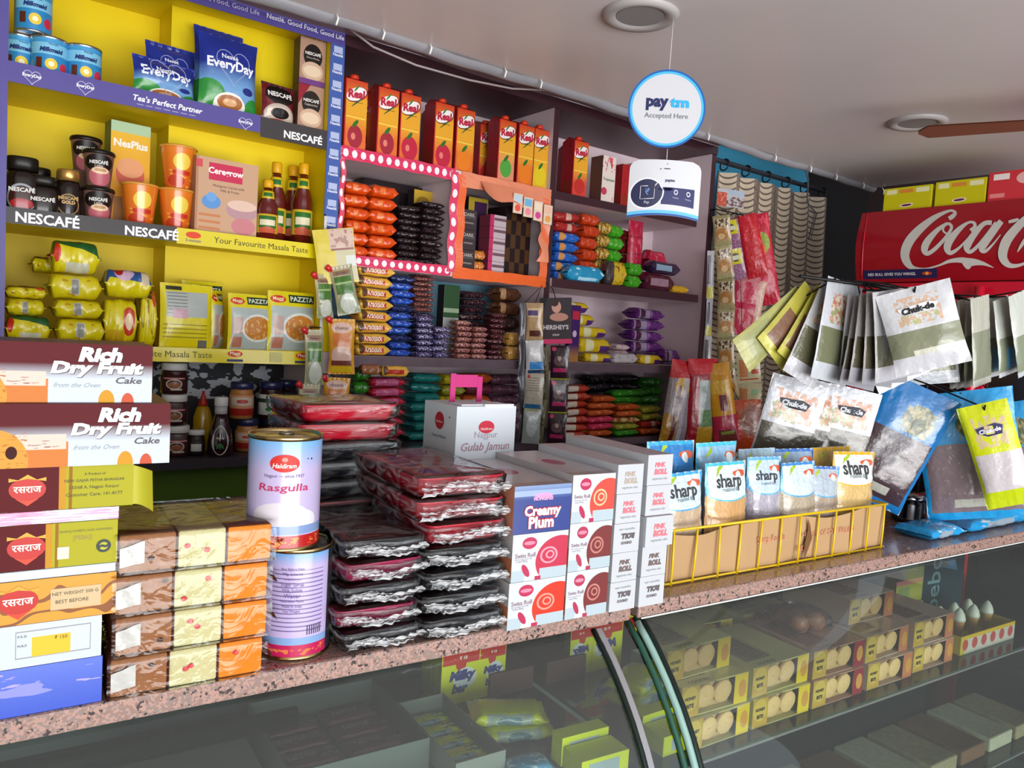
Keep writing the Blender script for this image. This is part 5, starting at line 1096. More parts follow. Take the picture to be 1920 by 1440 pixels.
# --- sweet boxes at the end of the counter, under two long cake boxes
m_grn = mk('plain_card_grey', 'a8a8a4', rough=.5)
def cbox2(name, cat, label, s0, s1, z0, z1, front, side, t=.004, dep=.2, top=None, texts=(), rz=0, grp=None, right=None):
    b = MB().box(s0, s1, 0, dep, 0, z1-z0-.0005, side, front=front, top=top or side, right=right)
    for tx, u, v, tw, c, kw in texts: b.text(tx, s0+(s1-s0)*u, v*(z1-z0), tw*(s1-s0), c, **kw)
    o = b.build(name, bevel=.0008); put(o, CT, 0, t, z0, rz); return tag(o, label, cat, grp)
def crest(b, cx, cz, r, y=0):
    sf = lambda o: (lambda x, z: (x, -o, z))
    b.ell(cx, cz, r*1.0, r*.72, 'b02018', surf=sf(.0006)); b.shape([(cx-r, cz+r*.75), (cx-r*.5, cz+r*.62), (cx, cz+r*.95), (cx+r*.5, cz+r*.62), (cx+r, cz+r*.75), (cx+r, cz+r*.5), (cx, cz+r*.68), (cx-r, cz+r*.5)], 'c8962c', surf=sf(.0009))
    b.shape([(cx-r*.6, cz-r*.6), (cx, cz-r*1.05), (cx+r*.6, cz-r*.6), (cx, cz-r*.45)], 'c83a1c', surf=sf(.0005)); b.text('रसराज', cx, cz, r*1.5, 'ece4d8', surf=sf(.0012), bold=.02)
SL = -.14
XL = lambda px: CT.Q(px, .004, 1.30)
mfr = mk('sky_blue_box_front', '3450b8', [('g', .1, 1, '5068c4'), ('n', 3, .56, '7f84cc'), ('n', 5, .64, '9c94cc')], rough=.3, coat=.3)
G = 'sweet boxes stacked at the counter end'
cbox2('sweet_box', 'sweet box', 'blue cloudy sweet box at the bottom of the end stack', SL, .170, ZC, 1.155, mfr, mk('deep_blue_card', '27398c', rough=.4), grp=G, dep=.19)
cbox2('sweet_box', 'sweet box', 'white sweet box with a yellow price sticker in the end stack', SL, .168, 1.155, 1.203, mk('white_box_front', 'b8c2cd', [('r', .73, .2, .965, .85, '8a8a92'), ('r', .733, .23, .962, .82, 'b8c2cd'), ('r', .78, .22, .90, .68, 'd8ac14'), ('n', 4, .66, 'b8848c', .3, 0, .55, .6)], rough=.4), mk('white_card', 'b4bac0'), grp=G, texts=[('P.K.D.', .752, .72, .03, '4a4a52', {}), ('M.R.P.', .752, .5, .03, '4a4a52', {}), ('₹ 150', .87, .6, .04, '5a4a10', {})])
mo = mk('orange_swirl_front', 'd08c1c', rough=.4)
g = NT(mo.node_tree); tcx = g.new('ShaderNodeTexCoord'); wv = g.new('ShaderNodeTexWave'); wv.wave_type = 'RINGS'; wv.inputs['Scale'].default_value = 14; wv.inputs['Distortion'].default_value = 9; wv.inputs['Detail'].default_value = 1; wv.inputs['Detail Scale'].default_value = 1.5; g.l.new(tcx.outputs['Object'], wv.inputs[0]); g.put(g.n['Principled BSDF'].inputs['Base Color'], g.mix(g.math('GREATER_THAN', wv.outputs['Fac'], .87), lin('cf8a1a'), lin('7c4410')))
b = MB().box(SL, .182, 0, .2, 0, 1.252-1.203-.0005, mk('orange_card_side', 'a86a18'), front=mo); b.box(XL(97), XL(192), -.0008, .0002, .012, .036, mk('cream_sticker', 'c0a880'))
b.text('NET WEIGHT 500 G', XL(144), .030, .045, '4a3a24', off=.0012); b.text('BEST BEFORE', XL(138), .021, .032, '4a3a24', off=.0012); crest(b, XL(36), .026, .019)
o = b.build('sweet_box', bevel=.0008); put(o, CT, 0, .004, 1.203); tag(o, 'orange sweet box with dark swirl lines and a red crest', 'sweet box', G)
m_silv = wrapmat('silver_wrap', 'c8d4dc', .35, bump=.6)
cbox2('sweet_box', 'sweet box', 'thin silver-wrapped box between the orange and the brown-and-lime boxes', SL, .181, 1.252, 1.263, mk('silver_film', '9fb0bc', rough=.25, coat=.8, bump=.6, bscale=30), mk('silver_film', '9fb0bc'), grp=G)
uq = (XL(98)-SL)/.33
mbl = mk('maroon_lime_front', 'a09c28', [('r', 0, 0, uq, 1, '54161a'), ('r', uq, 0, uq+.02, 1, 'b8862c'), ('r', uq+.028, 0, uq+.038, 1, '8c6420')], rough=.6, spec=.15)
def brownlime(z0, z1, lab, s1, extra):
    b = MB().box(SL, s1, 0, .2, 0, z1-z0-.0005, mk('lime_card', 'a8a428', rough=.5), front=mbl); h = z1-z0; crest(b, XL(50), h*.5, h*.36); extra(b, h)
    o = b.build('sweet_box', bevel=.0008); put(o, CT, 0, .004, z0); tag(o, lab, 'sweet box', G); return o
def ex1(b, h):
    b.text('RASRAJ SWEETS AND NAMKEEN', XL(162), h*.78, .052, '6a6a2c'); b.text('[FSSAI]', XL(155), h*.62, .018, '8c7c4c'); b.box(XL(108), XL(130), -.0008, .0002, h*.18, h*.45, ink('d0ccb4')); b.ell(.168, h*.40, .0075, .0075, '22302c', surf=lambda x, z: (x, -.0006, z)); b.ell(.168, h*.40, .0045, .0045, 'a8a428', surf=lambda x, z: (x, -.001, z)); b.text('~', .168, h*.40, .009, '22302c', surf=lambda x, z: (x, -.0014, z), bold=.05)
brownlime(1.263, 1.313, 'maroon and lime sweet box with a round recycling mark', .182, ex1)
cbox2('sweet_packet', 'packet', 'pink and white plastic packet squashed between two maroon and lime boxes', SL, .183, 1.313, 1.328, mk('pink_white_film', 'c4ccd4', [('n', 5, .5, 'b85c8c')], rough=.22, coat=.8, bump=.7, bscale=35), mk('pink_white_film', 'c4ccd4'), grp=G)
def ex2(b, h):
    for i, (tx, w) in enumerate((('A Product of', .03), ('NEW GAJAR PETHA BHANDAR', .085), ('133/68 A, Nagpal, Kanpur', .07), ('Customer Care: 141-8177', .08))): b.text(tx, XL(176), h*(.80-.16*i), w*.70, '3a3a18')
    # loose lime flap standing off the open end
    b.grid(lambda u, v: (.197+.020*u*(1-.1*v), .0-.012*u*u, .001+(h-.003)*v*(1-.12*u)-.008*u*u*(1-v)), 8, 6, mk('lime_card', 'a8a428')); b.grid(lambda u, v: (.197+.020*u*(1-.1*v), .0006-.012*u*u, .001+(h-.003)*v*(1-.12*u)-.008*u*u*(1-v)), 8, 6, mk('lime_card', 'a8a428'), flip=True)
brownlime(1.328, 1.376, 'maroon and lime sweet box with an open flap and a printed address', .197, ex2)
mrd = mk('fruit_cake_front', 'bcc6d0', [('g', .40, .66, '561a20'), ('r', 0, 0, .745, .40, 'c0743c'), ('r', .6, .28, .74, .52, 'd0bcb0'), ('n', 30, .60, '7c4a34', .64, .3, .74, .42), ('r', 0, .3, .5, .58, 'b06a5c'), ('e', .575, .10, .078, .50, 'cc9040'), ('n', 44, .60, 'a8662c', .5, 0, .65, .55), ('e', .535, .24, .012, .09, '7c2c1c'), ('e', .615, .24, .013, .10, '3a1614'), ('e', .885, .02, .020, .20, 'c08a2c'), ('e', .938, .0, .016, .17, 'b8543c')], rough=.6, spec=.15)
def dryfruit(z0, z1, s0, s1, lab, rz=0, t=.004, dep=.12):
    b = MB(); h = z1-z0-.0005; w = s1-s0
    b.box(s0, s1, 0, dep, 0, h, mk('maroon_card', '4a161b', rough=.4), front=mrd, right=mk('grey_card_end', '8c9098'))
    for o_, c, e in ((.0006, '3a2a30', .0008), (.0012, 'e8ebf0', 0)):
        b.text('Rich', s1-.052+e, h*.82-e, .042, c, h=.0165, off=o_, slant=.25, bold=.055); b.text('Dry Fruit', s1-.055+e, h*.565-e, .090, c, h=.0175, off=o_, slant=.25, bold=.055)
    b.text('Cake', s1-.024, h*.385, .027, '4a4048', h=.0075, slant=.3, bold=.02); b.text('from the Oven', s1-.075, h*.30, .045, '8c949c', slant=.5)
    o = b.build('cake_box', bevel=.0012); put(o, CT, 0, t, z0, rz); return tag(o, lab, 'cake box', 'long maroon cake boxes')
dryfruit(1.376, 1.446, -.17, .234, 'long maroon fruit cake box, the lower of two, jutting further out', t=.001)
dryfruit(1.446, 1.512, -.19, .214, 'long maroon fruit cake box lying on top of its twin', t=.006)

# --- wrapped three-flavour slab cakes
m_film = wrapmat('clear_film', 'fbfcfc', .0, bump=.55, bscale=26)
m_film2 = wrapmat('tray_film', 'fafcfc', .0, bump=.6, bscale=22, milk=.12, stretch=(.5, 1, 2.4))
m_film3 = wrapmat('crimped_film', 'eef2f4', .16, bump=1.0, bscale=34, milk=.75, stretch=(.3, 1, 5))
def cakem(k, c, spots=None): return mk(k, c, rough=.85, tint=.10, tscale=220, bump=.5, bscale=350)
mcb, mcc, mco = cakem('brown_cake', '8e5c36'), cakem('cream_cake', 'bfb98c'), cakem('orange_cake', 'd47c14')
mcr = mk('cake_crust', '7c3a18', rough=.7); mch = mk('red_candied_cherry', 'c02c34', rough=.3, coat=.4)
cs = [.177, .240, .297, .352]
for i in range(4):
    z0 = ZC+i*.0487; dx = [0, .004, .003, .006][i]
    T = thing('slab_cake', 'film-wrapped slab cake in brown, cream and orange bars, %s of the four' % nth(i, 4), 'cake', group='stacked slab cakes'); put(T, CT, 0, 0, z0)
    R = random.Random(i)
    for k, (m, n) in enumerate(((mcb, 'brown_bar'), (mcc, 'cream_bar'), (mco, 'orange_bar'))):
        b = MB(); a, c = cs[k]+dx+.0008, cs[k+1]+dx-.0008
        b.box(a, c, .004, .158, .001, .046, m, top=mcr if k == 2 else mk('cake_top_%d' % k, ['8a5a38', 'b09c70'][min(k, 1)], rough=.6, tint=.15, tscale=90), left=mcr, right=mcr)
        o = b.build(n, T, bevel=.003)
        if k < 2 or i == 0:
            for q in range([1, 2, 1][k]):
                zz = R.uniform(.010, .038); xx = R.uniform(a+.008, c-.006)
                b = MB(); b.lathe([(.0001, .0), (.0024, .0005), (.0032, .0012), (.0026, .0)], 10, mch if k else mk('dark_raisin', '3a1c14'), capb=False, capt=False)
                b.xf(Matrix.Translation((xx, .004, zz)) @ Matrix.Rotation(PI/2, 4, 'X') @ Matrix.Scale(1.2, 4, (1, 0, 0)) ); b.build('candied_fruit', o)
    b = MB(); w0, w1 = cs[0]+dx-.003, cs[3]+dx+.004
    def film(u, v, i=i):
        x = w0+u*(w1-w0); th = v
        a = th*4; seg = int(a) if a < 4 else 3; f = a-seg
        P = [(-.0005, .0002), (-.0005, .0478), (.163, .0478), (.163, .0002), (-.0005, .0002)]
        y = P[seg][0]*(1-f)+P[seg+1][0]*f; z = P[seg][1]*(1-f)+P[seg+1][1]*f
        return (x, y-.0016*abs(math.sin(u*31+z*90+i))*(1 if seg == 0 else 0), z)
    b.grid(film, 30, 24, m_film); b.build('plastic_wrap', T)
    # folded ends of the film, bright and crumpled, with a paper sticker
    b = MB(); b.grid(lambda u, v: (w1+.012*u, .002+.10*v+.004*math.sin(u*9+v*20), .024+(.020-.012*u)*math.sin((u*1.3+v*3)*5)*.3+(v-.5)*.01*u), 8, 14, m_film); b.build('film_fold', T)
    b = MB(); b.grid(lambda u, v: (w0+.004+u*.026, -.0026-.0006*math.sin(u*9+v*4), .010+v*(.022+.004*u)+.004*u), 6, 6, mk('frosted_sticker', 'b0b0ac', rough=.25, coat=.6, bump=.5, bscale=60)); b.build('sticker', T)

# --- two tall sweet tins
def sweettin(s, t, z, turned, label):
    r, h = .0475, .150; T = thing('sweets_tin', label, 'tin', group='tall sweets tins')
    if not turned:
        pr = mk('tin_print_front', 'b4a8cc', [('g', .72, .98, '6fa4d4'), ('e', .49, .30, .13, .13, 'c9c4cc'), ('e', .58, .25, .08, .11, 'd4d0d6'), ('r', 0, .13, 1, .21, '7890bc'), ('r', 0, 0, 1, .12, 'a81c1c'), ('n', 26, .57, 'c8862c', 0, .02, 1, .10)], rough=.28, coat=.5)
    else:
        pr = mk('tin_print_back', 'b4a6cf', [('g', .86, 1, '5f9cd0'), ('s', .36, .25, .60, .84, '6f6290', 24, .3, 'v'), ('s', .52, .21, .60, .30, '2c2c38', 90, .5, 'u'), ('r', 0, .12, 1, .19, '7a9ac8'), ('r', 0, 0, 1, .12, 'b01c50'), ('n', 24, .58, 'c8703c', 0, .02, 1, .1), ('r', .635, 0, .70, 1, '2a2a30'), ('r', .70, 0, .78, 1, '9a9aa4')], rough=.28, coat=.5)
    b = MB().lathe([(r, .004), (r, h-.005)], 48, pr, capb=False, capt=False)
    sf = lambda x, z: (r*math.sin(x/r), -(r+.0006)*math.cos(x/r), z); s2 = lambda x, z: (r*math.sin(x/r), -(r+.0014)*math.cos(x/r), z)
    if not turned:
        b.ell(.0, .116, .019, .0115, 'c02820', surf=sf, n=28); b.text('Haldiram', .0, .113, .030, 'f4e8e0', surf=s2, slant=.2, bold=.02); b.ell(0, .121, .004, .003, 'e88a80', surf=s2, n=10)
        b.text('Nagpur — since 1937', .0, .099, .052, '5a4a78', surf=sf); b.text('Rasgulla', .0, .083, .066, 'b02c5c', h=.0125, surf=sf, bold=.012, slant=.12)
        b.text('• ▪', .034, .121, .008, '26324c', surf=sf)
    else:
        for i in range(9): b.text(['Best Before Date', 'Mfg. License', 'Storage Instructions', 'Sugar Syrup', 'Milk Solids', 'Water', 'Nutrition Facts', 'Made In India', 'Net Weight'][i], -.014, .124-.0072*i, .030-.001*(i % 3)*4, '5c4c80', surf=sf)
    b.build('body', T)
    mg = mk('gold_rim', 'b8a070', rough=.22, metal=1); ms = mk('tin_end', 'b4b0a8', rough=.2, metal=1)
    MB().lathe([(r-.002, 0), (r+.0014, .001), (r+.0014, .003), (r, .005)], 48, mg, capt=False).build('rim', T)
    b = MB().lathe([(r, h-.006), (r+.0014, h-.004), (r+.0016, h-.001), (r+.0004, h), (r-.0015, h-.001), (r-.002, h-.004)], 48, mg, capb=False, capt=False)
    b.lathe([(r-.002, h-.004), (r-.008, h-.0035), (r-.010, h-.0046), (r*.5, h-.0046), (r*.5-.002, h-.0038), (.001, h-.0038)], 48, ms, capb=False, capt=False)
    b.tube([(.010*math.cos(a), .016+.012*math.sin(a), h-.0026) for a in (2*PI*i/14 for i in range(14))], .0011, ms, n=5, closed=True); b.build('lid', T)
    put(T, CT, s, t, z, -6 if turned else -17); return T
sb = CT.Q(550, .064, ZC); su = CT.Q(529, .058, 1.251)
sweettin(sb, .064, ZC, True, 'tall lilac sweets tin turned back to front, holding up the other tin')
sweettin(su, .058, ZC+.1505, False, 'tall lilac sweets tin showing its red oval badge, on top of the other tin')

# --- film-wrapped trays of sweets
m_tr = mk('red_tray_plastic', 'c01830', rough=.22, coat=.7); m_tk = mk('black_tray_plastic', '15151a', rough=.2, coat=.7); m_mg = mk('magenta_tray_plastic', 'a81450', rough=.25, coat=.7)
m_fd = mk('sweets_in_tray', 'b0443c', rough=.5, tint=.22, tscale=35, bump=1, bscale=60); m_fdk = mk('dark_sweets_in_tray', '5a2a26', rough=.5, tint=.4, tscale=35, bump=1, bscale=60)
trp = {}
def rr(w, d, r, n=5):
    out = []
    for cx, cy, a0 in ((w/2-r, d/2-r, 0), (-w/2+r, d/2-r, 90), (-w/2+r, -d/2+r, 180), (w/2-r, -d/2+r, 270)):
        for i in range(n+1): a = math.radians(a0+90*i/n); out.append((cx+r*math.cos(a), cy+r*math.sin(a)))
    return out
def loopskin(b, loops, m, smooth=True, cap0=True, cap1=True):
    n = len(loops[0]); k = len(b.v)
    for L in loops: b.v += [tuple(p) for p in L]
    for j in range(len(loops)-1):
        for i in range(n):
            a = k+j*n; c = k+(j+1)*n; i2 = (i+1) % n
            b.f.append((a+i, a+i2, c+i2, c+i)); b.m.append(b.mi(m)); b.uv.append([(i/n, j), ((i+1)/n, j), ((i+1)/n, j+1), (i/n, j+1)]); b.sm.append(smooth)
    if cap0: b.f.append(tuple(k+i for i in reversed(range(n)))); b.m.append(b.mi(m)); b.uv.append([(0, 0)]*n); b.sm.append(False)
    if cap1: b.f.append(tuple(k+(len(loops)-1)*n+i for i in range(n))); b.m.append(b.mi(m)); b.uv.append([(0, 0)]*n); b.sm.append(False)
def tray(kind, w, d, h, s, t, z, label, rz=0, card=False, crimp=True):
    key = (kind, w, d, h, card)
    if key not in trp:
        T = thing('sweets_tray', label, 'tray of sweets', group='film-wrapped sweets trays'); m = {'r': m_tr, 'k': m_tk, 'm': m_mg}[kind]
        b = MB(); loopskin(b, [[(x, y, z_) for x, y in rr(w*k, d*k, .014)] for k, z_ in ((.86, .0008), (.89, .004), (.97, h*.84), (1.0, h*.86), (1.0, h*.92), (.975, h*.92), (.94, h*.70))], m, cap1=False); b.build('tray', T)
        b = MB(); n = 22; b.grid(lambda u, v: ((u-.5)*w*.93, (v-.5)*d*.93, h*.74+.002*math.sin(u*29)*math.sin(v*37)+.0016*math.sin(u*53+v*17)), n, n, m_fd if kind != 'k' else m_fdk, flip=False); b.build('sweets', T)
        if card:
            b = MB().box(-w*.42, w*.42, -d*.36, d*.36, h*.86, h*.875, mk('red_label_card', 'b01c34', rough=.3, coat=.5), M=Matrix.Rotation(math.radians(0), 4, 'Z')); up = lambda x, z: (x, z, h*.875+.0006)
            for i, tx in enumerate(('Haldiram Sweets', 'Nutritional Information', 'Ingredients: Sugar,', 'Milk Solids, Ghee')): b.text(tx, 0, d*(.14-.06*i), w*(.5-.05*(i % 2)), 'd89ca4', surf=up)
            b.build('label_card', T)
        # the film: a loose crumpled envelope over the tray with a gathered fin at the front
        b = MB(); R = random.Random(len(trp))
        L = []
        for k, z_ in ((.88, .0004), (1.01, h*.35), (1.03, h*.9), (1.0, h*.985), (.80, h*.995), (.4, h*.97)):
            L.append([(x+.0012*math.sin(i*2.3+z_*400), y+.0012*math.sin(i*1.9), z_+(.0011*math.sin(i*2.7+k*9) if k < 1.02 and z_ > h*.5 else 0)) for i, (x, y) in enumerate(rr(w*k, d*k, .012, 7))])
        loopskin(b, L, m_film2); b.build('film', T)
        if crimp:
            b = MB()
            def fin(u, v):
                x = (u-.5)*w*.98; e = min(u, 1-u)
                return (x+.004*math.sin(v*5+u*12), -d/2-.004-.010*v+.0025*math.sin(u*47+v*3), h*.55+(v-.5)*h*.62+.0035*math.sin(u*7+len(trp))-.0008*math.sin(u*63)-.004*v)
            b.grid(fin, 44, 10, m_film3)
            b.build('gathered_film', T)
        trp[key] = T
    else: T = dup(trp[key], label=label)
    put(T, CT, s, t+d/2, z, rz); return T
TD = .20
zz = ZC
for i, (k, dx, rz) in enumerate((('k', .004, 3), ('m', 0, -2), ('k', -.003, 2), ('m', .002, 4), ('k', .010, -1))):
    tray(k, .118, TD, .0315, .511+dx*.5, .004, zz, ('black' if k == 'k' else 'magenta')+' film-wrapped tray in the lower pile beside the tins, '+nth(i, 5), rz); zz += .032
zz = ZC
for i, (k, dx, rz) in enumerate((('k', 0, 1), ('k', .003, -2), ('k', -.002, 2), ('k', .002, -1), ('r', 0, 2), ('r', -.003, -2), ('r', -.008, 3))):
    tray(k, .132 if i < 5 else .146, TD if i < 5 else .26, .034, .641+dx*.5-(0 if i < 5 else .006), -.004+.001*i, zz, ('black' if k == 'k' else 'red')+' film-wrapped tray in the tall pile beside the swiss roll boxes, '+nth(i, 7), rz*(1 if i < 5 else .3), card=(i == 6)); zz += .0345
zz = ZC
for i in range(10):
    tray('r' if i in (9, 8, 4, 2) else 'k', .175, .16, .0315, .545+.003*math.sin(i*2), .238, zz, ('red' if i in (9, 8, 4, 2) else 'black')+' film-wrapped tray in the back pile behind the tins, '+nth(i, 10), 2*math.sin(i*3)+3, crimp=False); zz += .032

# --- white carry boxes of sweets with a pink handle
sj, tj = .735, .222
zj = CT.P(860, 762, tj)[1]; wj = CT.Q(972, tj, zj)-sj; bk = CT.H(776, 733, zj); dj = .115
mgj = mk('carry_box_front', 'bec5cc', rough=.35); mgs = mk('carry_box_side', 'c4cad0', rough=.35)
for k, (z0, z1, lab) in enumerate(((ZC, 1.2595, 'white carry box of sweets standing under its twin, hidden behind the trays'), (1.26, zj, 'white carry box of sweets with a pink cut-out handle'))):
    T = thing('carry_box', lab, 'box', group='white carry boxes'); h = z1-z0-.0005
    b = MB().box(0, wj, 0, dj, 0, h, mgs, front=mgj)
    b.ell(wj*.5, h*.76, .017, .0115, 'b8283c', surf=lambda x, z: (x, -.0006, z), n=26); b.text('Haldiram', wj*.5, h*.74, .025, 'f0dcd8', surf=lambda x, z: (x, -.0012, z), slant=.2); b.text('Nagpur', wj*.5, h*.66, .05, 'a08ca0')
    b.text('Gulab Jamun', wj*.5, h*.52, wj*.82, '9c7484', slant=.3, bold=.008)
    sd = lambda x, z: (-.0006, -x, z)
    b.ell(-dj*.5, h*.80, .016, .016, 'a82034', surf=sd, n=24); b.text('Haldiram', -dj*.5, h*.79, .022, 'f0dcd8', surf=lambda x, z: (-.0012, -x, z)); b.ell(-dj*.2, h*.86, .002, .002, '4a5a4a', surf=sd, n=8); b.text('Sweets Makers', -dj*.5, h*.62, .05, '5a5a64', surf=sd)
    b.build('body', T, bevel=.001)
    if k:
        b = MB().box(wj*.10, wj*.92, .006, dj*.42, h+.0005, h+.003, mk('white_flap', 'c6ccd2', rough=.4)); b.box(wj*.45, wj*.95, -.001, .012, h-.004, h+.004, mk('white_flap', 'c6ccd2')); b.build('top_flap', T)
        b = MB(); mh = mk('pink_handle', 'b0246c', rough=.35); hx0, hx1 = wj*.12, wj*.66; y = dj*.45
        b.box(hx0, hx0+.011, y, y+.002, h, h+.055, mh); b.box(hx1-.011, hx1, y, y+.002, h, h+.050, mh); b.box(hx0+.0112, hx1-.0112, y, y+.002, h+.030, h+.053, mh)
        b.build('handle', T)
    put(T, CT, sj, tj, z0, 3)

# --- swiss roll boxes
def roll_front(key, body, swirl, badge='a8244c', foot='a4b4bc'):
    return mk('swiss_roll_front_'+key, 'bcc2c8', [('r', 0, 0, 1, .24, foot), ('e', .45, .0, .22, .26, 'c4d2d8'), ('e', .86, .38, .44, .52, body), ('l', 0, 1, .985, 'bcc2c8'), ('r', .5, 0, 1, .235, foot), ('ring', .66, .50, .16, .18, swirl, .62), ('ring', .68, .51, .08, .09, swirl, .4), ('e', .30, .80, .13, .125, badge), ('e', .30, .80, .10, .04, 'd87c94'), ('e', .25, .22, .075, .105, badge, -1.2), ('r', .42, .0, .53, .08, badge)], rough=.35)
mfA = roll_front('pink', 'b02844', 'dc8c9c'); mfA2 = roll_front('strawberry', 'c0301c', 'e08a7c'); mfB = roll_front('brown', '6e2c2c', 'b0746c', badge='a0304c'); mfB2 = roll_front('vanilla', 'c04438', 'e0b088')
msd = mk('swiss_side', 'a8a4a4', [('r', 0, .1, 1, .5, 'a86a4c')], rough=.4); mtp = mk('swiss_top', 'b4acb0', [('e', .5, .5, .2, .12, '9c3a50'), ('r', .0, .0, 1, .1, 'a08c8c')], rough=.3, coat=.3)
def swiss(s0, s1, z0, z1, front, lab, t=-.012, dep=.23, texts=None, rz=0, side=None, top=None):
    b = MB(); w = s1-s0-.0008; h = z1-z0-.0006
    b.box(0, w, 0, dep, 0, h, side or msd, front=front, top=top or mtp)
    for tx, u, v, tw, c, kw in (texts if texts is not None else [('Swiss Roll', .23, .55, .36, '8c7480', dict(bold=.02)), ('Soft sponge cake with', .20, .47, .30, '9c9098', {}), ('cream filling', .17, .425, .2, '9c9098', {})]): b.text(tx, w*u, h*v, w*tw, c, **kw)
    o = b.build('swiss_roll_box', bevel=.0008); put(o, CT, s0, t, z0, rz); return tag(o, lab, 'cake box', 'swiss roll and plum cake boxes')
a0, a1 = .712, .818
swiss(a0, a1, ZC, 1.174, mfA2, 'white box with a red swiss roll print at the bottom beside the trays')
swiss(a0+.002, a1, 1.174, 1.248, mfA, 'white box with a pink swiss roll print under the blue plum cake box', rz=-.2)
mcp = mk('plum_front', '24377c', [('g', .7, 1, '7890b8'), ('r', 0, .78, 1, .9, '8ca0c0'), ('g', .5, .2, '24377c'), ('e', .5, .78, .16, .06, 'c890bc')], rough=.25, coat=.4)
swiss(a0, a1+.0015, 1.248, 1.322, mcp, 'blue plum cake box with white lettering on top of the swiss roll boxes', texts=[('MONGINIS', .5, .72, .34, 'e0a0c8', dict(bold=.04)), ('Creamy', .5, .44, .66, 'a02440', dict(bold=.11, off=.0006)), ('Creamy', .5, .44, .64, 'ece8ec', dict(bold=.04, off=.0012)), ('Plum', .48, .22, .46, 'a02440', dict(bold=.11, off=.0006)), ('Plum', .48, .22, .44, 'ece8ec', dict(bold=.04, off=.0012))], side=mk('plum_side', 'b07a60', [('r', 0, 0, .35, .6, 'a83c20')], rough=.35))
b0, b1 = .8205, .906
swiss(b0, b1, ZC, 1.178, mfB, 'white box with a brown swiss roll print at the bottom of the second column')
swiss(b0, b1+.001, 1.178, 1.256, mfB, 'white box with a brown swiss roll print in the middle of the second column')
swiss(b0, b1+.002, 1.256, 1.334, mfB2, 'white box with a pink and yellow roll print on top of the second column')
mws = mk('plain_white_end', 'b6babf', rough=.35)
def small(s0, s1, z0, z1, lab, col, flip, t, rz=0):
    r = PI if flip else 0
    k = -1 if flip else 1
    tx = [('CHOCO' if flip else 'PINK', .5, .5+.17*k, .42, col, dict(bold=.05, rot=r, slant=.15)), ('ROLL', .54, .5-.06*k, .52, col, dict(bold=.08, rot=r, slant=.15)), ('vegetarian cake', .5, .5-.30*k, .62, '8c9498', dict(rot=r))]
    return swiss(s0, s1, z0, z1, mws, lab, texts=tx, t=t, side=mws, top=mk('white_end_top', 'b8b0b4', [('r', .0, 0, 1, 1, 'b8aab0')], rough=.35), rz=rz)
hc = (1.347-ZC)/5
for i, (c, fl) in enumerate((('5a5256', True), ('6a5a58', False), ('5a5256', True), ('d8707c', False), ('a89c90', False))):
    small(.9098+.0006*(i % 2), .966, ZC+i*hc, ZC+(i+1)*hc, 'small white roll box in the third column, '+nth(i, 5)+(', print upside down' if fl else ''), c, fl, -.014, rz=[0, .3, -.3, .3, 0][i])
hd = (1.361-ZC)/5
for i, (c, fl) in enumerate((('5a5256', True), ('6a5a58', False), ('d8707c', False), ('d8707c', False), ('d8707c', False))):
    small(.9725+.001*(i % 2), 1.030+(.006 if i == 2 else 0), ZC+i*hd, ZC+(i+1)*hd, 'small white roll box in the column beside the yellow basket, '+nth(i, 5)+(', print upside down' if fl else ''), c, fl, -.016-(.006 if i == 2 else 0), rz=[0, -.3, .3, 0, .3][i])
# long flat cake cartons lying behind the roll boxes

# --- yellow wire basket with cardboard lining and pouches
BK = thing('wire_basket', 'yellow wire basket lined with cardboard, full of clear dry fruit pouches', 'basket'); m_yw = mk('yellow_wire', 'd8b410', rough=.35, coat=.4)
k0, k1, ky0, ky1, kh = 0, .70, 0, .135, .104
def wtop(px): return 0
for z, r in ((kh, .0030), (.004, .0026)):
    MB().tube([(k0, ky0, z), (k1, ky0, z), (k1, ky1, z), (k0, ky1, z)], r, m_yw, n=6, closed=True).build('rim_wire', BK)
for i in range(12):
    x = k0+.012+i*(k1-k0-.024)/11; R = random.Random(i); l = R.uniform(-.006, .002)
    MB().tube([(x, ky0-.002, kh), (x+l*.5, ky0-.003, kh*.5), (x+l, ky0-.003, .002), (x+l, ky0+.05, .002), (x+l, ky1, .002), (x, ky1+.002, kh)], .0024, m_yw, n=5).build('upright_wire', BK)
for y in (.045, .09):
    for x in (k0, k1): MB().tube([(x, y, 0.003), (x, y, kh)], .0022, m_yw, n=5).build('upright_wire', BK)
mcd = mk('cardboard', 'a98963', rough=.8, tint=.08, tscale=12)
b = MB(); b.grid(lambda u, v: (.004+u*(k1-.008), .004+.004*math.sin(u*14)*(1-v)+.002*math.sin(u*37), .006+v*(.094-.012*abs(math.sin(u*5.2+1))**6)), 60, 4, mcd); b.grid(lambda u, v: (.004+u*(k1-.008), .006+.004*math.sin(u*14)*(1-v)+.002*math.sin(u*37), .006+v*(.094-.012*abs(math.sin(u*5.2+1))**6)), 60, 4, mcd, flip=True)
for q, (u, w) in enumerate(((.42, .10), (.70, .2), (.58, .05))): b.text(['Sharp Foods', 'HOUSE OF DRY FRUITS', 'INDIA'][q], .004+u*(k1-.008), [.060, .058, .030][q], w*.9, 'c87c64', surf=lambda x, z: (x, .0005+.004*math.sin(x/k1*14)*(1-z/.1), z))
b.shape([(.405, .002), (.414, .02), (.428, .05), (.418, .078), (.408, .095), (.411, .07), (.404, .04)], mk('torn_cardboard', '6a4a2c', rough=.9), surf=lambda x, z: (x, -.0003, z))
b.build('cardboard_lining', BK)
MB().box(.004, k1-.004, .008, ky1-.004, .0035, .006, mcd).build('cardboard_base', BK); MB().box(.004, k1-.004, ky1-.006, ky1-.004, .0065, .088, mcd).build('cardboard_lining', BK)
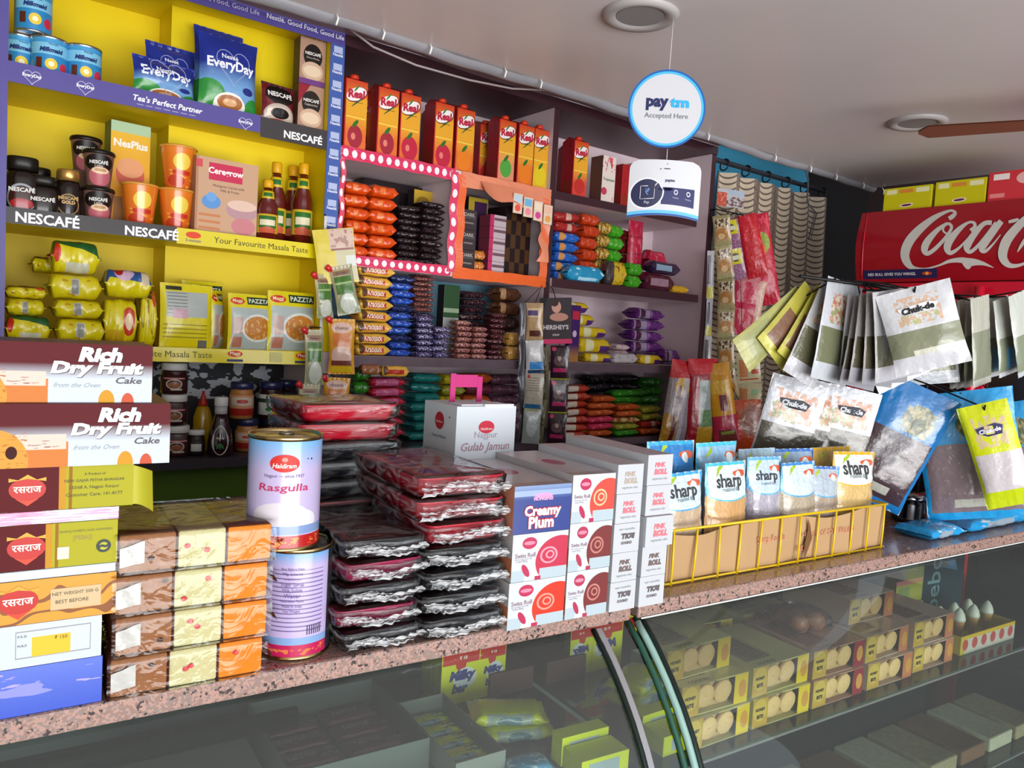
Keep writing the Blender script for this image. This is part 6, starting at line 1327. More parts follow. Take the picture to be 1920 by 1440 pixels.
put(BK, CT, 1.095, .048, ZC, .4)
def clearpack(key, top, food, fscale=120, panel='c4d4dc', edge='4a9cd0', foot=None, ftint=.3):
    f = mk('food_'+key, food, rough=.35, tint=ftint, tscale=fscale, bump=1, bscale=fscale*1.4, coat=.6)
    L = [('e', .5, .70, .5, .085, edge), ('r', 0, .70, 1, 1, edge), ('r', .04, .70, .96, .97, panel), ('e', .5, .70, .45, .07, panel), ('e', .78, .88, .17, .035, 'c85c3c'), ('e', .74, .86, .08, .045, 'd0dade'), ('e', .3, .93, .12, .02, '9cb82c', .5), ('r', 0, .965, 1, 1, top)]
    if foot: L.append(('r', 0, 0, 1, .2, foot))
    m = mk('pouch_print_'+key, food, L, rough=.2, coat=.9, bump=.9, bscale=130)
    return m
def nutpouch(key, px0, px1, pyt, t, m, lab, z0=1.116, rz=0, d=.05, txt=True, lean=-3, ry=0):
    s, w, h = span(px0, px1, pyt, t, z0, CT); h = max(h, .08)
    b = MB(); sf = pack(b, w, h, d, m, mk('clear_back', 'a8b4b8', rough=.3), seed=px0*.17, wr=.003, prof=lambda q: (1-.45*q), nx=16, ny=20)
    if txt: b.text('sharp', -.02*w, h*.80, w*.62, '3a3c40', surf=sf, bold=.02, off=.001); b.text('roasted dal', 0, h*.735, w*.4, '6a7a84', surf=sf)
    o = b.build('dry_fruit_pouch'); put(o, CT, s, t+d/2, z0, rz, lean, ry); return tag(o, lab, 'pouch of dry fruit', 'clear dry fruit pouches in the yellow basket')
tb = .062
for a in (('oats', 1248, 1334, 892, tb, clearpack('oats', '3c9cd4', 'b8a288'), 'clear pouch of pale nuts at the swiss-roll end of the basket', dict(rz=3, ry=-2)),
          ('seed', 1330, 1414, 872, tb, clearpack('seed', '4ab4cc', 'c49a68', panel='ccdcdf', edge='5cb0c8'), 'clear pouch of golden seeds with a bold printed name', dict(rz=4)),
          ('grey', 1414, 1472, 862, tb+.012, clearpack('grey', '5ca4d4', '9c98a4', 90, edge='5ca4d4', panel='b4c8dc'), 'clear pouch of greyish salt-like food beside the golden seeds', dict(rz=-6)),
          ('cashew', 1474, 1542, 872, tb, clearpack('cashew', '3c84c4', 'a89c88', 60, foot='1c80cc'), 'clear pouch with a bright blue foot and broken nuts', dict(rz=2, txt=False)),
          ('almond', 1524, 1578, 880, tb+.006, clearpack('almond', '3c6cb8', '9c8c7c', 50, panel='a8b4c0'), 'clear pouch of mottled nuts twisted at the neck', dict(rz=-4, txt=False, ry=3)),
          ('raisin', 1570, 1646, 852, tb+.008, clearpack('raisin', 'd8a41c', 'c8aa70', 120, panel='d4dad8', edge='d8a41c', foot='cf9c14'), 'clear pouch of yellow grains with orange-yellow corners', dict(rz=-2, ry=2))):
    nutpouch(*a[:7], **a[7])
for a in (('b1', 1222, 1312, 832, .125, clearpack('b1', '34a0cc', '2c6cb0', panel='2c78b8', edge='38b0d4', ftint=.5), 'bright blue pouch standing in the back row above the nut pouches', dict(txt=False)),
          ('b2', 1312, 1394, 834, .125, clearpack('b2', '48b8d4', '9cb8cc', panel='8cb8d8', edge='40b4d8'), 'pale blue pouch with green leaf print in the back row', dict(txt=False, rz=4)),
          ('b3', 1394, 1462, 846, .128, clearpack('b3', '98b8cc', '9aa8b4', panel='a4bccc', edge='84acc8'), 'silvery pouch in the back row behind the greyish one', dict(txt=False)),
          ('b4', 1462, 1532, 846, .128, clearpack('b4', '3c6cb8', '6c6c6c', panel='88a0b8', edge='2c58ac', ftint=.5), 'blue and brown pouch in the back row behind the broken nuts', dict(txt=False, rz=-5)),
          ('b5', 1526, 1600, 842, .130, clearpack('b5', 'd8a41c', 'a89060', panel='c4a050', edge='d8a41c'), 'orange-yellow topped pouch in the back row', dict(txt=False, d=.04))):
    nutpouch(*a[:7], **a[7])
# ================================================================== things hanging from racks and shelf edges
m_hk = mk('black_wire_hook', '1a1a1d', rough=.35, metal=.3)
AX = Vector((math.sin(math.radians(37.5)), math.cos(math.radians(37.5)), 0))
def facing(p, off=0): return Matrix.Rotation(-math.atan2(p.x, p.y)+math.radians(off), 4, 'Z')
def scale_at(p): return (p-EYE).dot(R3 @ Vector((0, 0, -1)))/F
def hang(name, cat, label, fr, px, py, t, wpx, hpx, d, m, back=None, yaw=0, roll=0, pitch=0, texts=(), extra=None, grp=None, seed=0, wr=.0018, prof=None, seal=.008, hole=.06, kids=None):
    s, z = fr.P(px, py, t); p = fr.W(s, t, z); k = scale_at(p); w, h = wpx*k/max(.35, math.cos(math.radians(yaw))), hpx*k
    b = MB(); sf = pack(b, w, h, d, m, back or m, seed=seed or px*.13, wr=wr, prof=prof, seal=seal, pinch=.04)
    for tx, u, v, tw, c, kw in texts: b.text(tx, (u-.5)*w, v*h, tw*w, c, surf=sf, **kw)
    if extra: extra(b, w, h, sf)
    b.xf(Matrix.Translation((0, 0, -h*(1-hole))))
    o = b.build(name)
    o.matrix_world = Matrix.Translation(p) @ facing(p, yaw) @ Matrix.Rotation(math.radians(-roll), 4, 'Y') @ Matrix.Rotation(math.radians(pitch), 4, 'X')
    tag(o, label, cat, grp); return o, p, w, h
# --- rack of hanging spice pouches over the counter
RK = thing('pouch_rack', 'black wire rack standing on the counter with rows of pouch hooks', 'display rack')
def rk(q, t, z): return tuple(CT.W(q, t, z))
zu = 1.712; zl = 1.505
for q in (1.92, 2.36): MB().tube([rk(q, .30, ZC+.004), rk(q, .30, zu)], .006, m_hk, n=8).build('post', RK)
MB().lathe([(.075, 0), (.075, .004), (.01, .008)], 28, m_hk, cx=rk(1.92, .30, 0)[0], cy=rk(1.92, .30, 0)[1], z=ZC).build('base', RK)
MB().lathe([(.05, 0), (.05, .004), (.01, .008)], 28, m_hk, cx=rk(2.36, .30, 0)[0], cy=rk(2.36, .30, 0)[1], z=ZC).build('base', RK)
for z, t, q0, q1 in ((zu, .14, CT.Q(1500, .14, zu), 2.55), (zl, .26, CT.Q(1488, .26, zl), 2.42)):
    MB().tube([rk(q0, t, z), rk(q1, t, z)], .0035, m_hk, n=6).build('rod', RK)
    for q in (1.92, 2.36): MB().tube([rk(q, .30, z), rk(q, t, z)], .0035, m_hk, n=6).build('arm', RK)
def hookto(p, z, t, through=False):
    q = (p-CT.o).dot(CT.S); a = Vector(rk(q, t, z))
    MB().tube([tuple(a), tuple(a+Vector((0, 0, .006))), tuple((a+p)/2+Vector((0, 0, .01))), *((tuple(p+Vector((0, 0, .006))), tuple(p-AX*.006), tuple(p-AX*.008+Vector((0, 0, .012)))) if through else (tuple(p+Vector((0, 0, .014))),))], .0022, m_hk, n=5).build('hook', RK)
def spicebag(key, head, food, foot='b4b8be', ftint=.3, top=None):
    L = [('r', 0, .52, 1, 1, head), ('g', 1.2, 1.3, head)][:1]
    L += [('n', 9, .50, 'b88c78', .18, .56, .82, .86), ('e', .5, .72, .30, .14, 'c4b8ac') , ('n', 14, .52, 'a8745c', .2, .58, .8, .86), ('n', 11, .55, '8c9468', .2, .56, .8, .72), ('r', 0, 0, 1, .17, foot), ('r', 0, 0, .035, 1, head), ('r', .965, 0, 1, 1, head)]
    return mk('spice_'+key, food, L, rough=.22, coat=.7, bump=.6, bscale=90, tint=0)
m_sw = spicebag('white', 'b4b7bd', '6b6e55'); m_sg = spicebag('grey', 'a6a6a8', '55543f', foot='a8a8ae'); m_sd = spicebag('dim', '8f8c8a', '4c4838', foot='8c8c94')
m_so = mk('spice_olive', 'a09a3c', [('r', .1, .12, .9, .60, '70503c'), ('r', 0, 0, 1, .12, 'b0ab48')], rough=.3, coat=.5, bump=.5); m_so2 = mk('spice_pale_olive', '98985a', [('r', .1, .12, .9, .5, '8a8c5c')], rough=.3, coat=.5, bump=.5)
def logo(b, w, h, sf, c='2a2c3c', bg='c8ccd6', big=.44, v=.72):
    up = lambda x, z: sf(x, z, .0016); u2 = lambda x, z: sf(x, z, .0022)
    b.shape([(-big*w*.62, v*h+.035*h), (big*w*.30, v*h+.06*h), (big*w*.62, v*h+.03*h), (big*w*.5, v*h-.05*h), (-big*w*.15, v*h-.055*h), (-big*w*.56, v*h-.015*h)], c, surf=up)
    b.text('Chuk-de', 0, v*h, big*w*1.02, bg, surf=u2, slant=.1, bold=.05, rot=.04)
G = 'spice pouches on the upper rods'
pf = lambda q: .25+.75*clamp(1.25-q)*clamp(q*6)
rows = [  # px, py, w, h, yaw, roll, material, t, label
 (1500, 572, 52, 175, 40, -52, m_so2, .13, 'pale olive pouch swinging out lowest towards the sachet strips'),
 (1528, 566, 66, 150, 42, -42, m_so, .12, 'olive pouch with a brown window, middle one of the olive three'),
 (1552, 566, 60, 150, 42, -32, m_so, .11, 'olive pouch with a brown window next to the white ones'),
 (1566, 556, 60, 185, 45, -24, m_sg, .12, 'grey pouch slanting against the olive three'),
 (1584, 540, 62, 190, 35, -8, m_sw, .12, 'tall white pouch with its peaked top above its neighbours'),
 (1612, 566, 44, 160, 60, -3, m_sg, .16, 'grey pouch hanging nearly edge-on after the peaked one'),
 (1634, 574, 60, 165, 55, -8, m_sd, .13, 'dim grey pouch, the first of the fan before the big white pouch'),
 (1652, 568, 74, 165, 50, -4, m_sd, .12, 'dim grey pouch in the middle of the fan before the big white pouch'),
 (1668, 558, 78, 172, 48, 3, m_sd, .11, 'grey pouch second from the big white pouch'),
 (1682, 552, 80, 170, 44, 10, m_sg, .10, 'grey pouch directly behind the big white pouch'),
]
FT = lambda i: .23-.02*i
for i, (px, py, w, h, yw, ro, m, t, lab) in enumerate(rows):
    t = FT(i)
    yw = 44 if i < 4 else 54
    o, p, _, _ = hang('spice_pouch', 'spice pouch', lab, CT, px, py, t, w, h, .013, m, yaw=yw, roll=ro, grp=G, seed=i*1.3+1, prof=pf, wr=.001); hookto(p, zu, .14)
# wide white pouches whose bottoms show under the fan
for i, (px, py, w, h, ro, yw, t, lab) in enumerate(((1660, 600, 130, 130, 30, 20, .19, 'white pouch hanging low behind the fan, its foot sticking out'), (1725, 590, 120, 140, 8, 20, .18, 'white pouch hanging low behind the big white pouch'))):
    o, p, _, _ = hang('spice_pouch', 'spice pouch', lab, CT, px, py, t, w, h, .02, m_sw, yaw=yw, roll=ro, grp=G, seed=i*3+9, prof=pf); hookto(p, zu, .14)
m_big = mk('big_white_spice_pouch', '7c8068', [('r', 0, .50, 1, 1, 'c4c6cb'), ('n', 12, .50, 'c8a890', .2, .56, .8, .90), ('n', 16, .56, 'a8b078', .25, .56, .75, .72), ('r', 0, 0, 1, .20, 'c0c1c7'), ('r', .3, .20, 1, .26, 'c2c2b4')], rough=.2, coat=.8, bump=.5, bscale=60)
o, p, _, _ = hang('spice_pouch', 'spice pouch', 'biggest white pouch facing out, with a dark logo and grey-green contents', CT, 1712, 548, -.005, 128, 158, .03, m_big, yaw=4, roll=18, grp=G, seed=4, prof=pf, extra=lambda b, w, h, sf: logo(b, w, h, sf, c='e0e2e4', bg='24262c', v=.74)); hookto(p, zu, .14, True)
for i, (px, py, w, h, yw, ro, t, lab) in enumerate(((1797, 574, 26, 165, 66, 10, .14, 'grey-green pouch edge-on, first after the big white pouch'), (1811, 570, 26, 168, 66, 10, .115, 'grey-green pouch edge-on, second after the big white pouch'), (1824, 576, 26, 160, 66, 10, .09, 'grey-green pouch edge-on, third after the big white pouch'), (1838, 566, 30, 170, 62, 13, .06, 'grey-green pouch tilting outwards, fourth after the big white pouch'),
    (1868, 566, 36, 150, 60, 10, .10, 'pouch with a blue patch hanging in front of the cooler handle'), (1886, 566, 38, 148, 58, 16, .065, 'pouch with a blue patch after the cooler handle'), (1914, 556, 40, 160, 58, 20, .03, 'pouch with a blue patch outermost of the three there'))):
    m = m_sw if i < 4 else mk('spice_blue_patch', '7c8470', [('r', 0, .5, 1, 1, 'b4b8b0'), ('r', .3, .08, .9, .36, '5c9cc0'), ('r', 0, 0, 1, .06, 'b0b4b8')], rough=.22, coat=.7, bump=.5)
    o, p, _, _ = hang('spice_pouch', 'spice pouch', lab, CT, px, py, t, w, h, .014, m if i > 3 else mk('spice_greygreen', '7e8270', [('r', 0, .62, 1, 1, 'a8a89c'), ('r', 0, 0, 1, .08, 'a8a8a0')], rough=.25, coat=.6, bump=.6), yaw=yw, roll=ro, grp=G, seed=i+20, prof=pf); hookto(p, zu, .14)
G = 'spice pouches on the lower rods'
m_lw = mk('spice_lower_white', '4b463c', [('r', 0, .46, 1, 1, 'b4b6be'), ('n', 10, .48, 'b07c5c', .12, .52, .88, .86), ('n', 13, .52, '7c8450', .12, .50, .6, .72), ('r', 0, 0, .03, 1, '9a9ca4')], rough=.2, coat=.8, bump=.6, bscale=80)
for i, (px, py, w, h, yw, ro, t, lab, lg) in enumerate(((1500, 722, 104, 168, 14, -12, .255, 'white-headed pouch with a slanting dark logo at the curtain end of the lower row', 1), (1560, 730, 70, 165, 34, -10, .225, 'white-headed pouch half hidden between two logo pouches', 0), (1604, 738, 92, 150, 20, -10, .19, 'white-headed pouch with a small dark logo in the lower row', 1), (1646, 748, 60, 130, 30, -18, .24, 'plain grey pouch behind the lime one in the lower row', 0))):
    o, p, _, _ = hang('spice_pouch', 'spice pouch', lab, CT, px, py, t, w, h, .015, m_lw if i < 3 else mk('spice_plain_grey', '8e9098', [('r', 0, 0, 1, .3, '4a463e')], rough=.25, coat=.6, bump=.5), yaw=yw, roll=ro, grp=G, seed=i+31, prof=pf, extra=(lambda b, w, h, sf: logo(b, w, h, sf, c='23242f', bg='c0c4cc')) if lg else None); hookto(p, zl, .26)
m_lime = mk('lime_pouch', 'a0b020', [('r', .1, .0, .9, .3, '8c9a1c')], rough=.28, coat=.5, bump=.6)
o, p, _, _ = hang('spice_pouch', 'spice pouch', 'small dull lime pouch turned sideways beside the blue ones', CT, 1692, 744, .19, 46, 84, .02, m_lime, yaw=35, roll=-28, grp=G, prof=pf); hookto(p, zl, .26)
def bluepouch(key, win, edge='1c84c0'):
    return mk('blue_pouch_'+key, win, [('r', 0, .60, 1, 1, edge), ('e', .62, .74, .22, .12, '50583c'), ('n', 12, .52, '8c8458', .42, .62, .84, .86), ('r', 0, 0, 1, .06, edge), ('r', 0, 0, .05, 1, edge), ('r', .95, 0, 1, 1, edge), ('r', .28, .10, .72, .17, 'a8aaa0'), ('n', 30, .66, '9c8c8c', .06, .08, .94, .58)], rough=.16, coat=.9, bump=.8, bscale=45)
o, p, _, _ = hang('spice_pouch', 'spice pouch', 'blue-edged pouch of dark fruit tilted steeply beside the yellow basket', CT, 1728, 740, .13, 134, 238, .045, bluepouch('dark', '3c2c34', '1a6aa8'), yaw=12, roll=-22, grp=G, seed=51, prof=pf, wr=.003); hookto(p, zl, .26)
o, p, _, _ = hang('spice_pouch', 'spice pouch', 'large blue-edged pouch with a shiny clear window behind the lime and white one', CT, 1802, 748, .08, 168, 240, .05, bluepouch('light', '77686e', '2090cc'), yaw=6, roll=12, grp=G, seed=53, prof=pf, wr=.004); hookto(p, zl, .26)
o, p, _, _ = hang('spice_pouch', 'spice pouch', 'blue pouch peeping out behind the lime and white one, outermost in the row', CT, 1888, 768, .14, 90, 210, .03, bluepouch('far', '6a6068', '2090cc'), yaw=0, roll=16, grp=G, seed=55, prof=pf); hookto(p, zl, .26)
m_lw2 = mk('lime_white_pouch', 'c2bcc0', [('r', 0, .52, 1, 1, 'c2cc10'), ('n', 10, .48, 'c8b48c', .18, .58, .86, .88), ('r', 0, 0, 1, .16, 'b4c414'), ('r', 0, 0, .06, 1, 'a8b81c')], rough=.2, coat=.7, bump=.5)
o, p, _, _ = hang('spice_pouch', 'spice pouch', 'bright lime and white pouch hanging in front of the blue ones', CT, 1843, 768, .0, 84, 196, .035, m_lw2, yaw=6, roll=20, grp=G, seed=57, prof=pf, extra=lambda b, w, h, sf: logo(b, w, h, sf, c='2c2c5c', bg='d0d0dc', v=.74)); hookto(p, zl, .26, True)
s0 = CT.Q(1745, .03, ZC); s1 = CT.Q(1925, .03, ZC)
for i, (a, c, t, th, lab) in enumerate(((s0, s0+.17, .03, .03, 'blue pouch lying flat on the granite under the hanging ones'), (s0+.175, s1+.08, .04, .034, 'blue pouch lying flat on the granite, the outer of the two'))):
    b = MB(); loaf(b, c-a, th, .11, foil('blue_lying_pouch', '2090cc', [('n', 5, .6, 'b8c4cc'), ('r', .3, .3, .7, .6, '8a9aa8')], bump=.9, bscale=35), seed=i*4+1, wr=.003); o = b.build('spice_pouch'); put(o, CT, (a+c)/2, t+.055, ZC+.0005, 2); tag(o, lab, 'spice pouch', 'blue pouches lying on the granite')
T = thing('steel_jar', 'dark steel jar with a shiny rim between basket and blue pouches', 'jar')
MB().lathe([(.040, 0), (.043, .003), (.044, .012), (.041, .016), (.041, .05), (.038, .06)], 36, mk('dark_steel', '4a4a4e', rough=.2, metal=1)).build('body', T)
MB().lathe([(.0385, .06), (.042, .062), (.042, .070), (.034, .078), (.010, .082), (.001, .082)], 36, mk('steel_lid', '9a9a9e', rough=.15, metal=1), capt=False).build('lid', T); put(T, CT, CT.Q(1702, .20, ZC), .20, ZC)

# --- sauce pouches hanging by the blue upright strip
tS = 1.955
HR = thing('hook_strip', 'white plastic strip with hooks carrying the sauce pouches', 'hanging strip')
st, zt_ = SH.P(620, 424, tS); sb_, zb_ = SH.P(607, 800, tS)
MB().box(st-.004, st+.004, tS+.034, tS+.036, zb_, zt_+.03, mk('white_strip', 'c4c4c0', rough=.4)).build('strip', HR)
MB().tube([(st, tS+.035, zt_+.028), (st, Y0-.0035, zt_+.034)], .0025, m_hk, n=5).build('hook', HR)
o, p, w, h = hang('offer_card', 'card', 'yellow offer card with a burger picture, above the sauce pouches', SH, 624, 432, tS, 76, 102, .002, mk('yellow_offer_card', 'c8b41c', [('r', .38, .64, .98, .99, 'c4a898'), ('n', 7, .55, '9c7468', .4, .66, .96, .97), ('r', .40, .60, .98, .64, '7c3c34'), ('r', .5, .05, 1, .6, 'b8b088'), ('r', .75, .3, 1, .5, 'c4c8c0')], rough=.3, coat=.4), roll=9, hole=.03, wr=.0004, seed=2)
MB().tube([tuple(p), (p.x, tS+.033, p.z+.01)], .0018, m_hk, n=5).build('hook', HR)
m_gs = foil('green_sauce_pouch', '8a9070', [('l', -.5, .6, .12, 'a8a080'), ('r', .12, .42, .88, .78, '3f6a24'), ('e', .55, .22, .36, .2, 'c0c4b8'), ('r', .12, .62, .88, .66, '90a868'), ('r', 0, 0, .05, 1, 'b0a878'), ('r', .12, .8, .88, .9, '8a6a50')], bump=.4)
m_os = foil('orange_sauce_pouch', 'c88c1c', [('e', .5, .84, .4, .1, 'd0ac9c'), ('r', .15, .5, .85, .74, 'c06a28'), ('e', .5, .34, .42, .17, 'c8a494'), ('r', .1, .16, .9, .25, '6a3428'), ('r', .1, .04, .9, .14, 'c8a81c')], bump=.4)
m_rc = mk('red_pouch_cap', 'c8242c', rough=.3, coat=.5)
G = 'sauce pouches with red caps'
for i, (px, py, w, h, ro, yw, dt, m, lab) in enumerate(((637, 498, 44, 92, 14, 0, 0, m_gs, 'green mint sauce pouch in front of the yellow card'), (605, 514, 34, 82, 6, 25, .018, m_gs, 'green mint sauce pouch half behind the yellow card'), (641, 598, 50, 104, 2, 0, 0, m_os, 'orange sauce pouch in the middle of the hanging strip'), (589, 618, 36, 104, 2, 15, .012, m_gs, 'green mint sauce pouch in the middle row, beside the orange one'), (632, 708, 50, 84, 0, 0, 0, m_os, 'orange sauce pouch lowest on the strip, above the red trays'), (581, 720, 40, 90, 0, 10, .012, m_gs, 'green mint sauce pouch lowest on the strip, above the red trays'))):
    T = thing('sauce_pouch', lab, 'sauce pouch', group=G)
    s, z = SH.P(px, py, tS+dt-.012); p = SH.W(s, tS+dt-.012, z); k = scale_at(p); W_, H_ = w*k, h*k
    b = MB(); sf = pack(b, W_, H_, .022, m, seed=i*1.7, pinch=.1, wr=.0015, prof=lambda q: .4+.6*clamp(1.3-q)); b.text('chutney' if m is m_gs else 'cheese', 0, H_*.84, W_*.5, '5a3c50', surf=sf); b.xf(Matrix.Translation((0, 0, -H_))); b.build('pouch', T)
    b = MB(); b.lathe([(.0045, 0), (.0045, .006), (.008, .006), (.0085, .018), (.006, .021), (.001, .021)], 14, m_rc, capt=False); b.xf(Matrix.Translation((-W_*.36, -.002, -.012)) @ Matrix.Rotation(math.radians(-38), 4, 'Y')); b.build('cap', T)
    T.matrix_world = Matrix.Translation(p) @ facing(p, yw) @ Matrix.Rotation(math.radians(-ro), 4, 'Y')
    MB().tube([(p.x, p.y+.002, p.z-.006), (p.x, tS+.030, p.z+.006), (st, tS+.035, p.z+.006)], .0018, m_hk, n=5).build('hook', HR)

# --- strips of small sachets: one strip is one thing, each sachet a part
def strip_of(name, label, cat, fr, pts, wpx, t, mats_, grp=None, d=.008, z_anchor=None, yaw=0, thick=True, sag=0):
    """pts: pixel points of the seams between sachets, top to bottom."""
    T = thing(name, label, cat, group=grp); P = []
    for px, py in pts: s, z = fr.P(px, py, t); P.append(fr.W(s, t, z))
    T.location = P[0]
    for i in range(len(P)-1):
        a, c = P[i], P[i+1]; k = scale_at(a); w = (wpx[i] if isinstance(wpx, list) else wpx)*k; h = (a-c).length-.0006
        b = MB(); pack(b, w, h, d, mats_[i % len(mats_)], seed=i*2.1+pts[0][0], seal=.004, wr=.0009, nx=10, ny=12, pinch=.03); b.xf(Matrix.Translation((0, 0, -h)))
        o = b.build('sachet', T)
        ax = (a-c).normalized(); Mw = facing(a, yaw+(8 if i % 2 else -6)); right = (Mw @ Vector((1, 0, 0))); right = (right-ax*right.dot(ax)).normalized(); fwd = ax.cross(right)
        R = Matrix((right, fwd, ax)).transposed().to_4x4(); o.matrix_parent_inverse = Matrix(); o.matrix_basis = Matrix.Translation(a-P[0]) @ R
    if z_anchor is not None:
        MB().tube([(0, 0, -.003), tuple(Vector(z_anchor)-P[0])], .0012, m_hk, n=5).build('hanger', T)
    return T
m_b1 = foil('tan_biscuit_sachet', 'a08460', [('r', .1, .62, .9, .86, 'c0a888'), ('r', .1, .66, .7, .8, '4a3c6c'), ('r', .2, .1, .9, .26, '4a2418')]); m_b2 = foil('white_blue_sachet', 'a8a6a8', [('r', .2, .12, .95, .35, '2c78b8'), ('r', .1, .0, 1, .1, '203858')]); m_b3 = foil('beige_print_sachet', 'a8a090', [('s', .15, .45, .8, .9, '6a625c', 14, .25, 'v'), ('r', .05, .0, .9, .12, '28608c'), ('e', .2, .9, .08, .05, 'b02c2c')]); m_b4 = foil('grey_clear_sachet', '8e9490', [('e', .5, .5, .3, .3, 'a8b0b0'), ('r', .0, .92, 1, 1, '6c6c30')])
aS = SH.P(1002, 566, 1.93)
strip_of('sachet_strip', 'hanging strip of tan, blue-white and grey sachets beside the dark mauve upright', 'sachet strip', SH, [(1003, 568), (1002, 638), (1003, 700), (999, 766), (994, 832)], [32, 34, 36, 34], 1.93, [m_b1, m_b2, m_b3, m_b4], d=.014, z_anchor=(1.64, Y0-.002, aS[1]+.06))
m_b5 = foil('dark_edge_sachet', '3a3640', [('r', .6, 0, 1, 1, '7c7a84')])
strip_of('sachet_strip', 'dark narrow sachet strip hanging edge-on behind the tan one', 'sachet strip', SH, [(982, 568), (980, 640), (977, 705), (982, 770), (978, 830)], 16, 1.96, [m_b5], d=.01, z_anchor=(1.63, Y0-.002, aS[1]+.05), yaw=30)
m_b6 = foil('olive_edge_sachet', '5c5630', [('r', .0, 0, .4, 1, '2c2820')])
strip_of('sachet_strip', 'olive narrow sachet strip twisted edge-on beside the dark syrup sachets', 'sachet strip', SH, [(1022, 650), (1024, 700), (1021, 750), (1016, 800), (1010, 850)], 13, 1.94, [m_b6], d=.008, z_anchor=(1.66, Y0-.002, 1.60), yaw=35)
# syrup sachets under a black card with a printed portrait
o, p, w, h = hang('header_card', 'card', 'black header card with a pink band and printed portrait, hung from the dark upright', SH, 1042, 560, 1.895, 60, 86, .0015, mk('black_header_card', '2a1f26', [('l', -1, .55, .30, '00000a'), ('e', .52, .80, .15, .13, 'b88878'), ('e', .46, .9, .13, .09, '2a1a18'), ('e', .6, .58, .3, .09, 'a87868'), ('r', 0, 0, 1, .10, 'b82858')], rough=.6), roll=4, wr=.0003, hole=.02, texts=[("HERSHEY'S", .5, .36, .82, 'b8b0b4', dict(bold=.03, h=.015)), ('SYRUP', .5, .19, .22, 'b8b0b4', dict(bold=.03))])
MB().tube([tuple(p), (p.x-.006, p.y+.01, p.z+.03), (1.662, Y0-.003, p.z+.055)], .0016, m_hk, n=5).build('hanger', o); bpy.context.view_layer.update(); o.children[0].matrix_parent_inverse = o.matrix_world.inverted()
m_sy = foil('dark_syrup_sachet', '2a1420', [('e', .5, .55, .3, .16, '5c4448'), ('e', .5, .62, .1, .07, 'a89090'), ('r', .15, .22, .85, .34, 'a8285c'), ('e', .2, .9, .12, .06, 'c83c5c'), ('r', .0, .0, 1, .04, '8c9420')])
strip_of('sachet_strip', 'strip of dark syrup sachets with pink bands hanging under the black card', 'sachet strip', SH, [(1050, 648), (1049, 712), (1046, 775), (1042, 835)], 36, 1.92, [m_sy], d=.012, z_anchor=tuple(p-Vector((0, -.003, .075))))
# --- strips and bags hanging on the end panel by the curtain
RL = thing('hook_rail', 'black wire hook rail fixed to the end of the mauve shelving', 'hook rail')
r0 = SH.P(1342, 392, 1.97); r1 = SH.P(1425, 398, 1.97)
MB().tube([(2.478, 1.999, r0[1]), (2.478, 1.97, r0[1]), (r1[0], 1.97, r0[1]), (r1[0]+.02, 1.955, r0[1]-.03)], .003, m_hk, n=6).build('rail', RL)
for px in (1352, 1372, 1400): q = SH.Q(px, 1.97, r0[1]); MB().tube([(q, 1.97, r0[1]), (q, 1.945, r0[1]-.004), (q, 1.935, r0[1]-.02), (q, 1.93, r0[1]-.004)], .002, m_hk, n=5).build('hook', RL)
c0, cz0 = SH.P(1369, 375, 1.975); k = scale_at(Vector((c0, 1.975, cz0)))
MB().box(-30*k, 30*k, 0, .001, -15*k, 17*k, mk('photo_card_back', 'a8a0a4'), front=mk('photo_card', 'a8a8b0', [('n', 6, .5, '6a4c44', .35, .05, 1, .6), ('r', .0, 0, .35, .8, 'a8483c'), ('n', 8, .55, 'c8785c', 0, 0, .35, .8), ('r', .35, .7, 1, 1, '9ca8b8')], rough=.3)).build('photo_card', RL, loc=(c0, 1.972, cz0+.004), rot=(0, 0, -.3))
m_n1 = foil('nut_sachet', 'a8906c', [('r', .12, .62, .9, .88, '3c2c20'), ('n', 8, .5, 'c8b494', .12, .6, .9, .9), ('e', .5, .38, .36, .2, 'a8743c'), ('e', .45, .3, .2, .1, 'c8ac80'), ('r', 0, 0, 1, .14, '9c9468'), ('r', 0, .9, 1, 1, '8c8458')])
anc = (SH.Q(1352, 1.97, r0[1]), 1.935, r0[1]-.018)
strip_of('sachet_strip', 'long strip of tan nut sachets hanging beside the curtain', 'sachet strip', SH, [(1352, 404), (1356, 460), (1361, 522), (1362, 580), (1360, 632), (1361, 690), (1372, 748)], 32, 1.93, [m_n1], d=.016, z_anchor=anc)
m_n2 = foil('cream_orange_sachet', 'b4ac88', [('r', .1, .2, .45, .8, 'b87850'), ('r', .6, .3, .95, .45, 'a8442c'), ('r', .6, .6, .9, .8, '8cac84'), ('r', .1, .1, .9, .15, 'a84c34')])
strip_of('sachet_strip', 'short strip of cream and orange sachets lowest beside the curtain', 'sachet strip', SH, [(1392, 636), (1402, 662), (1405, 718), (1402, 772)], [30, 44, 46], 1.925, [foil('yellow_green_tab', 'a8ac4c'), m_n2, m_n2], d=.012, z_anchor=(SH.Q(1372, 1.97, r0[1]), 1.935, r0[1]-.018))
m_n3 = foil('yellow_purple_sachet', '8c5c7c', [('r', .1, .5, .9, .98, 'c4b818'), ('e', .5, .72, .24, .14, '4a4838'), ('r', .2, .64, .8, .78, 'c8c8b0'), ('n', 8, .55, 'a88498', 0, 0, 1, .45)])
strip_of('sachet_strip', 'strip of yellow and purple sachets in front of the pink bags', 'sachet strip', SH, [(1368, 412), (1376, 466), (1386, 524)], 30, 1.905, [m_n3], d=.01, z_anchor=(SH.Q(1372, 1.97, r0[1]), 1.935, r0[1]-.018))
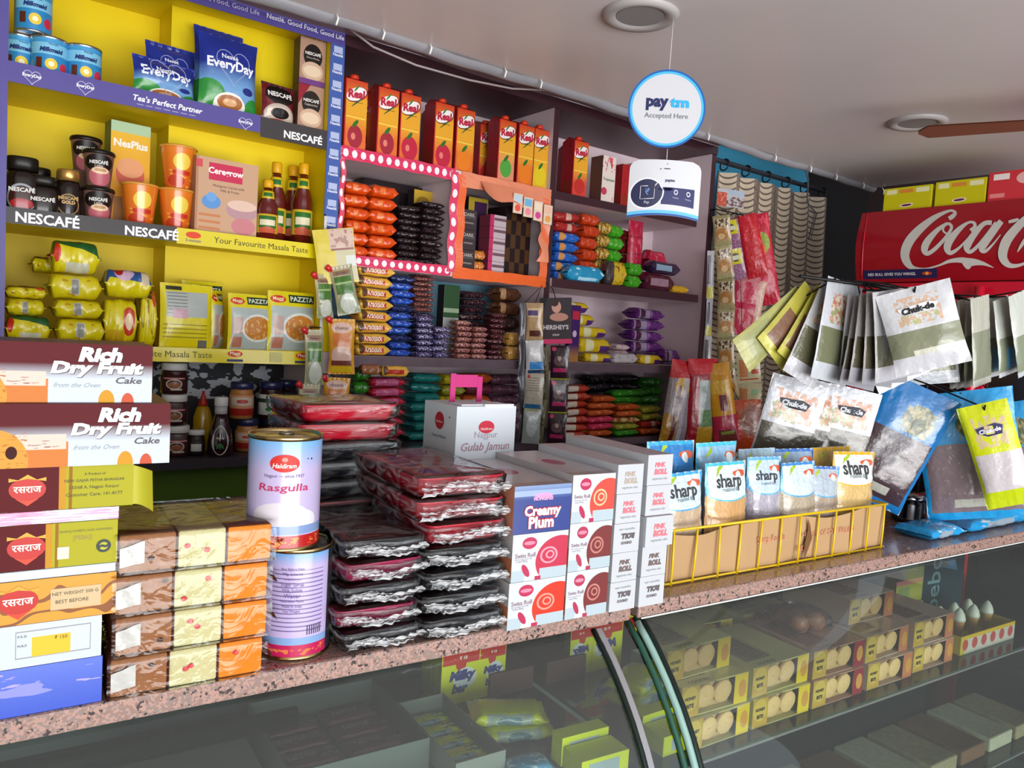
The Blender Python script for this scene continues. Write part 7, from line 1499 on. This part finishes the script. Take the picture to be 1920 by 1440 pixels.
m_pb = foil('pink_red_bag', 'b82038', [('e', .55, .68, .36, .12, '8a9c34'), ('e', .6, .6, .12, .06, 'd87c2c'), ('n', 6, .6, 'd84c60'), ('e', .6, .25, .28, .14, 'd0707c')], bump=.7)
G = 'pink and red bags by the curtain'
for i, (px, py, w, h, ro, t, m, lab) in enumerate(((1418, 412, 46, 172, 12, 1.94, m_pb, 'red bag with green and orange print hanging against the curtain'), (1398, 410, 40, 120, 16, 1.925, foil('red_bag', 'b8202c', [('n', 5, .6, 'd84c58')], bump=.8), 'plain red bag between the sachets and the red-green bag'), (1408, 520, 62, 116, -6, 1.93, foil('pink_clear_bag', 'c83c58', [('n', 5, .5, 'd88890'), ('r', .1, .42, .9, .52, 'c0244c'), ('r', .8, .1, 1, .9, 'c8a08c')], bump=.9), 'pink see-through bag lowest against the curtain'))):
    o, p, _, _ = hang('candy_bag', 'sweets', lab, SH, px, py, t, w, h, .025, m, roll=ro, grp=G, seed=i+60)
    MB().tube([tuple(p), (p.x, p.y+.004, p.z+.01), (min(p.x, r1[0]), 1.968, r0[1])], .0016, m_hk, n=5).build('hook', RL)
m_ws = foil('white_yellow_sachet', '9a98a0', [('r', 0, .0, 1, .25, 'a8a024'), ('r', .1, .3, .5, .9, '3c3840')])
strip_of('sachet_strip', 'narrow white and yellow sachet strip tight against the end panel', 'sachet strip', SH, [(1333, 470), (1331, 560), (1328, 630), (1326, 700)], 14, 1.945, [m_ws], d=.008, z_anchor=(2.478, 1.999, r0[1]), yaw=25)
# --- tall chip bags hung at the end of the lower far shelf
RB = thing('hook_rail', 'short black rail carrying the tall chip bags at the shelf end', 'hook rail')
q0, qz = SH.P(1262, 680, 1.92); q1, _ = SH.P(1362, 700, 1.90)
MB().tube([(q0, 1.984, qz+.0), (q0, 1.93, qz+.004), (q1, 1.93, qz+.004)], .003, m_hk, n=6).build('rail', RB)
G = 'tall chip bags by the basket'
m_c1 = foil('red_silver_chip_bag', '8a7c80', [('r', 0, .78, 1, 1, 'b81424'), ('e', .5, .7, .3, .1, 'c89c2c'), ('r', .0, 0, .5, .35, 'a8781c'), ('r', .55, 0, .7, .8, 'a8a4b0'), ('r', .3, 0, .45, .7, '5c1a28')], bump=.8); m_c2 = foil('red_green_chip_bag', '9c1428', [('r', .35, .2, .75, .75, '8fa0a0'), ('r', .4, .12, .9, .4, '4a7830'), ('r', .3, 0, .9, .2, 'b88c20'), ('r', 0, .82, 1, 1, 'c01428')], bump=.8)
m_c3 = foil('yellow_print_chip_bag', 'c88c1c', [('r', .1, .62, .9, .78, 'd0a43c'), ('r', .4, .4, .7, .6, '6a2430'), ('r', 0, 0, 1, .34, 'b02848'), ('r', .2, .0, .9, .16, '6c3028'), ('r', .3, .1, .8, .14, '7c8c3c'), ('l', -1, 1, .82, 'b02424')], bump=.6); m_c4 = foil('rust_chip_bag', 'b0401c', [('n', 6, .6, 'a86c48'), ('e', .8, .6, .3, .3, '8c5848')], bump=.7)
for i, (px, py, w, h, yw, ro, m, t, lab) in enumerate(((1284, 686, 50, 158, 30, -6, m_c1, 1.905, 'tall red-topped silver chip bag, the one towards the snack piles'), (1318, 682, 54, 160, 30, 3, m_c2, 1.87, 'tall red and green chip bag in the middle of the hanging three'), (1344, 690, 48, 150, 10, 12, m_c3, 1.84, 'yellow chip bag with a printed panel, over the blue pouches'), (1386, 756, 78, 96, 10, 6, m_c4, 1.87, 'rust-orange chip bag hanging lowest beside the grey pouch'))):
    o, p, _, _ = hang('chip_bag', 'chips', lab, SH, px, py, t, w, h, .03, m, yaw=yw, roll=ro, grp=G, seed=i+70)
    MB().tube([tuple(p), (p.x, p.y+.005, p.z+.012), (min(p.x, q1), 1.93, qz+.004)], .0016, m_hk, n=5).build('hook', RB)
# ================================================================== inside the display cases
ZS = .8503
def incase(name, cat, label, s, t, w, h, d, front, side, top=None, rz=0, z=ZS, texts=(), grp=None, toptexts=(), rx=0):
    b = MB().box(-w/2, w/2, 0, d, 0, h, side, front=front, top=top or side)
    for tx, u, v, tw, c, kw in texts: b.text(tx, (u-.5)*w, v*h, tw*w, c, **kw)
    for tx, u, v, tw, c, kw in toptexts: b.text(tx, (u-.5)*w, v*d, tw*w, c, surf=lambda x, y: (x, y, h+.0006), **kw)
    o = b.build(name, bevel=.0008); put(o, CT, s, t, z, rz, rx); return tag(o, label, cat, grp)
myl = mk('milk_choc_yellow', 'd0d41a', [('r', .02, .68, .98, .90, 'c0281c'), ('e', .5, .68, .14, .12, 'c0281c'), ('e', .62, .42, .3, .18, 'd8dcdc'), ('l', 0, 1, .97, '3c6420')], rough=.35, coat=.3)
mys = mk('lime_yellow_side', '9ca018', [('s', 0, 0, 1, 1, '4a4c18', 5, .12, 'u')], rough=.4)
s0, t0 = CT.H(862, 1312, ZS); 
for i, (px, py, rz, lab) in enumerate(((861, 1318, 4, 'lime-yellow white-chocolate box with red band, the nearer one to the tins'), (919, 1304, 4, 'lime-yellow white-chocolate box with red band, beside its twin towards the corner strip'))):
    s, t = CT.H(px, py, ZS); k = .084
    for j in range(4 if i == 0 else 1):
        incase('chocolate_box', 'box', lab if j == 0 else 'lime-yellow chocolate box behind the first one, %s row back' % ('second', 'third', 'fourth')[j-1], s-.0*j, min(t, .27)+j*.0205, .082 if i == 0 else .062, .112, .02, myl, mys, rz=0, texts=[('Milky', .55, .46, .66, '24307c', dict(bold=.06, slant=.2)), ('bar', .5, .26, .4, '24307c', dict(bold=.06, slant=.2)), ('₹ 10', .55, .78, .2, 'f0e8d8', dict(bold=.03))], grp='white-chocolate boxes in the case')
# brown open carton of chocolate bars, at the near end of the shelf
def opentray(label, corners, wall_m, fill, h=.05, name='open_carton', cat='carton', z=ZS, lip=None):
    """carton standing on the shelf, its four top corners read off the photograph at its height."""
    s0_, s1_, ta, tb_, rz = corners
    T = thing(name, label, cat); b = MB()
    w = s1_-s0_; d = tb_-ta
    b.box(0, w, 0, .002, 0, h, wall_m); b.box(0, w, d-.002, d, 0, h, wall_m); b.box(0, .002, .0022, d-.0022, 0, h, wall_m); b.box(w-.002, w, .0022, d-.0022, 0, h, wall_m); b.box(.0022, w-.0022, .0022, d-.0022, 0, .002, wall_m)
    b.build('carton', T); put(T, CT, s0_, ta, z, rz); return T, w, d
m_bc = mk('brown_choc_wrapper', '6a3a40', [('r', .1, .3, .9, .7, '7c4c52')], rough=.3, coat=.5)
mgt = mk('grey_green_card', '5a6460', rough=.4)
opentray('grey open carton of brown chocolate bars inside the first case', (.42, .645, .09, .325, 0), mgt, None)
for i in range(4):
    for j in range(2):
        b = MB(); loaf(b, .103, .016, .048, m_bc, seed=i+j*3, wr=.001)
        b.text('NESTLÉ', -.01, .023, .045, 'b8a8a8', surf=lambda x, y: (x, y-.023, .0172), bold=.02); b.text('EXTRA', .033, .014, .028, '6a94a0', surf=lambda x, y: (x, y-.023, .0172), bold=.02)
        o = b.build('chocolate_bar'); put(o, CT, .478+j*.109, .125+i*.054, ZS+.0025, 0); tag(o, 'brown wrapped chocolate bar in the grey open carton, row %s, %s half' % (['one', 'two', 'three', 'four'][i], ['outer', 'inner'][j]), 'chocolate', 'brown bars in the grey carton')
m_yb = foil('yellow_blue_wrapper', 'b8c020', [('r', .25, .2, .75, .8, '7c98a0'), ('n', 6, .6, '4c6c80')], bump=.5); m_yw2 = foil('lime_pale_wrapper', 'c4d018', [('r', .2, .15, .8, .8, '9cac9c'), ('e', .5, .5, .16, .2, '5c7c84')], bump=.5)
opentray('pale open carton of yellow and blue wrappers inside the first case', (.655, .745, .02, .235, 0), mk('pale_green_card', '7c847c', rough=.4), None, h=.04)
for i in range(5):
    b = MB(); loaf(b, .080, .016, .037, m_yb, seed=i*1.7, wr=.001); o = b.build('chocolate_bar'); put(o, CT, .70, .045+i*.0405, ZS+.0025, 0); tag(o, 'yellow and blue wrapper in the pale open carton, row %s from the glass' % ['one', 'two', 'three', 'four', 'five'][i], 'chocolate', 'yellow and blue wrappers in the case')
zz = ZS
for i, (s, t, rz, lab) in enumerate(((.825, .12, -14, 'lime and white flat pack lying under another in the first case'), (.82, .135, -24, 'lime and white flat pack leaning on top of another in the first case'))):
    b = MB(); loaf(b, .135, .022, .085, m_yw2, seed=i*3+2, wr=.002); o = b.build('snack_pack'); put(o, CT, s, t, zz, rz); tag(o, lab, 'snack pack', 'lime and white packs in the first case'); zz += .0225
b = MB(); loaf(b, .08, .02, .05, foil('sky_blue_wrapper', '3c8cb0', [('n', 6, .6, 'a8c4cc')]), seed=4); o = b.build('snack_pack'); put(o, CT, .78, .01, ZS, -6); tag(o, 'sky blue pack at the glass in front of the lime ones', 'snack pack', 'lime and white packs in the first case')
incase('display_box', 'box', 'low lime-yellow display box near the corner strip of the first case', .885, -.06, .095, .035, .05, mk('lime_low_front', 'ccd810', [('r', .15, .2, .8, .8, '9cb0b4')], rough=.3), mk('lime_card2', 'c4d018'), rz=-2)
incase('display_box', 'box', 'lime-yellow display box standing behind the low one near the corner strip', .885, -.007, .095, .048, .03, mk('lime_low_front', 'ccd810'), mk('lime_card2', 'c4d018'), rz=-2)
incase('carton', 'carton', 'grey flat carton lying at the back of the first case', .30, .12, .20, .03, .16, mk('grey_carton', '6c726e', rough=.5), mk('grey_carton', '6c726e'), rz=0)
incase('carton', 'carton', 'dim pinkish carton deep in the first case beside the lime packs', .905, .25, .10, .045, .12, mk('pinkish_carton', '6a4c48', rough=.5), mk('pinkish_carton', '6a4c48'), rz=0)
# second case: trays of round cookies in clear-windowed yellow boxes
m_ck = mk('cookie_dough', 'dcb87c', rough=.7, tint=.08, tscale=90, bump=.3, bscale=160)
ckp = {}
def cookiebox(label, px, py, z, rz=0, w=.165, h=.056, d=.17, s=None, t=None, kind='y'):
    if s is None: s, t = CT.H(px, py, z)
    t = max(t, pt(z+.03)+.02)
    if kind not in ckp:
        col = {'y': ('c0bc80', 'd8bc1c', '8a8068'), 'm': ('b08a78', '8c2430', '7c5454'), 'k': ('c0a898', 'b8704c', '8a6c64')}[kind]
        T = thing('cookie_box', label, 'cookie box', group='cookie boxes in the second case')
        b = MB().box(0, w, 0, d, h-.0025, h, mk('cookie_lid_'+kind, col[0], [('r', .08, .15, .5, .85, col[2]), ('s', .15, .2, .55, .8, '3c3c38', 24, .3, 'v'), ('r', .62, .1, .98, .5, col[0])], rough=.25, coat=.5)); b.box(0, w, 0, d, 0, .002, mk('cookie_base_'+kind, col[0])); b.box(0, .002, 0, d, .002, h-.0026, mk('cookie_base_'+kind, col[0])); b.box(.0021, w, d-.002, d, .002, h-.0026, mk('cookie_base_'+kind, col[0]))
        b.text('COOKIES', w*.3, d*.06, w*.3, '3a3a30', surf=lambda x, y: (x, y, h+.0006))
        b.build('box', T)
        b = MB().box(w-.035, w-.001, -.001, .0, .001, h-.001, mk('cookie_corner_'+kind, col[1], [('e', .6, .5, .3, .3, 'c8903c')], rough=.35)); b.box(.0, .042, -.001, .0, .001, h-.001, mk('cookie_name_'+kind, 'b8963c', [('e', .5, .6, .45, .4, 'c8ac4c')], rough=.35)); b.text('HONEY', .021, h*.62, .026, '2c2418', off=.0016, bold=.04); b.text('BITE', .021, h*.38, .018, '2c2418', off=.0016, bold=.04); b.box(w-.001, w, 0, d-.003, .002, h-.003, mk('cookie_corner_'+kind, col[1])); b.build('printed_band', T)
        MB().box(.036, w-.034, .014, .017, .002, h-.003, mk('cookie_backing_card_'+kind, 'b89c68', rough=.6)).build('pale_backing', T)  # pale backing added behind the cookies so the box looks lit inside
        n = 4; cw = (w-.042-.035-.006)/n
        for i in range(2):
            b = MB(); cc = .0425+.0215+i*.0435; r = .0255
            b.lathe([(.001, 0), (r*.8, .0), (r*.84, .002), (r*.84, .006), (r*.8, .008), (.001, .0082)], 22, m_ck, capb=False, capt=False); b.xf(Matrix.Translation((cc, .004, h/2)) @ Matrix.Rotation(math.radians(-84), 4, 'X')); b.build('cookie', T)
        
        ckp[kind] = T
    else: T = dup(ckp[kind], label=label)
    put(T, CT, s, t, z, rz); return T
for i, (z, s, t, rz, kd, lab) in enumerate(((ZS, 1.050, -.070, 1, 'y', 'cookie box at the bottom of the pile next to the green glass edge'), (ZS+.0565, 1.045, -.060, -1, 'y', 'cookie box in the middle of the pile next to the green glass edge'), (ZS+.113, 1.030, -.035, 2, 'y', 'cookie box on top of the pile next to the green glass edge'),
    (ZS, 1.225, -.066, 0, 'y', 'cookie box lowest in the second pile of the second case'), (ZS+.0565, 1.226, -.060, 1, 'y', 'cookie box upper in the second pile of the second case'),
    (ZS, 1.05, .14, 0, 'y', 'cookie box low at the back behind the first pile'), (ZS+.0565, 1.05, .14, 1, 'y', 'cookie box high at the back behind the first pile'), (ZS+.113, 1.045, .155, 1, 'm', 'brownish cookie box on top at the back behind the first pile'), (ZS, 1.23, .14, 0, 'y', 'cookie box low at the back behind the second pile'), (ZS+.0565, 1.23, .145, -2, 'y', 'cookie box high at the back behind the second pile'),
    (ZS, 1.40, -.066, 0, 'm', 'maroon-cornered cookie box low in the third pile'), (ZS+.0565, 1.402, -.06, -.5, 'm', 'maroon-cornered cookie box upper in the third pile'), (ZS, 1.58, -.066, 0, 'k', 'tan cookie box low in the fourth pile'), (ZS+.0565, 1.575, -.06, 2, 'k', 'tan cookie box second up in the fourth pile'), (ZS, 1.76, -.06, 0, 'k', 'tan cookie box low in the fifth pile'), (ZS+.0565, 1.762, -.055, 0, 'k', 'tan cookie box second up in the fifth pile'),
    (ZS+.113, 1.60, .0, 0, 'k', 'tan cookie box on top of the fourth pile'), (ZS, 1.42, .14, 0, 'k', 'tan cookie box at the back behind the third pile'), (ZS+.0565, 1.43, .14, 4, 'y', 'lime cookie box at the back behind the third pile'))):
    cookiebox(lab, 0, 0, z, rz, s=s, t=t, kind=kd)
# bread rolls in clear bags beyond the cookies
mbr = mk('golden_bread', 'a8643a', rough=.5, tint=.2, tscale=60)
for i, (s, t, z, lab) in enumerate(((1.50, .0, ZS+.1135, 'bag of golden buns in shiny film on the third pile'), (1.66, .15, ZS, 'bag of brown buns behind the fourth pile'), (1.86, .27, ZS+.0, 'bag of brown buns behind the fifth pile'))):
    T = thing('bun_bag', lab, 'bag of buns', group='bags of buns in the second case')
    for j in range(4):
        b = MB(); b.lathe([(.001, 0), (.018, .001), (.0225, .012), (.019, .026), (.010, .034), (.001, .036)], 16, mbr, capb=False, capt=False); b.build('bun', T, loc=(-.036+.047*(j % 2), .024+.046*(j//2), .001))
    b = MB(); loaf(b, .115, .042, .105, m_film2, seed=i*2, wr=.003); b.build('plastic_bag', T, loc=(-.012, .047, 0))
    put(T, CT, s, t, z, 8*i-6)
T = thing('cone_tray', 'yellow-fronted tray of white-tipped cones deep in the second case', 'tray')
MB().box(0, .26, 0, .002, 0, .045, mk('cone_tray_side', 'c0a828'), front=mk('cone_tray_front', 'b8b4a8', [('r', 0, .8, 1, 1, 'c8a41c'), ('r', 0, 0, .08, 1, 'b8a428'), ('d', 6, 1, .3, 'b04440')], rough=.35)).box(0, .26, .10, .102, 0, .045, mk('cone_tray_side', 'c0a828')).box(0, .002, .0022, .0998, 0, .045, mk('cone_tray_side', 'c0a828')).box(.258, .26, .0022, .0998, 0, .045, mk('cone_tray_side', 'c0a828')).box(.0022, .2578, .0022, .0998, 0, .002, mk('cone_tray_side', 'c0a828')).build('tray', T); put(T, CT, 1.97, -.055, ZS, 0)
for i in range(7):
    T2 = thing('ice_cream_cone', 'wafer cone with a white top in the yellow-fronted tray, number %s along' % ['one', 'two', 'three', 'four', 'five', 'six', 'seven'][i], 'cone', group='cones in the yellow tray')
    MB().lathe([(.004, 0), (.014, .05)], 16, mk('wafer', 'b08444', rough=.7, tint=.1, tscale=100), capt=False).build('wafer', T2); MB().lathe([(.0142, .05), (.015, .056), (.012, .068), (.006, .078), (.001, .082)], 16, mk('white_cream', 'c8ccc0', rough=.4), capt=False).build('cream', T2)
    put(T2, CT, 1.995+.034*i, -.0+.03*(i % 2), ZS+.0025)
# dark poster with upright lettering at the far end
s, t = 2.30, .30
b = MB().box(0, .20, 0, .002, 0, .2, mk('teal_poster', '16333f', rough=.3)); b.text('bebo', .07, .10, .15, '6f9098', rot=PI/2, bold=.01); o = b.build('poster'); put(o, CT, 2.08, .12, ZS, -4); tag(o, 'dark teal poster with sideways letters inside the far end of the case', 'poster')
incase('display_box', 'box', 'tan box with a round badge behind the tray of cones', 2.0, .09, .12, .075, .06, mk('tan_badge_front', 'b09474', [('ring', .3, .5, .18, .3, '5c4438', .7)], rough=.4), mk('tan_box', '9c8468'))
incase('display_box', 'box', 'lime and pink box standing on the tan badge box', 2.0, .095, .12, .06, .05, mk('lime_pink_front', '9c9c3c', [('r', 0, .8, 1, 1, 'b86c6c'), ('r', .1, .2, .5, .7, '7c8c54')], rough=.4), mk('dull_box', '7c7454'), z=ZS+.0755)
# lower glass shelves: dim packs seen through the glass
for i in range(9):
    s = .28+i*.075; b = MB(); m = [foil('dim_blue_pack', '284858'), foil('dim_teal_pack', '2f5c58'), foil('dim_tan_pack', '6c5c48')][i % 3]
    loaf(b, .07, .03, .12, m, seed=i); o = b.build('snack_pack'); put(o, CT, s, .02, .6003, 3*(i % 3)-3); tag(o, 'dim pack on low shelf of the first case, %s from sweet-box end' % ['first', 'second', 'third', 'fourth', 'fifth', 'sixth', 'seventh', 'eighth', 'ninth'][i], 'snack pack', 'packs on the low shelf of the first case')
for i in range(10):
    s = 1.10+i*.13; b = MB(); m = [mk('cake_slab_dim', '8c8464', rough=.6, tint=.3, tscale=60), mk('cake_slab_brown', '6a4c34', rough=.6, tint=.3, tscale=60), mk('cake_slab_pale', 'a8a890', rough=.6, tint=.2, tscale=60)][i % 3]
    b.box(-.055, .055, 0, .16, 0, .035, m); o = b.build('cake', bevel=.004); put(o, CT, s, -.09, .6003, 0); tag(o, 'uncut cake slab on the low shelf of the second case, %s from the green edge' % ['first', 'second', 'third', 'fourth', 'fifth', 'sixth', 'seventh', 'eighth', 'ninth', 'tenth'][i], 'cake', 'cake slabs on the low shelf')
